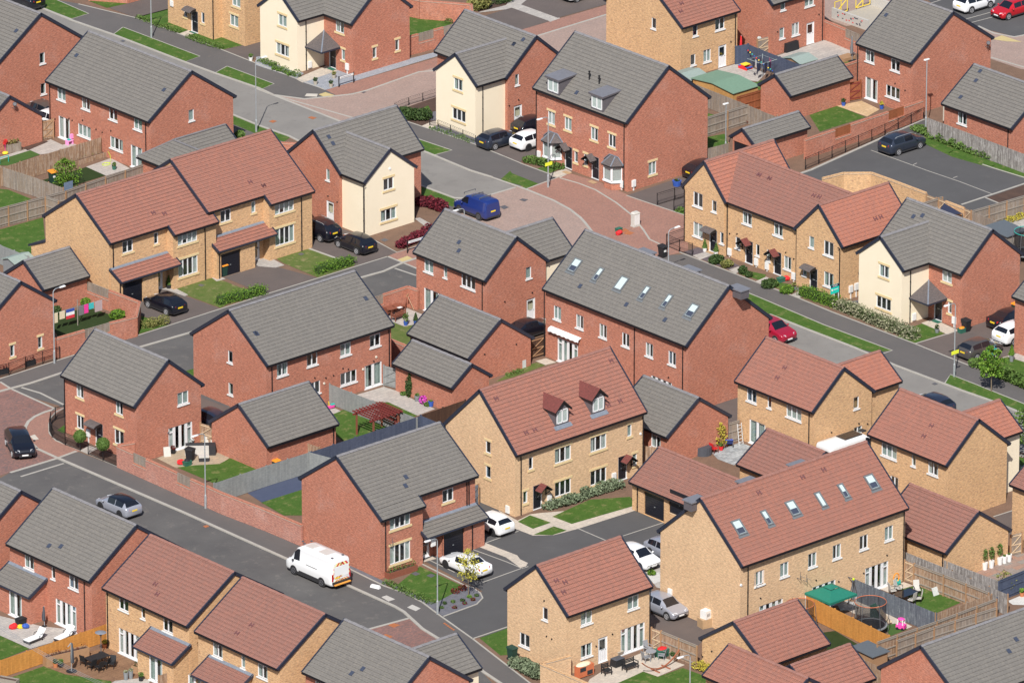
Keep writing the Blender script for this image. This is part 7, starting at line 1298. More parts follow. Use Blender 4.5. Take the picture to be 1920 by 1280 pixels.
for x0, x1 in ((.3, 1.9), (3.0, 4.8)):
 m = MB()
 for a, b in (((x0, .1, .3), (x1, .1, .3)), ((x0, .1, 1.5), (x1, .1, 1.5)), ((x0, .1, .3), (x0, .1, 1.5)), ((x1, .1, .3), (x1, .1, 1.5)), (((x0 + x1) / 2, .1, .3), ((x0 + x1) / 2, .1, 1.5)), ((x0, .1, .3), (x1, .1, 1.5))): m.bar(a, b, .055)
 m.build('gate', 'plastic_yellow', r)
m = MB(); m.bar((5.3, .1, 1.3), (5.3, -4.5, 1.3), .09); m.build('barrier', 'plastic_yellow', r); g = random.Random(5); m = MB()
for k in range(22): y = -g.uniform(.6, 3.9); z = g.uniform(.2, .85); m.box(-.012, y - .08, z - .05, -.002, y + .08, z + .05, 0 if k % 3 else 1)
m.build('graffiti', ['cloth_navy', 'plastic_red'], r)
# ================================================================ PLANTS
def shrub(label, px, py, reg, rx, ry, h, leaf, n=None, name='shrub', core=True, stem=0, size=.09, group=None, cat='shrub', z=0):
 r = T(name, label, cat, px, py, reg, z=z, group=group); V = rx * ry * h * 4; n = n or int(min(2600, max(120, 500 * V ** .7))); m = MB(); m.leaves((0, 0, stem + h / 2), (rx, ry, h / 2), n, size, shell=.7); m.build('foliage', leaf, r)
 if stem: m = MB(); m.cyl((0, 0, 0), (0, 0, stem + h * .4), .04, .03, 7); m.build('stem', 'bark', r)
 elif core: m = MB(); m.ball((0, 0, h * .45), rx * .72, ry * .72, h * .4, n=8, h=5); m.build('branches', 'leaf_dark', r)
 return r
def hedge(label, pts, reg, w, h, leaf, name='hedge', cat='hedge', size=.06, dens=330, group=None, ragged=0):
 q = [est(P(*Q(reg, *p))) for p in pts]; o0 = q[0]; r = thing(name, label, cat, wor(o0), AZ, group); m = MB(); c = MB(); g = random.Random(3)
 for a, b in zip(q, q[1:]):
  a, b = a - o0, b - o0; l = (b - a).length; k = max(1, int(l / .5)); d = (b - a).normalized()
  for i in range(k):
   p = a + (b - a) * ((i + .5) / k); hh = h * (1 + (g.uniform(-.12, .12) if not ragged else g.uniform(-ragged, ragged))); m.leaves((p.x, p.y, hh / 2), (w / 2 + .12, w / 2 + .12, hh / 2), int(dens * w * hh * l / k * 2.2) + 20, size, shape='ball' if ragged else 'box')
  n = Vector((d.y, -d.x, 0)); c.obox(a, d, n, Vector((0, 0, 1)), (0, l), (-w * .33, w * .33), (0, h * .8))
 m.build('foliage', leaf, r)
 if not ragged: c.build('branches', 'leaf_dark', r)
 return r
def tree(label, px, py, reg, h, cr, leaf, n=900, trunk=.05, ch=.62, size=.1, gaps=.25, name='tree'):
 r = T(name, label, 'tree', px, py, reg); m = MB(); m.cyl((0, 0, 0), (0, .05, h * .45), trunk, trunk * .75, 8); m.cyl((0, .05, h * .45), (0, 0, h * .92), trunk * .75, trunk * .2, 8); m.build('trunk', 'bark', r); g = random.Random(px); li = MB(); lv = MB(); z0 = h * (1 - ch)
 for k in range(13):
  t = (k + .5) / 13; z = z0 + (h - z0) * t * .95; rad = cr * sin(pi * (.18 + .8 * t)) ** .8; a = k * 2.4 + g.uniform(-.3, .3); e = Vector((cos(a) * rad * .8, sin(a) * rad * .8, z + .25 * h * .2)); s = Vector((0, .03, max(h * .3, z - .35)))
  li.cyl(s, e, trunk * .35, trunk * .1, 5); cc = rad * g.uniform(.38, .6) + .1; lv.leaves(tuple(e * .8 + Vector((0, 0, e.z * .2))), (cc, cc, cc * .8), n // 13, size, shell=gaps)
 li.build('limb', 'bark', r); lv.build('crown', leaf, r); return r
def topiary(label, px, py, reg, kind='cone', h=1.1, r_=.3, pot='white_paint', leaf='leaf_mid', stem=0, pot_h=.35, pot_r=.2, name='potted_topiary'):
 r = T(name, label, 'potted plant', px, py, reg); m = MB()
 if pot: m.lathe((0, 0, 0), [(.001, 0), (pot_r * .75, 0), (pot_r, pot_h), (pot_r * .85, pot_h), (.001, pot_h - .05)], 12); m.build('pot', pot, r); z0 = pot_h
 else: z0 = 0
 if stem: m = MB(); m.cyl((0, 0, z0), (0, 0, z0 + stem), .03, .03, 6); m.build('stem', 'bark', r)
 z0 += stem; m = MB()
 if kind == 'cone':
  for k in range(9): t = k / 9; m.leaves((0, 0, z0 + h * (t + .06)), (r_ * (1 - t) + .03, r_ * (1 - t) + .03, h / 14), int(70 * (1 - t)) + 14, .05)
  c = MB(); c.cyl((0, 0, z0), (0, 0, z0 + h * .95), r_ * .85, .02, 10); c.build('branches', leaf, r)
 elif kind == 'ball':
  m.leaves((0, 0, z0 + r_ * .9), (r_, r_, r_), int(1500 * r_ * r_ * 4) + 60, .05, shell=.95); c = MB(); c.ball((0, 0, z0 + r_ * .9), r_ * .88, r_ * .88, r_ * .88, n=12, h=8); c.build('branches', leaf, r)
 else: m.leaves((0, 0, z0 + h / 2), (r_, r_, h / 2), int(300 * r_ * h * 2) + 40, .07, shell=.5)
 m.build('foliage', leaf, r); return r
hedge('long clipped green hedge along the right hand footway', [(315, 893), (450, 940), (575, 985)], 'B4', .85, .95, 'leaf_bright'); hedge('loose pale grey-green hedge in front of the cream corner house', [(590, 990), (760, 1060), (900, 1120), (1090, 1195), (1130, 1215)], 'B4', 1.0, .95, 'leaf_grey', dens=200, size=.09)
hedge('bright green hedge at the drive edge left of centre', [(435, 745), (690, 670)], 'B2', .8, .85, 'leaf_bright'); hedge('bright green hedge below the left buff house lawn', [(1570, 965), (1900, 885)], 'B1', .8, .85, 'leaf_bright')
hedge('low shrubs in front of the tall buff pair', [(240, 1245), (380, 1215), (560, 1150), (780, 1085)], 'C3', 1.0, .7, 'leaf_silver', name='shrub_bed', cat='shrub bed', ragged=.4, size=.09); hedge('dark red shrubs behind the street sign', [(1030, 560), (1130, 520), (1270, 440)], 'B2', .9, .8, 'leaf_red', name='shrub_bed', cat='shrub bed', ragged=.3, size=.1); hedge('dark red shrubs at the kerb beside the blue van', [(1160, 250), (1230, 255), (1350, 300)], 'B2', 1.0, 1.0, 'leaf_red', name='shrub_bed', cat='shrub bed', ragged=.3, size=.1)
hedge('green shrubs along the kerb below the dormer pair', [(95, 1165), (200, 1190), (360, 1220)], 'A3', .8, .7, 'leaf_mid', ragged=.25, size=.08); hedge('weedy bushes beside the parked slate blue car', [(1130, 930), (1280, 1000), (1500, 1085), (1700, 1150)], 'A4', .9, .6, 'leaf_mid', name='weeds', cat='bushes', ragged=.5, size=.09)
hedge('trailing shrubs along the edge of the small corner lawn', [(930, 560), (1100, 640), (1270, 710)], 'D2', .6, .45, 'leaf_mid', name='shrub_bed', cat='shrub bed', ragged=.4); hedge('maroon leaved shrubs beside the yellow leaved tree', [(1410, 640), (1510, 605)], 'D2', .5, .5, 'leaf_maroon', name='shrub_bed', cat='shrub bed', ragged=.4)
hedge('bushes left of the buff garden wall at the bottom', [(20, 1150), (100, 1190), (200, 1250)], 'D3', 1.3, .9, 'leaf_silver', name='shrub_bed', cat='shrub bed', ragged=.35, size=.1); hedge('golden leaved bushes below the bottom garage', [(1325, 1170), (1400, 1195), (1490, 1235)], 'D3', .9, .8, 'leaf_gold', name='shrub_bed', cat='shrub bed', ragged=.35)
hedge('green shrubs along the top cream house footway', [(20, 440), (110, 475), (220, 530), (310, 560)], 'A2', .6, .5, 'leaf_mid', name='shrub_bed', cat='shrub bed', ragged=.5); hedge('dark bushes between the bow topped railing and the brick road', [(1030, 830), (1130, 860), (1230, 860)], 'A2', 1.4, .9, 'leaf_dark', name='shrub_bed', cat='shrub bed', ragged=.4, size=.1)
hedge('sparse plants in the slate bed of the cream gable', [(1250, 925), (1400, 975), (1560, 1030)], 'A2', .5, .35, 'leaf_mid', name='shrub_bed', cat='shrub bed', ragged=.6, dens=150); hedge('green strip hedge beside the buff house path at the top', [(985, 128), (1150, 195), (1290, 240)], 'A1', .5, .4, 'leaf_mid', ragged=.3); hedge('low hedge in front of the top buff house bay', [(1350, 268), (1450, 310), (1600, 355)], 'A1', .6, .4, 'leaf_mid', ragged=.3)
hedge('dense green shrubbery at the right edge lawn', [(1560, 210), (1700, 260), (1850, 330), (2050, 420)], 'C4', 1.2, .8, 'leaf_mid', name='shrub_bed', cat='shrub bed', ragged=.35, size=.1); hedge('clipped hedge at the right edge below the verge', [(1810, 1010), (1890, 1030)], 'C4', .9, .8, 'leaf_bright')
hedge('straggly shrub at the corner of the washing line wall', [(1020, 1130), (1120, 1120), (1200, 1100)], 'B1', .9, .8, 'leaf_olive', name='shrub_bed', cat='shrub bed', ragged=.4); hedge('climbing weeds on the top right garden at the brick wall', [(1370, 165), (1400, 172)], 'A2', .6, .6, 'leaf_mid', name='shrub_bed', cat='shrub bed', ragged=.4)
hedge('spiky evergreen clump at the top edge of the brick road', [(1560, 70), (1650, 60)], 'A2', 1.4, 1.3, 'leaf_olive', name='shrub_bed', cat='shrub bed', ragged=.4, size=.15); hedge('round green bushes at the top edge path', [(1720, 30), (1830, 10)], 'A2', 1.2, .8, 'leaf_dark', name='shrub_bed', cat='shrub bed', ragged=.3)
hedge('bare twiggy shrub beside the railed grey fence', [(1660, 890), (1720, 880)], 'A3', .8, .7, 'leaf_maroon', name='shrub_bed', cat='shrub bed', ragged=.4); hedge('low green plants at the small fence corner, upper right', [(1780, 865), (1840, 850)], 'A3', .6, .5, 'leaf_mid', name='shrub_bed', cat='shrub bed', ragged=.4)
hedge('yellow-green plants beside the navy sail at the right', [(1770, 390), (1830, 365), (1920, 340)], 'B4', .7, .5, 'leaf_gold', name='shrub_bed', cat='shrub bed', ragged=.5); hedge('low plants beside the red brick garage grass strip', [(1800, 290), (1920, 250)], 'C2', .5, .3, 'leaf_mid', name='shrub_bed', cat='shrub bed', ragged=.5)
hedge('grass tuft hedge near the far drive and buff gable', [(1180, 305), (1230, 290)], 'B3', .5, .6, 'leaf_mid', name='shrub_bed', cat='shrub bed', ragged=.4)
for i, (x, y, rr, hh, lf, lb) in enumerate(((1470, 665, .75, .75, 'leaf_dark', 'dark rounded bush, left of three beside the terrace path'), (1545, 695, .6, .7, 'leaf_olive', 'olive brown rounded bush between the slate beds'), (1660, 740, .45, .7, 'leaf_dark', 'small dark bush beside the second terrace path'), (1705, 765, .4, .5, 'leaf_dark', 'lower dark bush beside the second terrace path'), (1850, 840, .75, .75, 'leaf_dark', 'dark bush beside the third terrace path'))): shrub(lb, x, y, 'B3', rr, rr * .8, hh, lf)
shrub('clipped green bush beside the last terrace path', 215, 880, 'B4', .7, .5, .6, 'leaf_bright'); shrub('dark bush below the red bag', 110, 835, 'B4', .55, .45, .6, 'leaf_mid'); shrub('round green bush in the washing line garden', 845, 1060, 'B1', .75, .6, .7, 'leaf_bright'); shrub('dark green bush behind the brick garden wall near the garage', 410, 1030, 'B1', .4, .4, .7, 'leaf_dark')
shrub('green bush between the grey roofed pair and the garage roof', 1725, 1010, 'A1', .5, .5, .9, 'leaf_mid'); shrub('tall climbing plant on the small garage wall', 1105, 440, 'C2', .45, .2, 2.1, 'leaf_dark', name='climbing_plant', cat='climber'); shrub('thin climbing plant near the garage corner', 1345, 500, 'C2', .28, .15, 1.9, 'leaf_mid', n=240, name='climbing_plant', cat='climber', core=False)
shrub('magenta flowering plant beside the blue pot', 1203, 490, 'C2', .3, .3, .75, 'flower_magenta', name='flowering_plant', cat='plant'); shrub('small green plant left of the magenta flowers', 1165, 465, 'C2', .28, .28, .5, 'leaf_mid'); shrub('low green plant right of the magenta flowers', 1230, 505, 'C2', .25, .25, .35, 'leaf_mid'); shrub('green plant at the light grey gate foot', 1065, 425, 'C2', .3, .25, .35, 'leaf_mid')
shrub('bright round cushion plant on the white gravel', 1005, 500, 'D3', .32, .32, .4, 'leaf_bright'); shrub('plant in the raised soil bed behind the leafy shrub', 600, 1150, 'A1', .4, .3, .4, 'leaf_bright'); shrub('dark bush beside the grey board fence corner', 195, 45, 'B1', .5, .4, .6, 'leaf_dark'); shrub('green tuft behind the railed timber fence', 950, 25, 'B1', .3, .3, .5, 'leaf_bright')
shrub('small light green bush above the washing on the line', 615, 965, 'B1', .5, .3, .6, 'leaf_bright', z=0)
for x, y, lf, lb in ((1588, 655, 'leaf_dark', 'small dark plant nearest the kerb curve in the slate corner bed'), (1537, 665, 'leaf_bright', 'light green plant at the foot of the yellow tree'), (1487, 690, 'leaf_dark', 'dark tuft left of the yellow tree foot'), (1563, 685, 'leaf_maroon', 'brown tuft below the yellow tree'), (1420, 700, 'leaf_mid', 'green tuft in the middle of the slate corner bed'), (1502, 712, 'leaf_red', 'bright red plant in the slate corner bed'), (1360, 712, 'leaf_dark', 'dark tuft beside the street lamp foot'), (1430, 742, 'leaf_red', 'dull red tuft near the kerb of the slate bed'), (1338, 742, 'leaf_mid', 'green tuft nearest the street lamp')): shrub(lb, x, y, 'D2', .2, .2, .24, lf, n=60, name='bed_plant', cat='plant', size=.06)
for x, y, lf, lb in ((105, 475, 'leaf_dark', 'dark tuft in the gravel strip by the cream gable'), (165, 515, 'leaf_bright', 'bright tuft in the gravel strip by the cream gable'), (240, 545, 'leaf_bright', 'last green tuft of the gravel strip'), (130, 505, 'leaf_bright', 'low round tuft beside the top footway')): shrub(lb, x, y, 'A2', .28, .28, .35, lf, n=70, name='bed_plant', cat='plant', size=.06)
tree('small tree with yellow spring leaves on the slate corner bed', 1530, 655, 'D2', 3.9, .95, 'leaf_yellow', 800, .045, .66, .07, .2); tree('young street tree with green leaves at the right hand verge', 1685, 400, 'C4', 4.0, 1.05, 'leaf_bright', 1300, .055, .7, .11, .35); tree('leafy tree cut by the right edge, lower', 1985, 890, 'C4', 5.0, 1.9, 'leaf_mid', 1900, .08, .72, .12, .35)
tree('bright green feathery shrub tree in the artificial grass garden', 475, 125, 'B1', 2.7, 1.15, 'leaf_bright', 1500, .05, .92, .08, .4, name='garden_tree'); tree('sapling with yellow-green leaves beside the navy fence', 1780, 640, 'D4', 1.9, .8, 'leaf_olive', 320, .03, .8, .08, .2, name='sapling'); tree('tall potted fir beside the blue sun lounger', 1505, 815, 'C3', 2.3, .5, 'leaf_gold', 420, .03, .85, .07, .3, name='sapling')
topiary('ball topiary tree left of the black front door', 577, 820, 'C1', 'ball', r_=.52, pot=None, stem=.75, name='topiary_tree'); topiary('ball topiary tree right of the black front door', 743, 895, 'C1', 'ball', r_=.55, pot=None, stem=.95, name='topiary_tree')
for x, y, reg, lb in ((1388, 582, 'B3', 'cone topiary in a white pot left of the first terrace door'), (1470, 608, 'B3', 'cone topiary in a white pot right of the first terrace door')): topiary(lb, x, y, reg, h=.75, r_=.22)
topiary('cone topiary in a black pot left of the white porch door', 1122, 875, 'B1', h=.8, r_=.22, pot='plastic_black', pot_r=.26); topiary('cone topiary in a black pot beside the left buff house bay', 1217, 845, 'B1', h=.8, r_=.22, pot='plastic_black', pot_r=.28); topiary('conifer in a dark pot on a tray at the right edge lawn', 1830, 182, 'C4', h=.85, r_=.25, pot='plastic_grey', pot_h=.6, leaf='leaf_bright')
topiary('bushy plant in a blue pot on the dining patio', 1078, 1112, 'B2', 'bush', .8, .25, 'plastic_blue', 'leaf_mid'); topiary('small conifer in a blue pot half hidden by the garage roof', 1150, 1105, 'B2', 'cone', .7, .2, 'plastic_blue', 'leaf_dark'); topiary('large blue ceramic pot at the buff terrace gable', 1187, 110, 'B3', 'bush', .12, .25, 'plastic_blue', 'leaf_dark', pot_r=.42, pot_h=.5)
topiary('blue pot at the end of the pale patio border', 1260, 505, 'C2', 'bush', .1, .12, 'plastic_blue', 'leaf_mid', pot_h=.45, pot_r=.24); topiary('green glazed pot beside the magenta flowers', 1160, 468, 'C2', 'bush', .2, .14, 'plastic_grey', 'leaf_mid', pot_h=.5, pot_r=.24)
for i, (x, y, s, lb) in enumerate(((1638, 462, 1, 'white tapered pot with a leafy plant, first from the left of five'), (1685, 448, 1, 'white tapered pot with a small tree, second from the left of five'), (1745, 425, 1, 'white tapered pot with a bushy plant, middle of five'), (1778, 415, 0, 'white tapered pot with a tiny plant, fourth of five'), (1812, 403, 0, 'white tapered pot with dark soil at the right end of five'))): topiary(lb, x, y, 'D4', 'bush', 1.0 if s else .08, .24 if s else .1, 'white_paint', 'leaf_mid', pot_h=.62, pot_r=.24, stem=.15 if s else 0)
for x, y, reg, lb, mt, lf in ((428, 610, 'A2', 'stone pot with spiky plant, left one in the gravel', 'stone', 'leaf_dark'), (540, 628, 'A2', 'stone pot with spiky plant, right one in the gravel', 'stone', 'leaf_dark'), (560, 565, 'A2', 'stone pot lying back in the gravel near the door', 'stone', 'leaf_olive'), (1805, 438, 'A1', 'white pot beside the top drive', 'white_paint', 'leaf_mid'), (1880, 605, 'B1', 'plant pot beside the right buff porch door', 'plastic_grey', 'leaf_mid'), (755, 1025, 'D1', 'terracotta pot with grassy plant beside the patio heater', 'terracotta', 'leaf_gold'), (400, 1165, 'D1', 'terracotta pot at the deck edge', 'terracotta', 'leaf_dark'), (437, 1165, 'D1', 'dark bowl planter at the deck edge', 'plastic_black', 'leaf_mid'), (1015, 1262, 'D1', 'black bowl planter on the bottom slabs', 'plastic_black', 'leaf_mid'), (1248, 845, 'C1', 'black pot with flowers beside the patio door', 'plastic_black', 'leaf_maroon'), (1380, 790, 'C1', 'black pot with white flowers right of the patio door', 'plastic_black', 'curtain_white'), (1505, 820, 'C3', 'red pot beside the blue sun lounger', 'plastic_red', 'leaf_mid'), (1155, 1112, 'D3', 'round pot beside the hammock frame', 'stone', 'leaf_dark'), (620, 762, 'A4', 'blue pot beside the chestnut gate', 'plastic_blue', 'leaf_dark'), (895, 785, 'A4', 'blue pot with yellow plant on the tan patio', 'plastic_blue', 'leaf_gold'), (822, 1222 - 0, 'A1', 'green watering pot on the dark slabs', 'plastic_green', 'leaf_mid'), (1905, 655, 'D4', 'terracotta pot on the white gravel', 'terracotta', 'leaf_bright'), (135, 385, 'A4', 'black pot below the patio heater, top right', 'plastic_black', 'leaf_mid'), (1580, 280, 'D2', 'terracotta pot beside the garage pier', 'terracotta', 'leaf_mid'), (265, 860, 'B4', 'grey tapered pot with plant before the terrace', 'plastic_grey', 'leaf_olive'), (1293, 1165, 'B4', 'grey planter on the front lawn path, right', 'plastic_grey', 'leaf_dark')): topiary(lb, x, y, reg, 'bush', .35, .2, mt, lf, pot_h=.35, pot_r=.2, name='plant_pot')
for x, lb in ((907, 'grey tall planter, left of the pair on the bottom slabs'), (942, 'grey tall planter, right of the pair on the bottom slabs')): topiary(lb, x, 1255 - (x - 907) * .3, 'D1', 'bush', .15, .18, 'plastic_grey', 'leaf_grey', pot_h=.65, pot_r=.2, name='planter')
def planter(label, pa, pb, reg, w, h, mat, fill='leaf_mid', n=160, name='planter', fh=.25):
 a, b = est(P(*Q(reg, *pa))), est(P(*Q(reg, *pb))); r = thing(name, label, 'planter', wor(a), AZ); d = b - a; l = d.length; d.normalize(); n_ = Vector((d.y, -d.x, 0)); n_ = n_ if n_.y < 0 else -n_; Z = Vector((0, 0, 1)); O = Vector((0, 0, 0)); m = MB(); t = .06
 m.obox(O, d, n_, Z, (0, l), (-t, 0), (0, h)); m.obox(O, d, n_, Z, (0, l), (-w, -w + t), (0, h)); m.obox(O, d, n_, Z, (0, t), (-w + t, -t), (0, h)); m.obox(O, d, n_, Z, (l - t, l), (-w + t, -t), (0, h)); m.obox(O, d, n_, Z, (t, l - t), (-w + t, -t), (0, h - .1), 1); m.build('box', [mat, 'mulch'], r)
 if fill:
  m = MB(); k = int(l / .3)
  for i in range(k): p = d * (l * (i + .5) / k) - n_ * (w / 2); m.leaves((p.x, p.y, h + fh / 3), (.17, w * .35, fh), n // k + 4, .06)
  m.build('plants', fill, r)
 return r
planter('brown wooden trough planter under the bay window, bottom centre', (960, 535), (1165, 470), 'D2', .6, .5, 'wood_teak', 'leaf_mid'); planter('tall slatted raised planter with slate top on the deck', (335, 1168), (645, 1095), 'D1', .6, .85, 'wood', 'leaf_maroon', n=40); planter('raised wooden planter beside the left edge garage', (60, 1108), (155, 1088), 'A1', .7, .8, 'fence_grey', 'leaf_olive'); planter('raised timber bed along the artificial grass garden', (430, 1235), (785, 1125), 'A1', 1.3, .45, 'fence_brown', 'leaf_olive', n=70)
planter('black trough on the railing at the left edge', (-10, 285), (62, 270), 'C1', .35, .5, 'plastic_black', 'leaf_maroon', n=50); planter('black trough behind the second railing bay', (190, 225), (258, 205), 'C1', .35, .5, 'plastic_black', 'leaf_maroon', n=50); planter('small wooden planter on the bottom left lawn', (-20, 1275), (115, 1300), 'D1', .6, .4, 'wood_grey', None); planter('wooden crate planter by the deck door', (945, 1205), (990, 1215), 'D1', .5, .6, 'wood', 'leaf_dark', n=30)
# ================================================================ GARDEN FURNITURE
def chair(label, px, py, reg, rz, mat='plastic_black', frame='black', name='garden_chair', arms=True, hi=.95, group=None):
 r = T(name, label, 'chair', px, py, reg, radians(rz), group); m = MB(); m.box(-.25, -.25, .40, .25, .25, .44); m.build('seat', mat, r); m = MB(); m.hexa([(-.25, .23, .44), (.25, .23, .44), (.25, .26, .44), (-.25, .26, .44), (-.24, .36, hi), (.24, .36, hi), (.24, .39, hi), (-.24, .39, hi)]); m.build('backrest', mat, r)
 for x in (-.24, .24):
  for y in (-.24, .24): m = MB(); m.bar((x, y, 0), (x, y * .9, .4), .035); m.build('leg', frame, r)
  if arms: m = MB(); m.bar((x, -.22, .62), (x, .28, .64), .045, .03); m.bar((x, -.22, .4), (x, -.22, .62), .03); m.build('armrest', frame, r)
 return r
def table(label, px, py, reg, a, b, h=.74, mat='plastic_black', leg='black', rnd=False, rz=AZ):
 r = T('garden_table', label, 'table', px, py, reg, rz); m = MB()
 if rnd: m.cyl((0, 0, h - .03), (0, 0, h), a, a, 20); m.build('tabletop', mat, r)
 else: m.box(-a, -b, h - .035, a, b, h); m.build('tabletop', mat, r)
 for x in (-1, 1):
  for y in (-1, 1): m = MB(); m.bar((x * a * (.85 if not rnd else .5), y * (b if not rnd else a) * (.8 if not rnd else .5), 0), (x * a * (.85 if not rnd else .3), y * (b if not rnd else a) * (.8 if not rnd else .3), h - .035), .05); m.build('leg', leg, r)
 return r
def lounger(label, px, py, reg, rz, mat='cloth_white', frame='rattan'):
 r = T('sun_lounger', label, 'sun lounger', px, py, reg, radians(rz)); m = MB(); m.box(-.33, -1.0, .3, .33, .35, .36); m.build('seat', mat, r); m = MB(); m.hexa([(-.33, .35, .3), (.33, .35, .3), (.33, .38, .36), (-.33, .38, .36), (-.33, .85, .85), (.33, .85, .85), (.33, .82, .9), (-.33, .82, .9)]); m.build('backrest', mat, r); m = MB(); m.box(-.35, -1.0, .2, -.31, .6, .3); m.box(.31, -1.0, .2, .35, .6, .3); m.box(-.35, -1.02, .2, .35, -.98, .3); m.build('frame', frame, r)
 for x in (-.32, .32):
  for y in (-.9, .45): m = MB(); m.bar((x, y, 0), (x, y, .22), .05); m.build('leg', frame, r)
  m = MB(); m.tube([(x, .1, .3), (x, .2, .55), (x, .5, .58), (x, .65, .3)], .025); m.build('armrest', frame, r)
 return r
lounger('white sun lounger nearer the lawn, bottom left patio', 255, 975, 'D1', AZ * 57.3 - 90 + 5); lounger('white sun lounger beside the patio doors, half behind the orange fence', 470, 960, 'D1', AZ * 57.3 - 90 + 12)
def parasol_closed(label, px, py, reg, h, mat, base=True, cant=False):
 r = T('parasol', label, 'parasol', px, py, reg); m = MB(); m.lathe((0, 0, 0), [(.001, .0), (.42 if base else .2, 0), (.42 if base else .2, .07), (.001, .09)], 18); m.build('base', 'plastic_black', r); m = MB(); m.cyl((0, 0, .08), (0, 0, h), .03, .03, 8)
 if cant: m.bar((0, 0, h), (-.25, .1, h - .3), .05)
 m.build('pole', 'steel', r); m = MB(); g = random.Random(2); o = (-.05, 0) if not cant else (.1, 0)
 m.lathe((o[0], o[1], h * .28), [(.08, 0), (.13, .08), (.14, h * .25), (.09, h * .5), (.05, h * .68), (.01, h * .72)], 9); m.v = [(x + g.uniform(-.03, .03), y + g.uniform(-.03, .03), z) for x, y, z in m.v]; m.build('canopy', mat, r); return r
parasol_closed('folded grey parasol on a round base at the deck edge', 515, 1195, 'D1', 2.4, 'cloth_charcoal', cant=True); parasol_closed('folded dark parasol against the red brick wall, bottom left', 320, 870, 'D1', 1.7, 'cloth_charcoal', base=False); parasol_closed('folded grey parasol at the red wall, top right', 682, 440, 'A4', 2.4, 'cloth_grey'); parasol_closed('folded bright red parasol in the picnic table yard', 1650, 450, 'A3', 2.6, 'plastic_red', base=False)
def heater(label, px, py, reg):
 r = T('patio_heater', label, 'patio heater', px, py, reg); m = MB(); m.cyl((0, 0, 0), (0, 0, .35), .22, .2, 14); m.build('base', 'plastic_black', r); m = MB(); m.cyl((0, 0, .35), (0, 0, 1.75), .035, .035, 8); m.build('pole', 'steel_dark', r); m = MB(); m.cyl((0, 0, 1.75), (0, 0, 2.0), .1, .13, 12); m.build('burner', 'steel_dark', r); m = MB(); m.lathe((0, 0, 2.0), [(.45, 0), (.3, .06), (.01, .12)], 18); m.build('reflector', 'lead', r); return r
heater('patio heater with round metal top on the deck', 728, 1085, 'D1'); heater('patio heater beside the grey gate, top right', 112, 385, 'A4')
table('black rectangular table on the deck', 700, 1150, 'D1', .95, .5); hdx = AZ * 57.3
for x, y, rz, lb in ((610, 1150, 100, 'black folding chair at the left end of the deck table'), (660, 1180, 180, 'black chair at the near left side of the deck table'), (715, 1195, 180, 'black chair at the near middle of the deck table'), (760, 1172, 200, 'black chair at the near right side of the deck table'), (805, 1170, -60, 'black folding chair at the right end of the deck table')): chair(lb, x, y, 'D1', hdx + rz)
table('dark glass table on the railed lawn', 1070, 690, 'D4', .95, .55, mat='car_glass')
for x, y, rz, lb in ((975, 645, 70, 'grey high backed chair at the left of the glass table'), (1018, 628, 20, 'grey high backed chair at the far left of the glass table'), (1150, 640, -30, 'grey high backed chair at the far right of the glass table'), (1110, 712, 190, 'grey chair at the near side of the glass table'), (1155, 700, 230, 'grey chair with black frame at the near right of the glass table')): chair(lb, x, y, 'D4', hdx + rz, 'cushion', hi=1.1)
r = table('oval dark red wooden table on the dining patio', 990, 1035, 'B2', .62, .5, mat='wood_teak', leg='wood_teak'); m = MB(); m.cyl((-.45, 0, .705), (-.45, 0, .745), .5, .5, 18); m.cyl((.45, 0, .705), (.45, 0, .745), .5, .5, 18); m.build('table_leaf', 'wood_teak', r)
r = T('tray', 'white tray with plates on the red wooden table', 'tray', 1035, 985, 'B2', z=.0); r.location = P(*Q('B2', 1035, 985), .76); m = MB(); m.box(-.2, -.15, 0, .2, .15, .03); m.build('tray', 'white_paint', r)
for x, y, rz, lb in ((965, 990, 10, 'dark red slatted chair behind the wooden table'), (1058, 1000, -50, 'dark red slatted chair at the right of the wooden table'), (945, 1050, 100, 'dark red chair at the left end of the wooden table')): chair(lb, x, y, 'B2', hdx + rz, 'wood_teak', 'wood_teak')
def bench(label, px, py, reg, rz, mat, L_=1.3, cush=None, name='garden_bench'):
 r = T(name, label, 'bench', px, py, reg, radians(rz)); h = L_ / 2
 m = MB(); m.box(-h, -.28, .36, h, .25, .42); m.build('seat', cush or mat, r); m = MB()
 for z in (.5, .62, .74): m.box(-h, .24, z, h, .28, z + .08)
 m.box(-h, .23, .42, -h + .06, .29, .86); m.box(h - .06, .23, .42, h, .29, .86); m.build('backrest', mat, r)
 for x in (-h + .03, h - .03):
  for y in (-.26, .26): m = MB(); m.bar((x, y, 0), (x, y, .6 if y < 0 else .4), .06); m.build('leg', mat, r)
  m = MB(); m.box(x - .04, -.3, .6, x + .04, .28, .64); m.build('armrest', mat, r)
 return r
bench('dark red slatted bench in front of the wooden table', 1025, 1070, 'B2', hdx + 185, 'wood_teak'); bench('black two seat garden bench on the bottom patio', 850, 1180, 'D3', hdx, 'plastic_black', 1.25); bench('black garden armchair on the bottom patio', 680, 1215, 'D3', hdx - 60 + 50, 'plastic_black', .65, name='garden_armchair')
table('round grey metal table by the hammock frame', 1000, 1110, 'D3', .42, .4, mat='wire', leg='wire', rnd=True)
for x, y, rz, lb in ((965, 1125, 80, 'ornate grey chair left of the round metal table'), (1080, 1110, 210, 'ornate grey chair in front of the green box'), (980, 1060, 0, 'ornate grey chair behind the round metal table')): chair(lb, x, y, 'D3', hdx + rz, 'wire', 'wire')
caddy('open green box holding red things beside the fence', 1080, 1085, 'D3', 'plastic_green', 'plastic_red', 1.9)
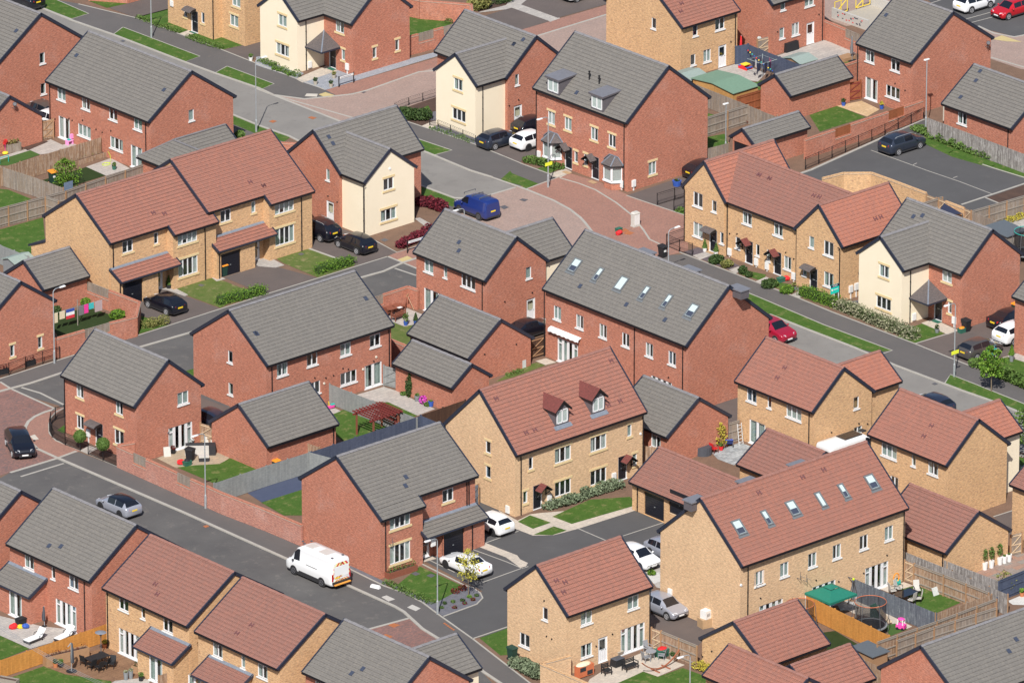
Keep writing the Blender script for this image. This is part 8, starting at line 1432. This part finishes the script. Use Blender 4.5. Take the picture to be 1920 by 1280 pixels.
r = T('hammock_stand', 'curved copper coloured wooden hammock stand on the bottom patio', 'hammock stand', 1070, 1180, 'D3'); m = MB(); pts = [(x, 0, .14 + .32 * (x / 1.95) ** 2 * 3.0) for x in [i * .195 - 1.95 for i in range(21)]]
for a, b in zip(pts, pts[1:]): m.bar(a, b, .1, .08)
m.build('beam', 'wood_copper', r)
for x in (-.55, .55): m = MB(); m.bar((x, -.5, .05), (x, .5, .05), .09); m.build('foot', 'wood_copper', r)
r = T('rabbit_hutch', 'orange wooden rabbit hutch under a folded cover', 'rabbit hutch', 520, 1225, 'D3'); m = MB(); m.box(-.75, -.3, .08, .75, .3, .95); m.build('body', 'hutch_orange', r); m = MB(); m.box(-.68, -.315, .55, -.1, -.3, .88); m.box(.05, -.315, .15, .6, -.3, .5); m.build('mesh_door', 'interior', r); m = MB(); m.ball((-.1, 0, .98), .72, .36, .18, n=12, h=6); m.build('cover', 'cloth_cream', r)
for x in (-.7, .7): m = MB(); m.box(x - .04, -.28, 0, x + .04, .28, .08); m.build('leg', 'hutch_orange', r)
r = T('storage_box', 'black covered box left of the garden bench', 'storage box', 760, 1150, 'D3'); m = MB(); m.hexa([(-.5, -.35, 0), (.5, -.35, 0), (.5, .35, 0), (-.5, .35, 0), (-.45, -.32, .6), (.45, -.32, .6), (.45, .32, .6), (-.45, .32, .6)]); m.build('box', 'plastic_black', r); m = MB(); m.hexa([(-.48, -.35, .602), (.48, -.35, .602), (.48, .35, .602), (-.48, .35, .602), (-.3, -.2, .7), (.3, -.2, .7), (.3, .2, .7), (-.3, .2, .7)]); m.build('lid', 'cloth_charcoal', r)
r = T('water_feature', 'stone coloured wall fountain beside the patio doors', 'fountain', 762, 1078, 'D3'); m = MB(); m.box(-.28, -.12, 0, .28, .12, 1.25); m.build('back', 'stone', r); m = MB(); m.hexa([(-.2, -.3, .1), (.2, -.3, .1), (.2, -.12, .1), (-.2, -.12, .1), (-.3, -.42, .42), (.3, -.42, .42), (.3, -.12, .42), (-.3, -.12, .42)]); m.build('basin', 'stone', r)
def shed(label, pc, reg, a, b, h, wall, roof, pitch=.25, name='shed', ov=.15, mono=False, rz=AZ):
 r = T(name, label, 'shed', *pc, reg, rz); m = MB(); m.box(0, 0, 0, a, b, h); m.build('wall', wall, r); m = MB()
 if mono: m.hexa([(-ov, -ov, h), (a + ov, -ov, h), (a + ov, b + ov, h + pitch), (-ov, b + ov, h + pitch), (-ov, -ov, h + .06), (a + ov, -ov, h + .06), (a + ov, b + ov, h + pitch + .06), (-ov, b + ov, h + pitch + .06)])
 else:
  for s in (0, 1):
   y0, y1 = (-ov, b / 2) if s == 0 else (b + ov, b / 2); m.hexa([(-ov, y0, h - .02), (a + ov, y0, h - .02), (a + ov, y1, h + pitch), (-ov, y1, h + pitch), (-ov, y0, h + .04), (a + ov, y0, h + .04), (a + ov, y1, h + pitch + .06), (-ov, y1, h + pitch + .06)])
  m.quad([(0, 0, h), (0, b, h), (0, b / 2, h + pitch)], 1); m.quad([(a, 0, h), (a, b, h), (a, b / 2, h + pitch)], 1)
 m.build('roof', [roof, wall], r); return r
shed('orange wooden summerhouse with a wide green felt roof, top right', (1592, 805), 'A3', 3.0, 5.3, 1.75, 'cladding', 'felt_green', .25, mono=False); shed('small shed with pale grey-green roof behind the summerhouse', (1290, 690), 'A3', 1.9, 2.4, 1.5, 'wood_grey', 'felt_grey', .3); shed('shed with grey-green roof on the pale patio, top right', (310, 575), 'A4', 1.9, 2.2, 1.5, 'wood', 'felt_grey', .3)
shed('dark roofed timber shed beside the bottom railed fences', (828, 1203), 'D4', 1.6, 2.2, 1.3, 'wood', 'shed_roof', .12, mono=True, name='shed'); shed('beige plastic garden store with a dark green lid', (118, 828), 'A4', .85, 1.1, 1.05, 'plastic_beige', 'plastic_green', .05, mono=True, name='garden_store', ov=.04); shed('lean shed with flat grey roof behind the cream house, right', (1795, 618), 'B4', 2.2, 2.6, 1.8, 'wood_grey', 'shed_roof', .2, mono=True)
shed('metal framed greenhouse shed with dark roof behind the small garage', (1490, 510), 'C2', 2.4, 1.6, 1.5, 'plastic_beige', 'shed_roof', .25, mono=True); shed('grey plastic shed with rounded pale roof behind the left garage', (110, 790), 'B1', 2.0, 1.6, 1.5, 'plastic_grey', 'felt_grey', .3)
r = T('shade_sail', 'dark triangular shade sail behind the grey roof ridge, right', 'shade sail', 1365, 425, 'B4'); m = MB(); m.quad([(-1.1, .3, 1.5), (1.1, -.8, 1.4), (.8, 1.2, 1.9)]); m.quad([(-1.1, .3, 1.52), (1.1, -.8, 1.42), (.8, 1.2, 1.92)]); m.build('sail', 'cloth_navy', r)
for a, b, c in ((-1.1, .3, 1.5), (1.1, -.8, 1.4), (.8, 1.2, 1.9)): m = MB(); m.bar((a, b, 0), (a, b, c), .06); m.build('pole', 'steel_dark', r)
pc = est(P(*Q('C2', 846, 765))); r = thing('pergola', 'dark red pergola over the lawn, left of centre', 'pergola', wor(pc), AZ); A, B, h = 2.9, 2.3, 1.8
for x in (.1, A - .1):
 for y in (.1, B - .1): m = MB(); m.box(x - .06, y - .06, 0, x + .06, y + .06, h); m.build('post', 'wood_teak', r)
for y in (.1, B - .1): m = MB(); m.box(-.3, y - .04, h, A + .3, y + .04, h + .16); m.build('beam', 'wood_red', r)
for k in range(9): x = k * A / 8; m = MB(); m.box(x - .03, -.3, h + .16, x + .03, B + .3, h + .28); m.build('rafter', 'wood_red', r)
for k in range(9): y = k * B / 8; m = MB(); m.box(-.2, y - .02, h + .285, A + .2, y + .02, h + .32); m.build('batten', 'wood_red', r)
m = MB()
for k in range(6): m.box(A - .12, .15, .7 + k * .2, A - .08, B - .15, .8 + k * .2)
m.build('side_screen', 'wood_red', r)
pc = est(P(*Q('D4', 525, 705), 2.0)); r = thing('gazebo', 'green canopied gazebo beside the long buff terrace', 'gazebo', wor((pc.x, pc.y, 0)), AZ); A = 2.9; B = 2.9; h = 2.0
m = MB(); c = (A / 2, B / 2, h + .75); e = [(0, 0), (A, 0), (A, B), (0, B)]
for i in range(4):
 (x0, y0), (x1, y1) = e[i], e[(i + 1) % 4]; k = .72; q = lambda x, y: (c[0] + (x - c[0]) * (1 - k), c[1] + (y - c[1]) * (1 - k), h + .05 + .6 * k)
 m.quad([(x0, y0, h), (x1, y1, h), q(x1, y1), q(x0, y0)]); m.quad([(x0, y0, h), (x1, y1, h), (x1, y1, h - .18), (x0, y0, h - .18)]); u_ = lambda x, y: (c[0] + (x - c[0]) * .34, c[1] + (y - c[1]) * .34, h + .56); m.quad([u_(x0, y0), u_(x1, y1), c])
m.build('canopy', 'canvas_green', r)
for x, y in e: m = MB(); m.bar((x * .96 + .05, y * .96 + .05, 0), (x * .96 + .05, y * .96 + .05, h), .05); m.build('pole', 'white_paint', r)
def trampoline(label, px, py, reg, R=1.35, ring='hutch_orange', h=2.0, bed=.7):
 r = T('trampoline', label, 'trampoline', px, py, reg); m = MB(); m.cyl((0, 0, bed - .02), (0, 0, bed), R * .86, R * .86, 28); m.build('bed', 'plastic_black', r); m = MB(); m.lathe((0, 0, bed), [(R * .84, .01), (R, .02), (R, -.06), (R * .9, -.06)], 28); m.build('pad', 'plastic_grey', r)
 m = MB(); m.lathe((0, 0, bed), [(R * .9, 0), (R * .92, h - .1)], 28); m.build('net', 'net_black', r); m = MB(); m.tube([(R * .92 * cos(2 * pi * k / 28), R * .92 * sin(2 * pi * k / 28), bed + h - .08) for k in range(29)], .028, 6); m.build('top_ring', ring, r)
 for k in range(6): a = 2 * pi * (k + .3) / 6; m = MB(); m.tube([(R * 1.02 * cos(a), R * 1.02 * sin(a), 0), (R * 1.08 * cos(a), R * 1.08 * sin(a), bed + .3), (R * 1.0 * cos(a), R * 1.0 * sin(a), bed + h * .8), (R * .92 * cos(a), R * .92 * sin(a), bed + h)], .025, 6); m.build('pole', 'steel_dark', r)
 return r
trampoline('round trampoline with orange topped black net', 812, 915, 'D4'); trampoline('trampoline with orange rim half hidden by the bottom garage roof', 305, 930, 'D4', 1.2); trampoline('trampoline with green ring at the right edge behind the cream house', 1945, 640, 'B4', 1.3, 'plastic_teal'); trampoline('trampoline with grey hoop at the bottom edge behind the buff garage', 1630, 1410, 'D3', 1.3, 'plastic_grey')
r = T('toy_car', 'pink and white ride-on toy car on the artificial grass', 'toy car', 1035, 890, 'D4', AZ - 1.2); m = MB(); m.box(-.35, -.25, .12, .35, .25, .42); m.ball((-.0, 0, .42), .36, .27, .12, n=10, h=5); m.build('body', 'plastic_pink', r); m = MB(); m.ball((0, 0, .85), .3, .25, .12, n=12, h=6); m.build('roof', 'plastic_pink', r)
for x in (-.22, .22):
 for y in (-.2, .2): m = MB(); m.bar((x, y, .4), (x, y, .85), .07); m.build('pillar', 'white_paint', r); m = MB(); m.cyl((x, y * 1.1, .12), (x, y * 1.45, .12), .12, .12, 12); m.build('wheel', 'plastic_black', r)
r = T('swing_set', 'small swing and slide frame with lime green joints beside the gazebo', 'swing', 690, 700, 'D4')
for y in (0, 1.9):
 for s in (-1, 1): m = MB(); m.bar((s * .6, y, 0), (0, y, 2.0), .05); m.build('leg', 'steel_dark', r)
 m = MB(); m.ball((0, y, 2.0), .11, .11, .11, n=8, h=5); m.build('joint', 'plastic_lime', r)
m = MB(); m.bar((0, 0, 2.0), (0, 1.9, 2.0), .06); m.build('bar', 'steel_dark', r); m = MB(); m.box(-.12, .8, .45, .12, 1.2, .5); m.bar((0, .8, .5), (0, .8, 2), .015); m.bar((0, 1.2, .5), (0, 1.2, 2), .015); m.build('swing_seat', 'plastic_green', r)
r = T('toy_slide', 'green and wooden toddler slide behind the trampoline', 'slide', 860, 815, 'D4'); m = MB(); m.hexa([(-.2, 0, 1.0), (.2, 0, 1.0), (.2, -1.5, .1), (-.2, -1.5, .1), (-.2, 0, 1.05), (.2, 0, 1.05), (.2, -1.5, .15), (-.2, -1.5, .15)]); m.build('chute', 'wood_pale', r); m = MB(); m.box(-.3, 0, 0, .3, .06, 1.1); m.box(-.3, .4, 0, .3, .46, 1.1); m.build('frame', 'plastic_green', r)
r = T('toy_table', 'pink plastic children table on the small left patio', 'toy table', 500, 1040, 'A1'); m = MB(); m.box(-.3, -.25, .35, .3, .25, .42); m.build('tabletop', 'plastic_pink_light', r); m = MB(); m.box(.1, -.1, .5, .7, .1, .9); m.build('canopy', 'plastic_pink_light', r)
for s in (-1, 1): m = MB(); m.box(s * .25 - .05, -.2, 0, s * .25 + .05, .2, .35); m.build('leg', 'plastic_pink_light', r)
m = MB(); m.box(-.2, -.15, .425, .1, .12, .5); m.build('box', 'plastic_teal', r)
r = T('picnic_table', 'red blue and yellow plastic children picnic table', 'toy table', 1680, 495, 'A3'); m = MB(); m.box(-.35, -.3, .42, .35, .3, .48); m.build('tabletop', 'plastic_yellow', r)
for s in (-1, 1): m = MB(); m.box(-.35, s * .5 - .12, .22, .35, s * .5 + .12, .27); m.build('bench', 'plastic_blue', r); m = MB(); m.box(s * .33 - .05, -.55, .0, s * .33 + .05, .55, .25); m.box(s * .33 - .05, -.2, .25, s * .33 + .05, .2, .42); m.build('leg', 'plastic_red', r)
r = T('rotary_airer', 'rotary clothes airer hung with dark washing', 'rotary airer', 1800, 560, 'A3'); m = MB(); m.cyl((0, 0, 0), (0, 0, 1.9), .025, .025, 8); m.build('pole', 'steel', r)
for k in range(4): a = pi / 4 + k * pi / 2; m = MB(); m.bar((0, 0, 1.3), (cos(a) * 1.35, sin(a) * 1.35, 1.8), .03); m.build('arm', 'curtain', r)
g = random.Random(4)
for k in range(4):
 a0, a1 = pi / 4 + k * pi / 2, pi / 4 + (k + 1) * pi / 2; p0, p1 = Vector((cos(a0), sin(a0), 0)) * 1.2, Vector((cos(a1), sin(a1), 0)) * 1.2; m = MB(); m.bar(p0 + Vector((0, 0, 1.75)), p1 + Vector((0, 0, 1.75)), .012); m.build('line', 'curtain', r)
for k, (a, b, mt, dr) in enumerate(((-.9, -.5, 'cloth_navy', .8), (-.3, -.8, 'cloth_navy', .95), (.1, -.9, 'cloth_navy', .7), (.5, -.6, 'cloth_magenta', .8), (.8, -.1, 'cloth_red', .75), (-.5, .3, 'cloth_white', .7), (-.9, .2, 'cloth_navy', .6), (.3, .4, 'cloth_navy', .8))):
 r2 = thing('garment', ['dark garment at the left arm of the rotary airer', 'long dark garment at the front of the rotary airer', 'short dark garment at the front of the rotary airer', 'magenta garment on the rotary airer', 'red garment at the right arm of the rotary airer', 'white garment on the rotary airer', 'small dark garment behind the left arm of the rotary airer', 'dark garment at the back of the rotary airer'][k], 'clothes', r.location + wor((a, b, 1.72)), AZ + .2 * k, 'washing on the rotary airer'); m = MB(); m.hexa([(-.22, -.012, -dr), (.2, .02, -dr + .05), (.2, .03, -dr + .05), (-.22, .0, -dr), (-.2, -.01, 0), (.2, -.01, 0), (.2, .01, 0), (-.2, .01, 0)]); m.build('cloth', mt, r2)
r = T('washing_line', 'wooden post of the washing line in the dark lawn', 'washing line', 560, 1115, 'B1'); m = MB(); m.cyl((0, 0, 0), (0, 0, 2.35), .04, .04, 8); m.build('post', 'wood_grey', r)
la, lb_ = est(P(*Q('B1', 395, 1025), 1.75)), est(P(*Q('B1', 745, 925), 1.75)); rp = est(Vector(r.location)); m = MB(); m.bar(la - rp, Vector((0, 0, 2.3)), .012) if 0 else m.bar(la - rp, lb_ - rp, .012); m.build('line', 'curtain', r)
for x0, x1, mt, dr, lb in ((392, 415, 'cloth_cream', .9, 'cream towel at the left end of the washing line'), (428, 466, 'cloth_cream', .7, 'pale yellow cloth second on the washing line'), (475, 535, 'cloth_red', .85, 'red white and blue striped towel on the washing line'), (565, 602, 'cloth_grey', .85, 'dark grey towel on the washing line'), (605, 635, 'cloth_magenta', .8, 'magenta towel on the washing line'), (640, 675, 'cloth_teal', .55, 'teal cloth on the washing line'), (682, 735, 'cloth_mauve', .95, 'mauve towel at the right end of the washing line')):
 t0, t1 = (x0 - 395) / 350, (x1 - 395) / 350; a, b = la + (lb_ - la) * t0, la + (lb_ - la) * t1; r2 = thing('towel', lb, 'washing', wor(a), AZ, 'washing on the line'); d = b - a; m = MB(); n = 3 if 'striped' in lb else 1
 for i in range(n): z1 = -dr * i / n; z0 = -dr * (i + 1) / n; m.obox(Vector((0, 0, 0)), d.normalized(), Vector((0, 1, 0)), Vector((0, 0, 1)), (0, d.length), (-.01, .01), (z0, z1), i)
 m.build('cloth', ['cloth_blue', 'cloth_white', 'cloth_red'] if n == 3 else mt, r2)
r = T('towel', 'light blue washing behind the left buff gable peak', 'washing', 495, 235, 'B1'); m = MB(); m.box(-.5, -.01, 1.2, .5, .01, 2.0); m.build('cloth', 'curtain_blue', r)
r = T('outdoor_sofa', 'pale grey and charcoal corner sofa on the topiary house patio', 'sofa', 1420, 850, 'C1', 0.05); m = MB(); m.box(-1.0, -.25, 0, .95, .35, .62); m.build('seat', 'cushion', r); m = MB(); m.box(-.95, .36, 0, 1.0, .5, .82); m.build('backrest', 'rattan', r); m = MB(); m.box(.97, -.35, 0, 1.5, .5, .84); m.build('corner', 'rattan', r)
r = T('footstool', 'charcoal footstool with pale cushion in front of the sofa', 'footstool', 1468, 895, 'C1', .1); m = MB(); m.box(-.42, -.3, 0, .42, .3, .34); m.build('base', 'rattan', r); m = MB(); m.box(-.42, -.3, .345, .42, .3, .46); m.build('cushion', 'cushion', r)
for x, y, lb in ((1205, 865, 'grey cushion leaning on the red wall left of the patio door'), (1500, 790, 'grey cushion behind the sofa corner'), (1545, 815, 'grey cushion leaning at the garage wall by the sofa')): r = T('seat_cushion', lb, 'cushion', x, y, 'C1', .3); m = MB(); m.hexa([(-.3, -.1, 0), (.3, -.1, 0), (.3, .02, 0), (-.3, .02, 0), (-.28, .15, .75), (.28, .15, .75), (.28, .26, .75), (-.28, .26, .75)]); m.build('cushion', 'cushion', r)
r = T('cardboard_box', 'brown cardboard box on the drive against the buff gable', 'box', 1400, 870, 'D3', AZ - .2); m = MB(); m.box(-.6, -.4, 0, .6, .4, .75); m.build('box', 'cardboard', r); p0 = r.location.copy()
r = thing('white_carton', 'white carton with small dark bottle prints on the cardboard box', 'box', p0 + Vector((.02, 0, .755)), AZ + .1); m = MB(); m.box(-.42, -.32, 0, .42, .32, .68); m.build('box', 'white_paint', r); m = MB()
for k in (-1, 0, 1): m.box(-.15 + k * .14 - .03, -.325, .2, -.15 + k * .14 + .03, -.32, .45)
m.build('print', 'cloth_navy', r)
r = T('mattress', 'white mattress leaning between the boxes and the garage', 'mattress', 1500, 890, 'D3', AZ - pi / 2 + .15); m = MB(); m.hexa([(-.95, -.1, 0), (.95, -.1, .1), (.95, .12, .1), (-.95, .12, 0), (-.95, .35, 1.15), (.9, .35, 1.2), (.9, .52, 1.2), (-.95, .52, 1.15)]); m.build('mattress', 'cloth_white', r)
lounger('blue sun lounger standing on the grey paved patio', 1560, 790, 'C3', hdx + 140, 'cloth_blue', 'steel_dark'); chair('red garden chair on the grey paved patio', 1455, 840, 'C3', hdx + 90, 'plastic_red', 'wood_red'); r = T('covered_table', 'dark round garden cover beside the red chair', 'table', 1375, 845, 'C3'); m = MB(); m.cyl((0, 0, 0), (0, 0, .7), .75, .72, 18); m.build('cover', 'cloth_charcoal', r)
r = T('ladder', 'white folding ladder beside the patio door, right of centre', 'ladder', 1650, 780, 'C3'); m = MB()
for x in (-.22, .22): m.bar((x, 0, 0), (x, .25, 1.8), .04)
for k in range(6): m.bar((-.22, .04 * k, .25 + k * .28), (.22, .04 * k, .25 + k * .28), .03)
m.build('frame', 'white_paint', r)
r = T('broom', 'wooden broom leaning head up on the dining patio wall', 'broom', 1135, 1000, 'B2', .6); m = MB(); m.bar((0, 0, 0), (-.55, .1, 1.35), .035); m.build('handle', 'wood_pale', r); m = MB(); m.obox(Vector((-.55, .1, 1.38)), Vector((.8, .6, 0)).normalized(), Vector((-.6, .8, 0)).normalized(), Vector((0, 0, 1)), (-.25, .25), (-.04, .04), (-.03, .07)); m.build('head', 'wood', r)
r = T('stepping_stool', 'pale plastic crate leaning at the centre garage wall', 'crate', 80, 225, 'C3'); m = MB(); m.box(-.2, -.15, 0, .2, .1, .7); m.build('crate', 'curtain_white', r)
r = T('ride_on_toy', 'pink and blue ride-on toy at the grey fence corner', 'toy', 540, 522, 'C2'); m = MB(); m.box(-.3, -.12, .1, .3, .12, .3); m.build('body', 'plastic_pink', r); m = MB(); m.bar((-.2, 0, .3), (-.25, 0, .7), .06); m.build('handle', 'plastic_yellow', r); m = MB(); m.box(.0, -.1, .3, .35, .1, .4); m.build('seat', 'plastic_teal', r)
r = T('garden_windmill', 'multicoloured garden windmill beside the raised planter', 'windmill', 38, 1110, 'A1'); m = MB(); m.cyl((0, 0, 0), (0, 0, 1.1), .02, .02, 6); m.build('pole', 'plastic_pink', r); m = MB()
for k in range(8): a = k * pi / 4; m.bar((0, 0, 1.15), (cos(a) * .28, -.02, 1.15 + sin(a) * .28), .12, .03)
m.build('sails', 'plastic_red', r); m = MB(); m.ball((0, 0, .12), .3, .25, .14, n=9, h=5); m.build('base', 'plastic_yellow', r)
r = T('football_goal', 'small teal toy goal at the left edge of the lawn', 'goal', 30, 1175, 'A1'); m = MB()
for a, b in (((-.5, 0, 0), (-.5, 0, .6)), ((.5, 0, 0), (.5, 0, .6)), ((-.5, 0, .6), (.5, 0, .6))): m.bar(a, b, .05)
m.build('frame', 'plastic_teal', r)
r = T('hose', 'lime yellow garden hose coiled on the dark slabs', 'hose', 765, 1185, 'A1'); m = MB(); m.tube([(.35 * cos(t * .7) * (1 + .1 * (t % 3)), .3 * sin(t * .7), .03 + .012 * (t % 4)) for t in range(40)], .025, 5); m.tube([(.3, 0, .05), (.8, .3, .05), (1.1, .8, .4), (1.2, 1.2, .6)], .02, 5); m.build('hose', 'plastic_lime', r)
r = T('hose_reel', 'orange wall hose reel beside the long terrace patio doors', 'hose reel', 990, 580, 'D4'); m = MB(); m.tube([(.3 * cos(t * pi / 8), -.15, .75 + .38 * sin(t * pi / 8)) for t in range(17)], .05, 6); m.build('reel', 'plastic_orange', r); m = MB(); m.box(-.05, -.2, .1, .45, .1, .45); m.build('box', 'plastic_teal', r)
r = T('paving_slab', 'pale slab leaning on the railed brown fence', 'slab', 1285, 645, 'D4'); m = MB(); m.hexa([(-.3, -.1, 0), (.3, -.1, 0), (.3, -.05, 0), (-.3, -.05, 0), (-.3, .15, .6), (.3, .15, .6), (.3, .2, .6), (-.3, .2, .6)]); m.build('slab', 'curtain_white', r)
r = T('sink_unit', 'white bathroom suite pieces dumped on the paved yard', 'bath', 1530, 465, 'D4', AZ + .1); m = MB(); m.box(-.7, -.25, 0, .7, .25, .3); m.box(-.5, .1, .3, .6, .25, .5); m.build('body', 'white_paint', r)
r = T('barbecue', 'long black covered barbecue against the red house, top right', 'barbecue', 240, 365, 'A4'); m = MB(); m.hexa([(-.8, -.3, 0), (.8, -.3, 0), (.8, .3, 0), (-.8, .3, 0), (-.75, -.25, .85), (.75, -.25, .85), (.75, .25, .85), (-.75, .25, .85)]); m.build('cover', 'plastic_black', r)
for x, y, lb in ((142, 370, 'white flower ball on a stem beside the patio heater'), (12, 395, 'white flower ball above the navy fence')): topiary(lb, x, y, 'A4', 'ball', r_=.2, pot='plastic_black', leaf='curtain_white', stem=1.1, pot_h=.25)
r = T('timber_step', 'brown timber planter step below the folded grey parasol, top right', 'step', 640, 430, 'A4'); m = MB(); m.box(-.7, -.5, 0, .7, .5, .35); m.build('step', 'wood', r)
r = T('door_panel', 'white and beige door panel leaning on the low outbuilding', 'panel', 1360, 880, 'A4', AZ + pi / 2 - .2); m = MB(); m.box(-.5, -.04, 0, .5, .04, 1.75); m.build('panel', 'plastic_beige', r); m = MB(); m.box(-.58, -.05, 0, -.51, .05, 1.8); m.build('edge', 'white_paint', r)
r = T('festoon_lights', 'string of coloured balls hanging along the navy fence', 'string lights', 1700, 400, 'A3'); rp = est(Vector(r.location)); pts = [est(P(*Q('A3', x, y), 1.3)) - rp for x, y in ((1640, 330), (1700, 365), (1760, 420), (1830, 480), (1890, 520))]; m = MB(); m.tube(pts, .012, 4); m.build('cable', 'black', r)
cs = ['plastic_red', 'plastic_yellow', 'plastic_teal', 'plastic_blue']
for i, (a, b) in enumerate(zip(pts, pts[1:])):
 for j in range(4): m = MB(); m.ball(a + (b - a) * (j / 4), .07, .07, .07, n=8, h=5); m.build('bulb', cs[(i * 4 + j) % 4], r)
for x, y, reg, lb in ((1430, 590, 'B3', 'brown doormat at the first terrace door'), (395, 1245, 'A3', 'brown doormat at the left dormer pair door'), (580, 85, 'B3', 'brown doormat at the right dormer pair door'), (1395, 235, 'A1', 'dark doormat at the top buff house'), (1290, 1088, 'B4', 'doormat at the cream corner house door'), (545, 500, 'A2', 'green and red doormat on the top cream house path')): r = T('doormat', lb, 'doormat', x, y, reg); m = MB(); m.box(-.25, -.4, .03, .25, .4, .05); m.build('mat', 'cardboard' if 'brown' in lb else 'plastic_green', r)
for k in range(3):
 a, b = P(*Q('D1', -30, 865 - k * 14), 9.0), P(*Q('D1', 1000, 1400 - k * 10), 9.0); r = thing('overhead_cable', ['overhead cable, lowest of three across the bottom left garden', 'overhead cable, middle of three across the bottom left garden', 'overhead cable, highest of three across the bottom left garden'][k], 'cable', a, 0); d = b - a; m = MB(); m.tube([d * t - Vector((0, 0, .5 * 4 * t * (1 - t))) for t in [i / 10 for i in range(11)]], .012, 5); m.build('cable', 'wire', r)
r = T('pushchair', 'dark folded pushchair with a pink patch beside the white glazed door', 'pushchair', 1245, 355, 'D2'); m = MB()
for x in (-.2, .2): m.tube([(x, -.1, .1), (x * .8, .05, .6), (x * .9, .0, 1.05)], .025); m.cyl((x - .03, -.12, .1), (x + .03, -.12, .1), .1, .1, 10)
m.hexa([(-.2, -.08, .3), (.2, -.08, .3), (.2, .1, .3), (-.2, .1, .3), (-.17, -.05, .95), (.17, -.05, .95), (.17, .12, .95), (-.17, .12, .95)]); m.build('frame', 'cloth_charcoal', r); m = MB(); m.box(-.08, -.12, .5, .08, -.085, .72); m.build('pouch', 'plastic_pink_light', r)
GR = {'house': 'houses of the estate', 'garage': 'garages of the estate', 'parked_car': 'cars parked on the estate', 'street_lamp': 'street lamps of the estate', 'wheelie_bin': 'wheelie bins', 'fence': 'garden fences', 'garden_wall': 'garden walls', 'gate': 'garden gates', 'railing': 'black railings', 'shrub': 'garden shrubs', 'shrub_bed': 'beds of shrubs', 'hedge': 'garden hedges', 'bed_plant': 'small plants in gravel beds', 'plant_pot': 'plants in pots', 'potted_topiary': 'potted topiary plants', 'garden_chair': 'garden chairs', 'garden_table': 'garden tables', 'sun_lounger': 'sun loungers', 'parasol': 'folded parasols', 'shed': 'garden sheds', 'trampoline': 'trampolines', 'planter': 'planters', 'recycling_box': 'recycling boxes', 'recycling_sack': 'recycling sacks', 'doormat': 'doormats', 'seat_cushion': 'loose seat cushions', 'overhead_cable': 'overhead cables', 'topiary_tree': 'ball topiary trees', 'patio_heater': 'patio heaters'}
for o in list(COL.objects):
 k = o.name.split('.')[0]
 if o.parent is None and k in GR and 'label' in o and 'group' not in o: o['group'] = GR[k]
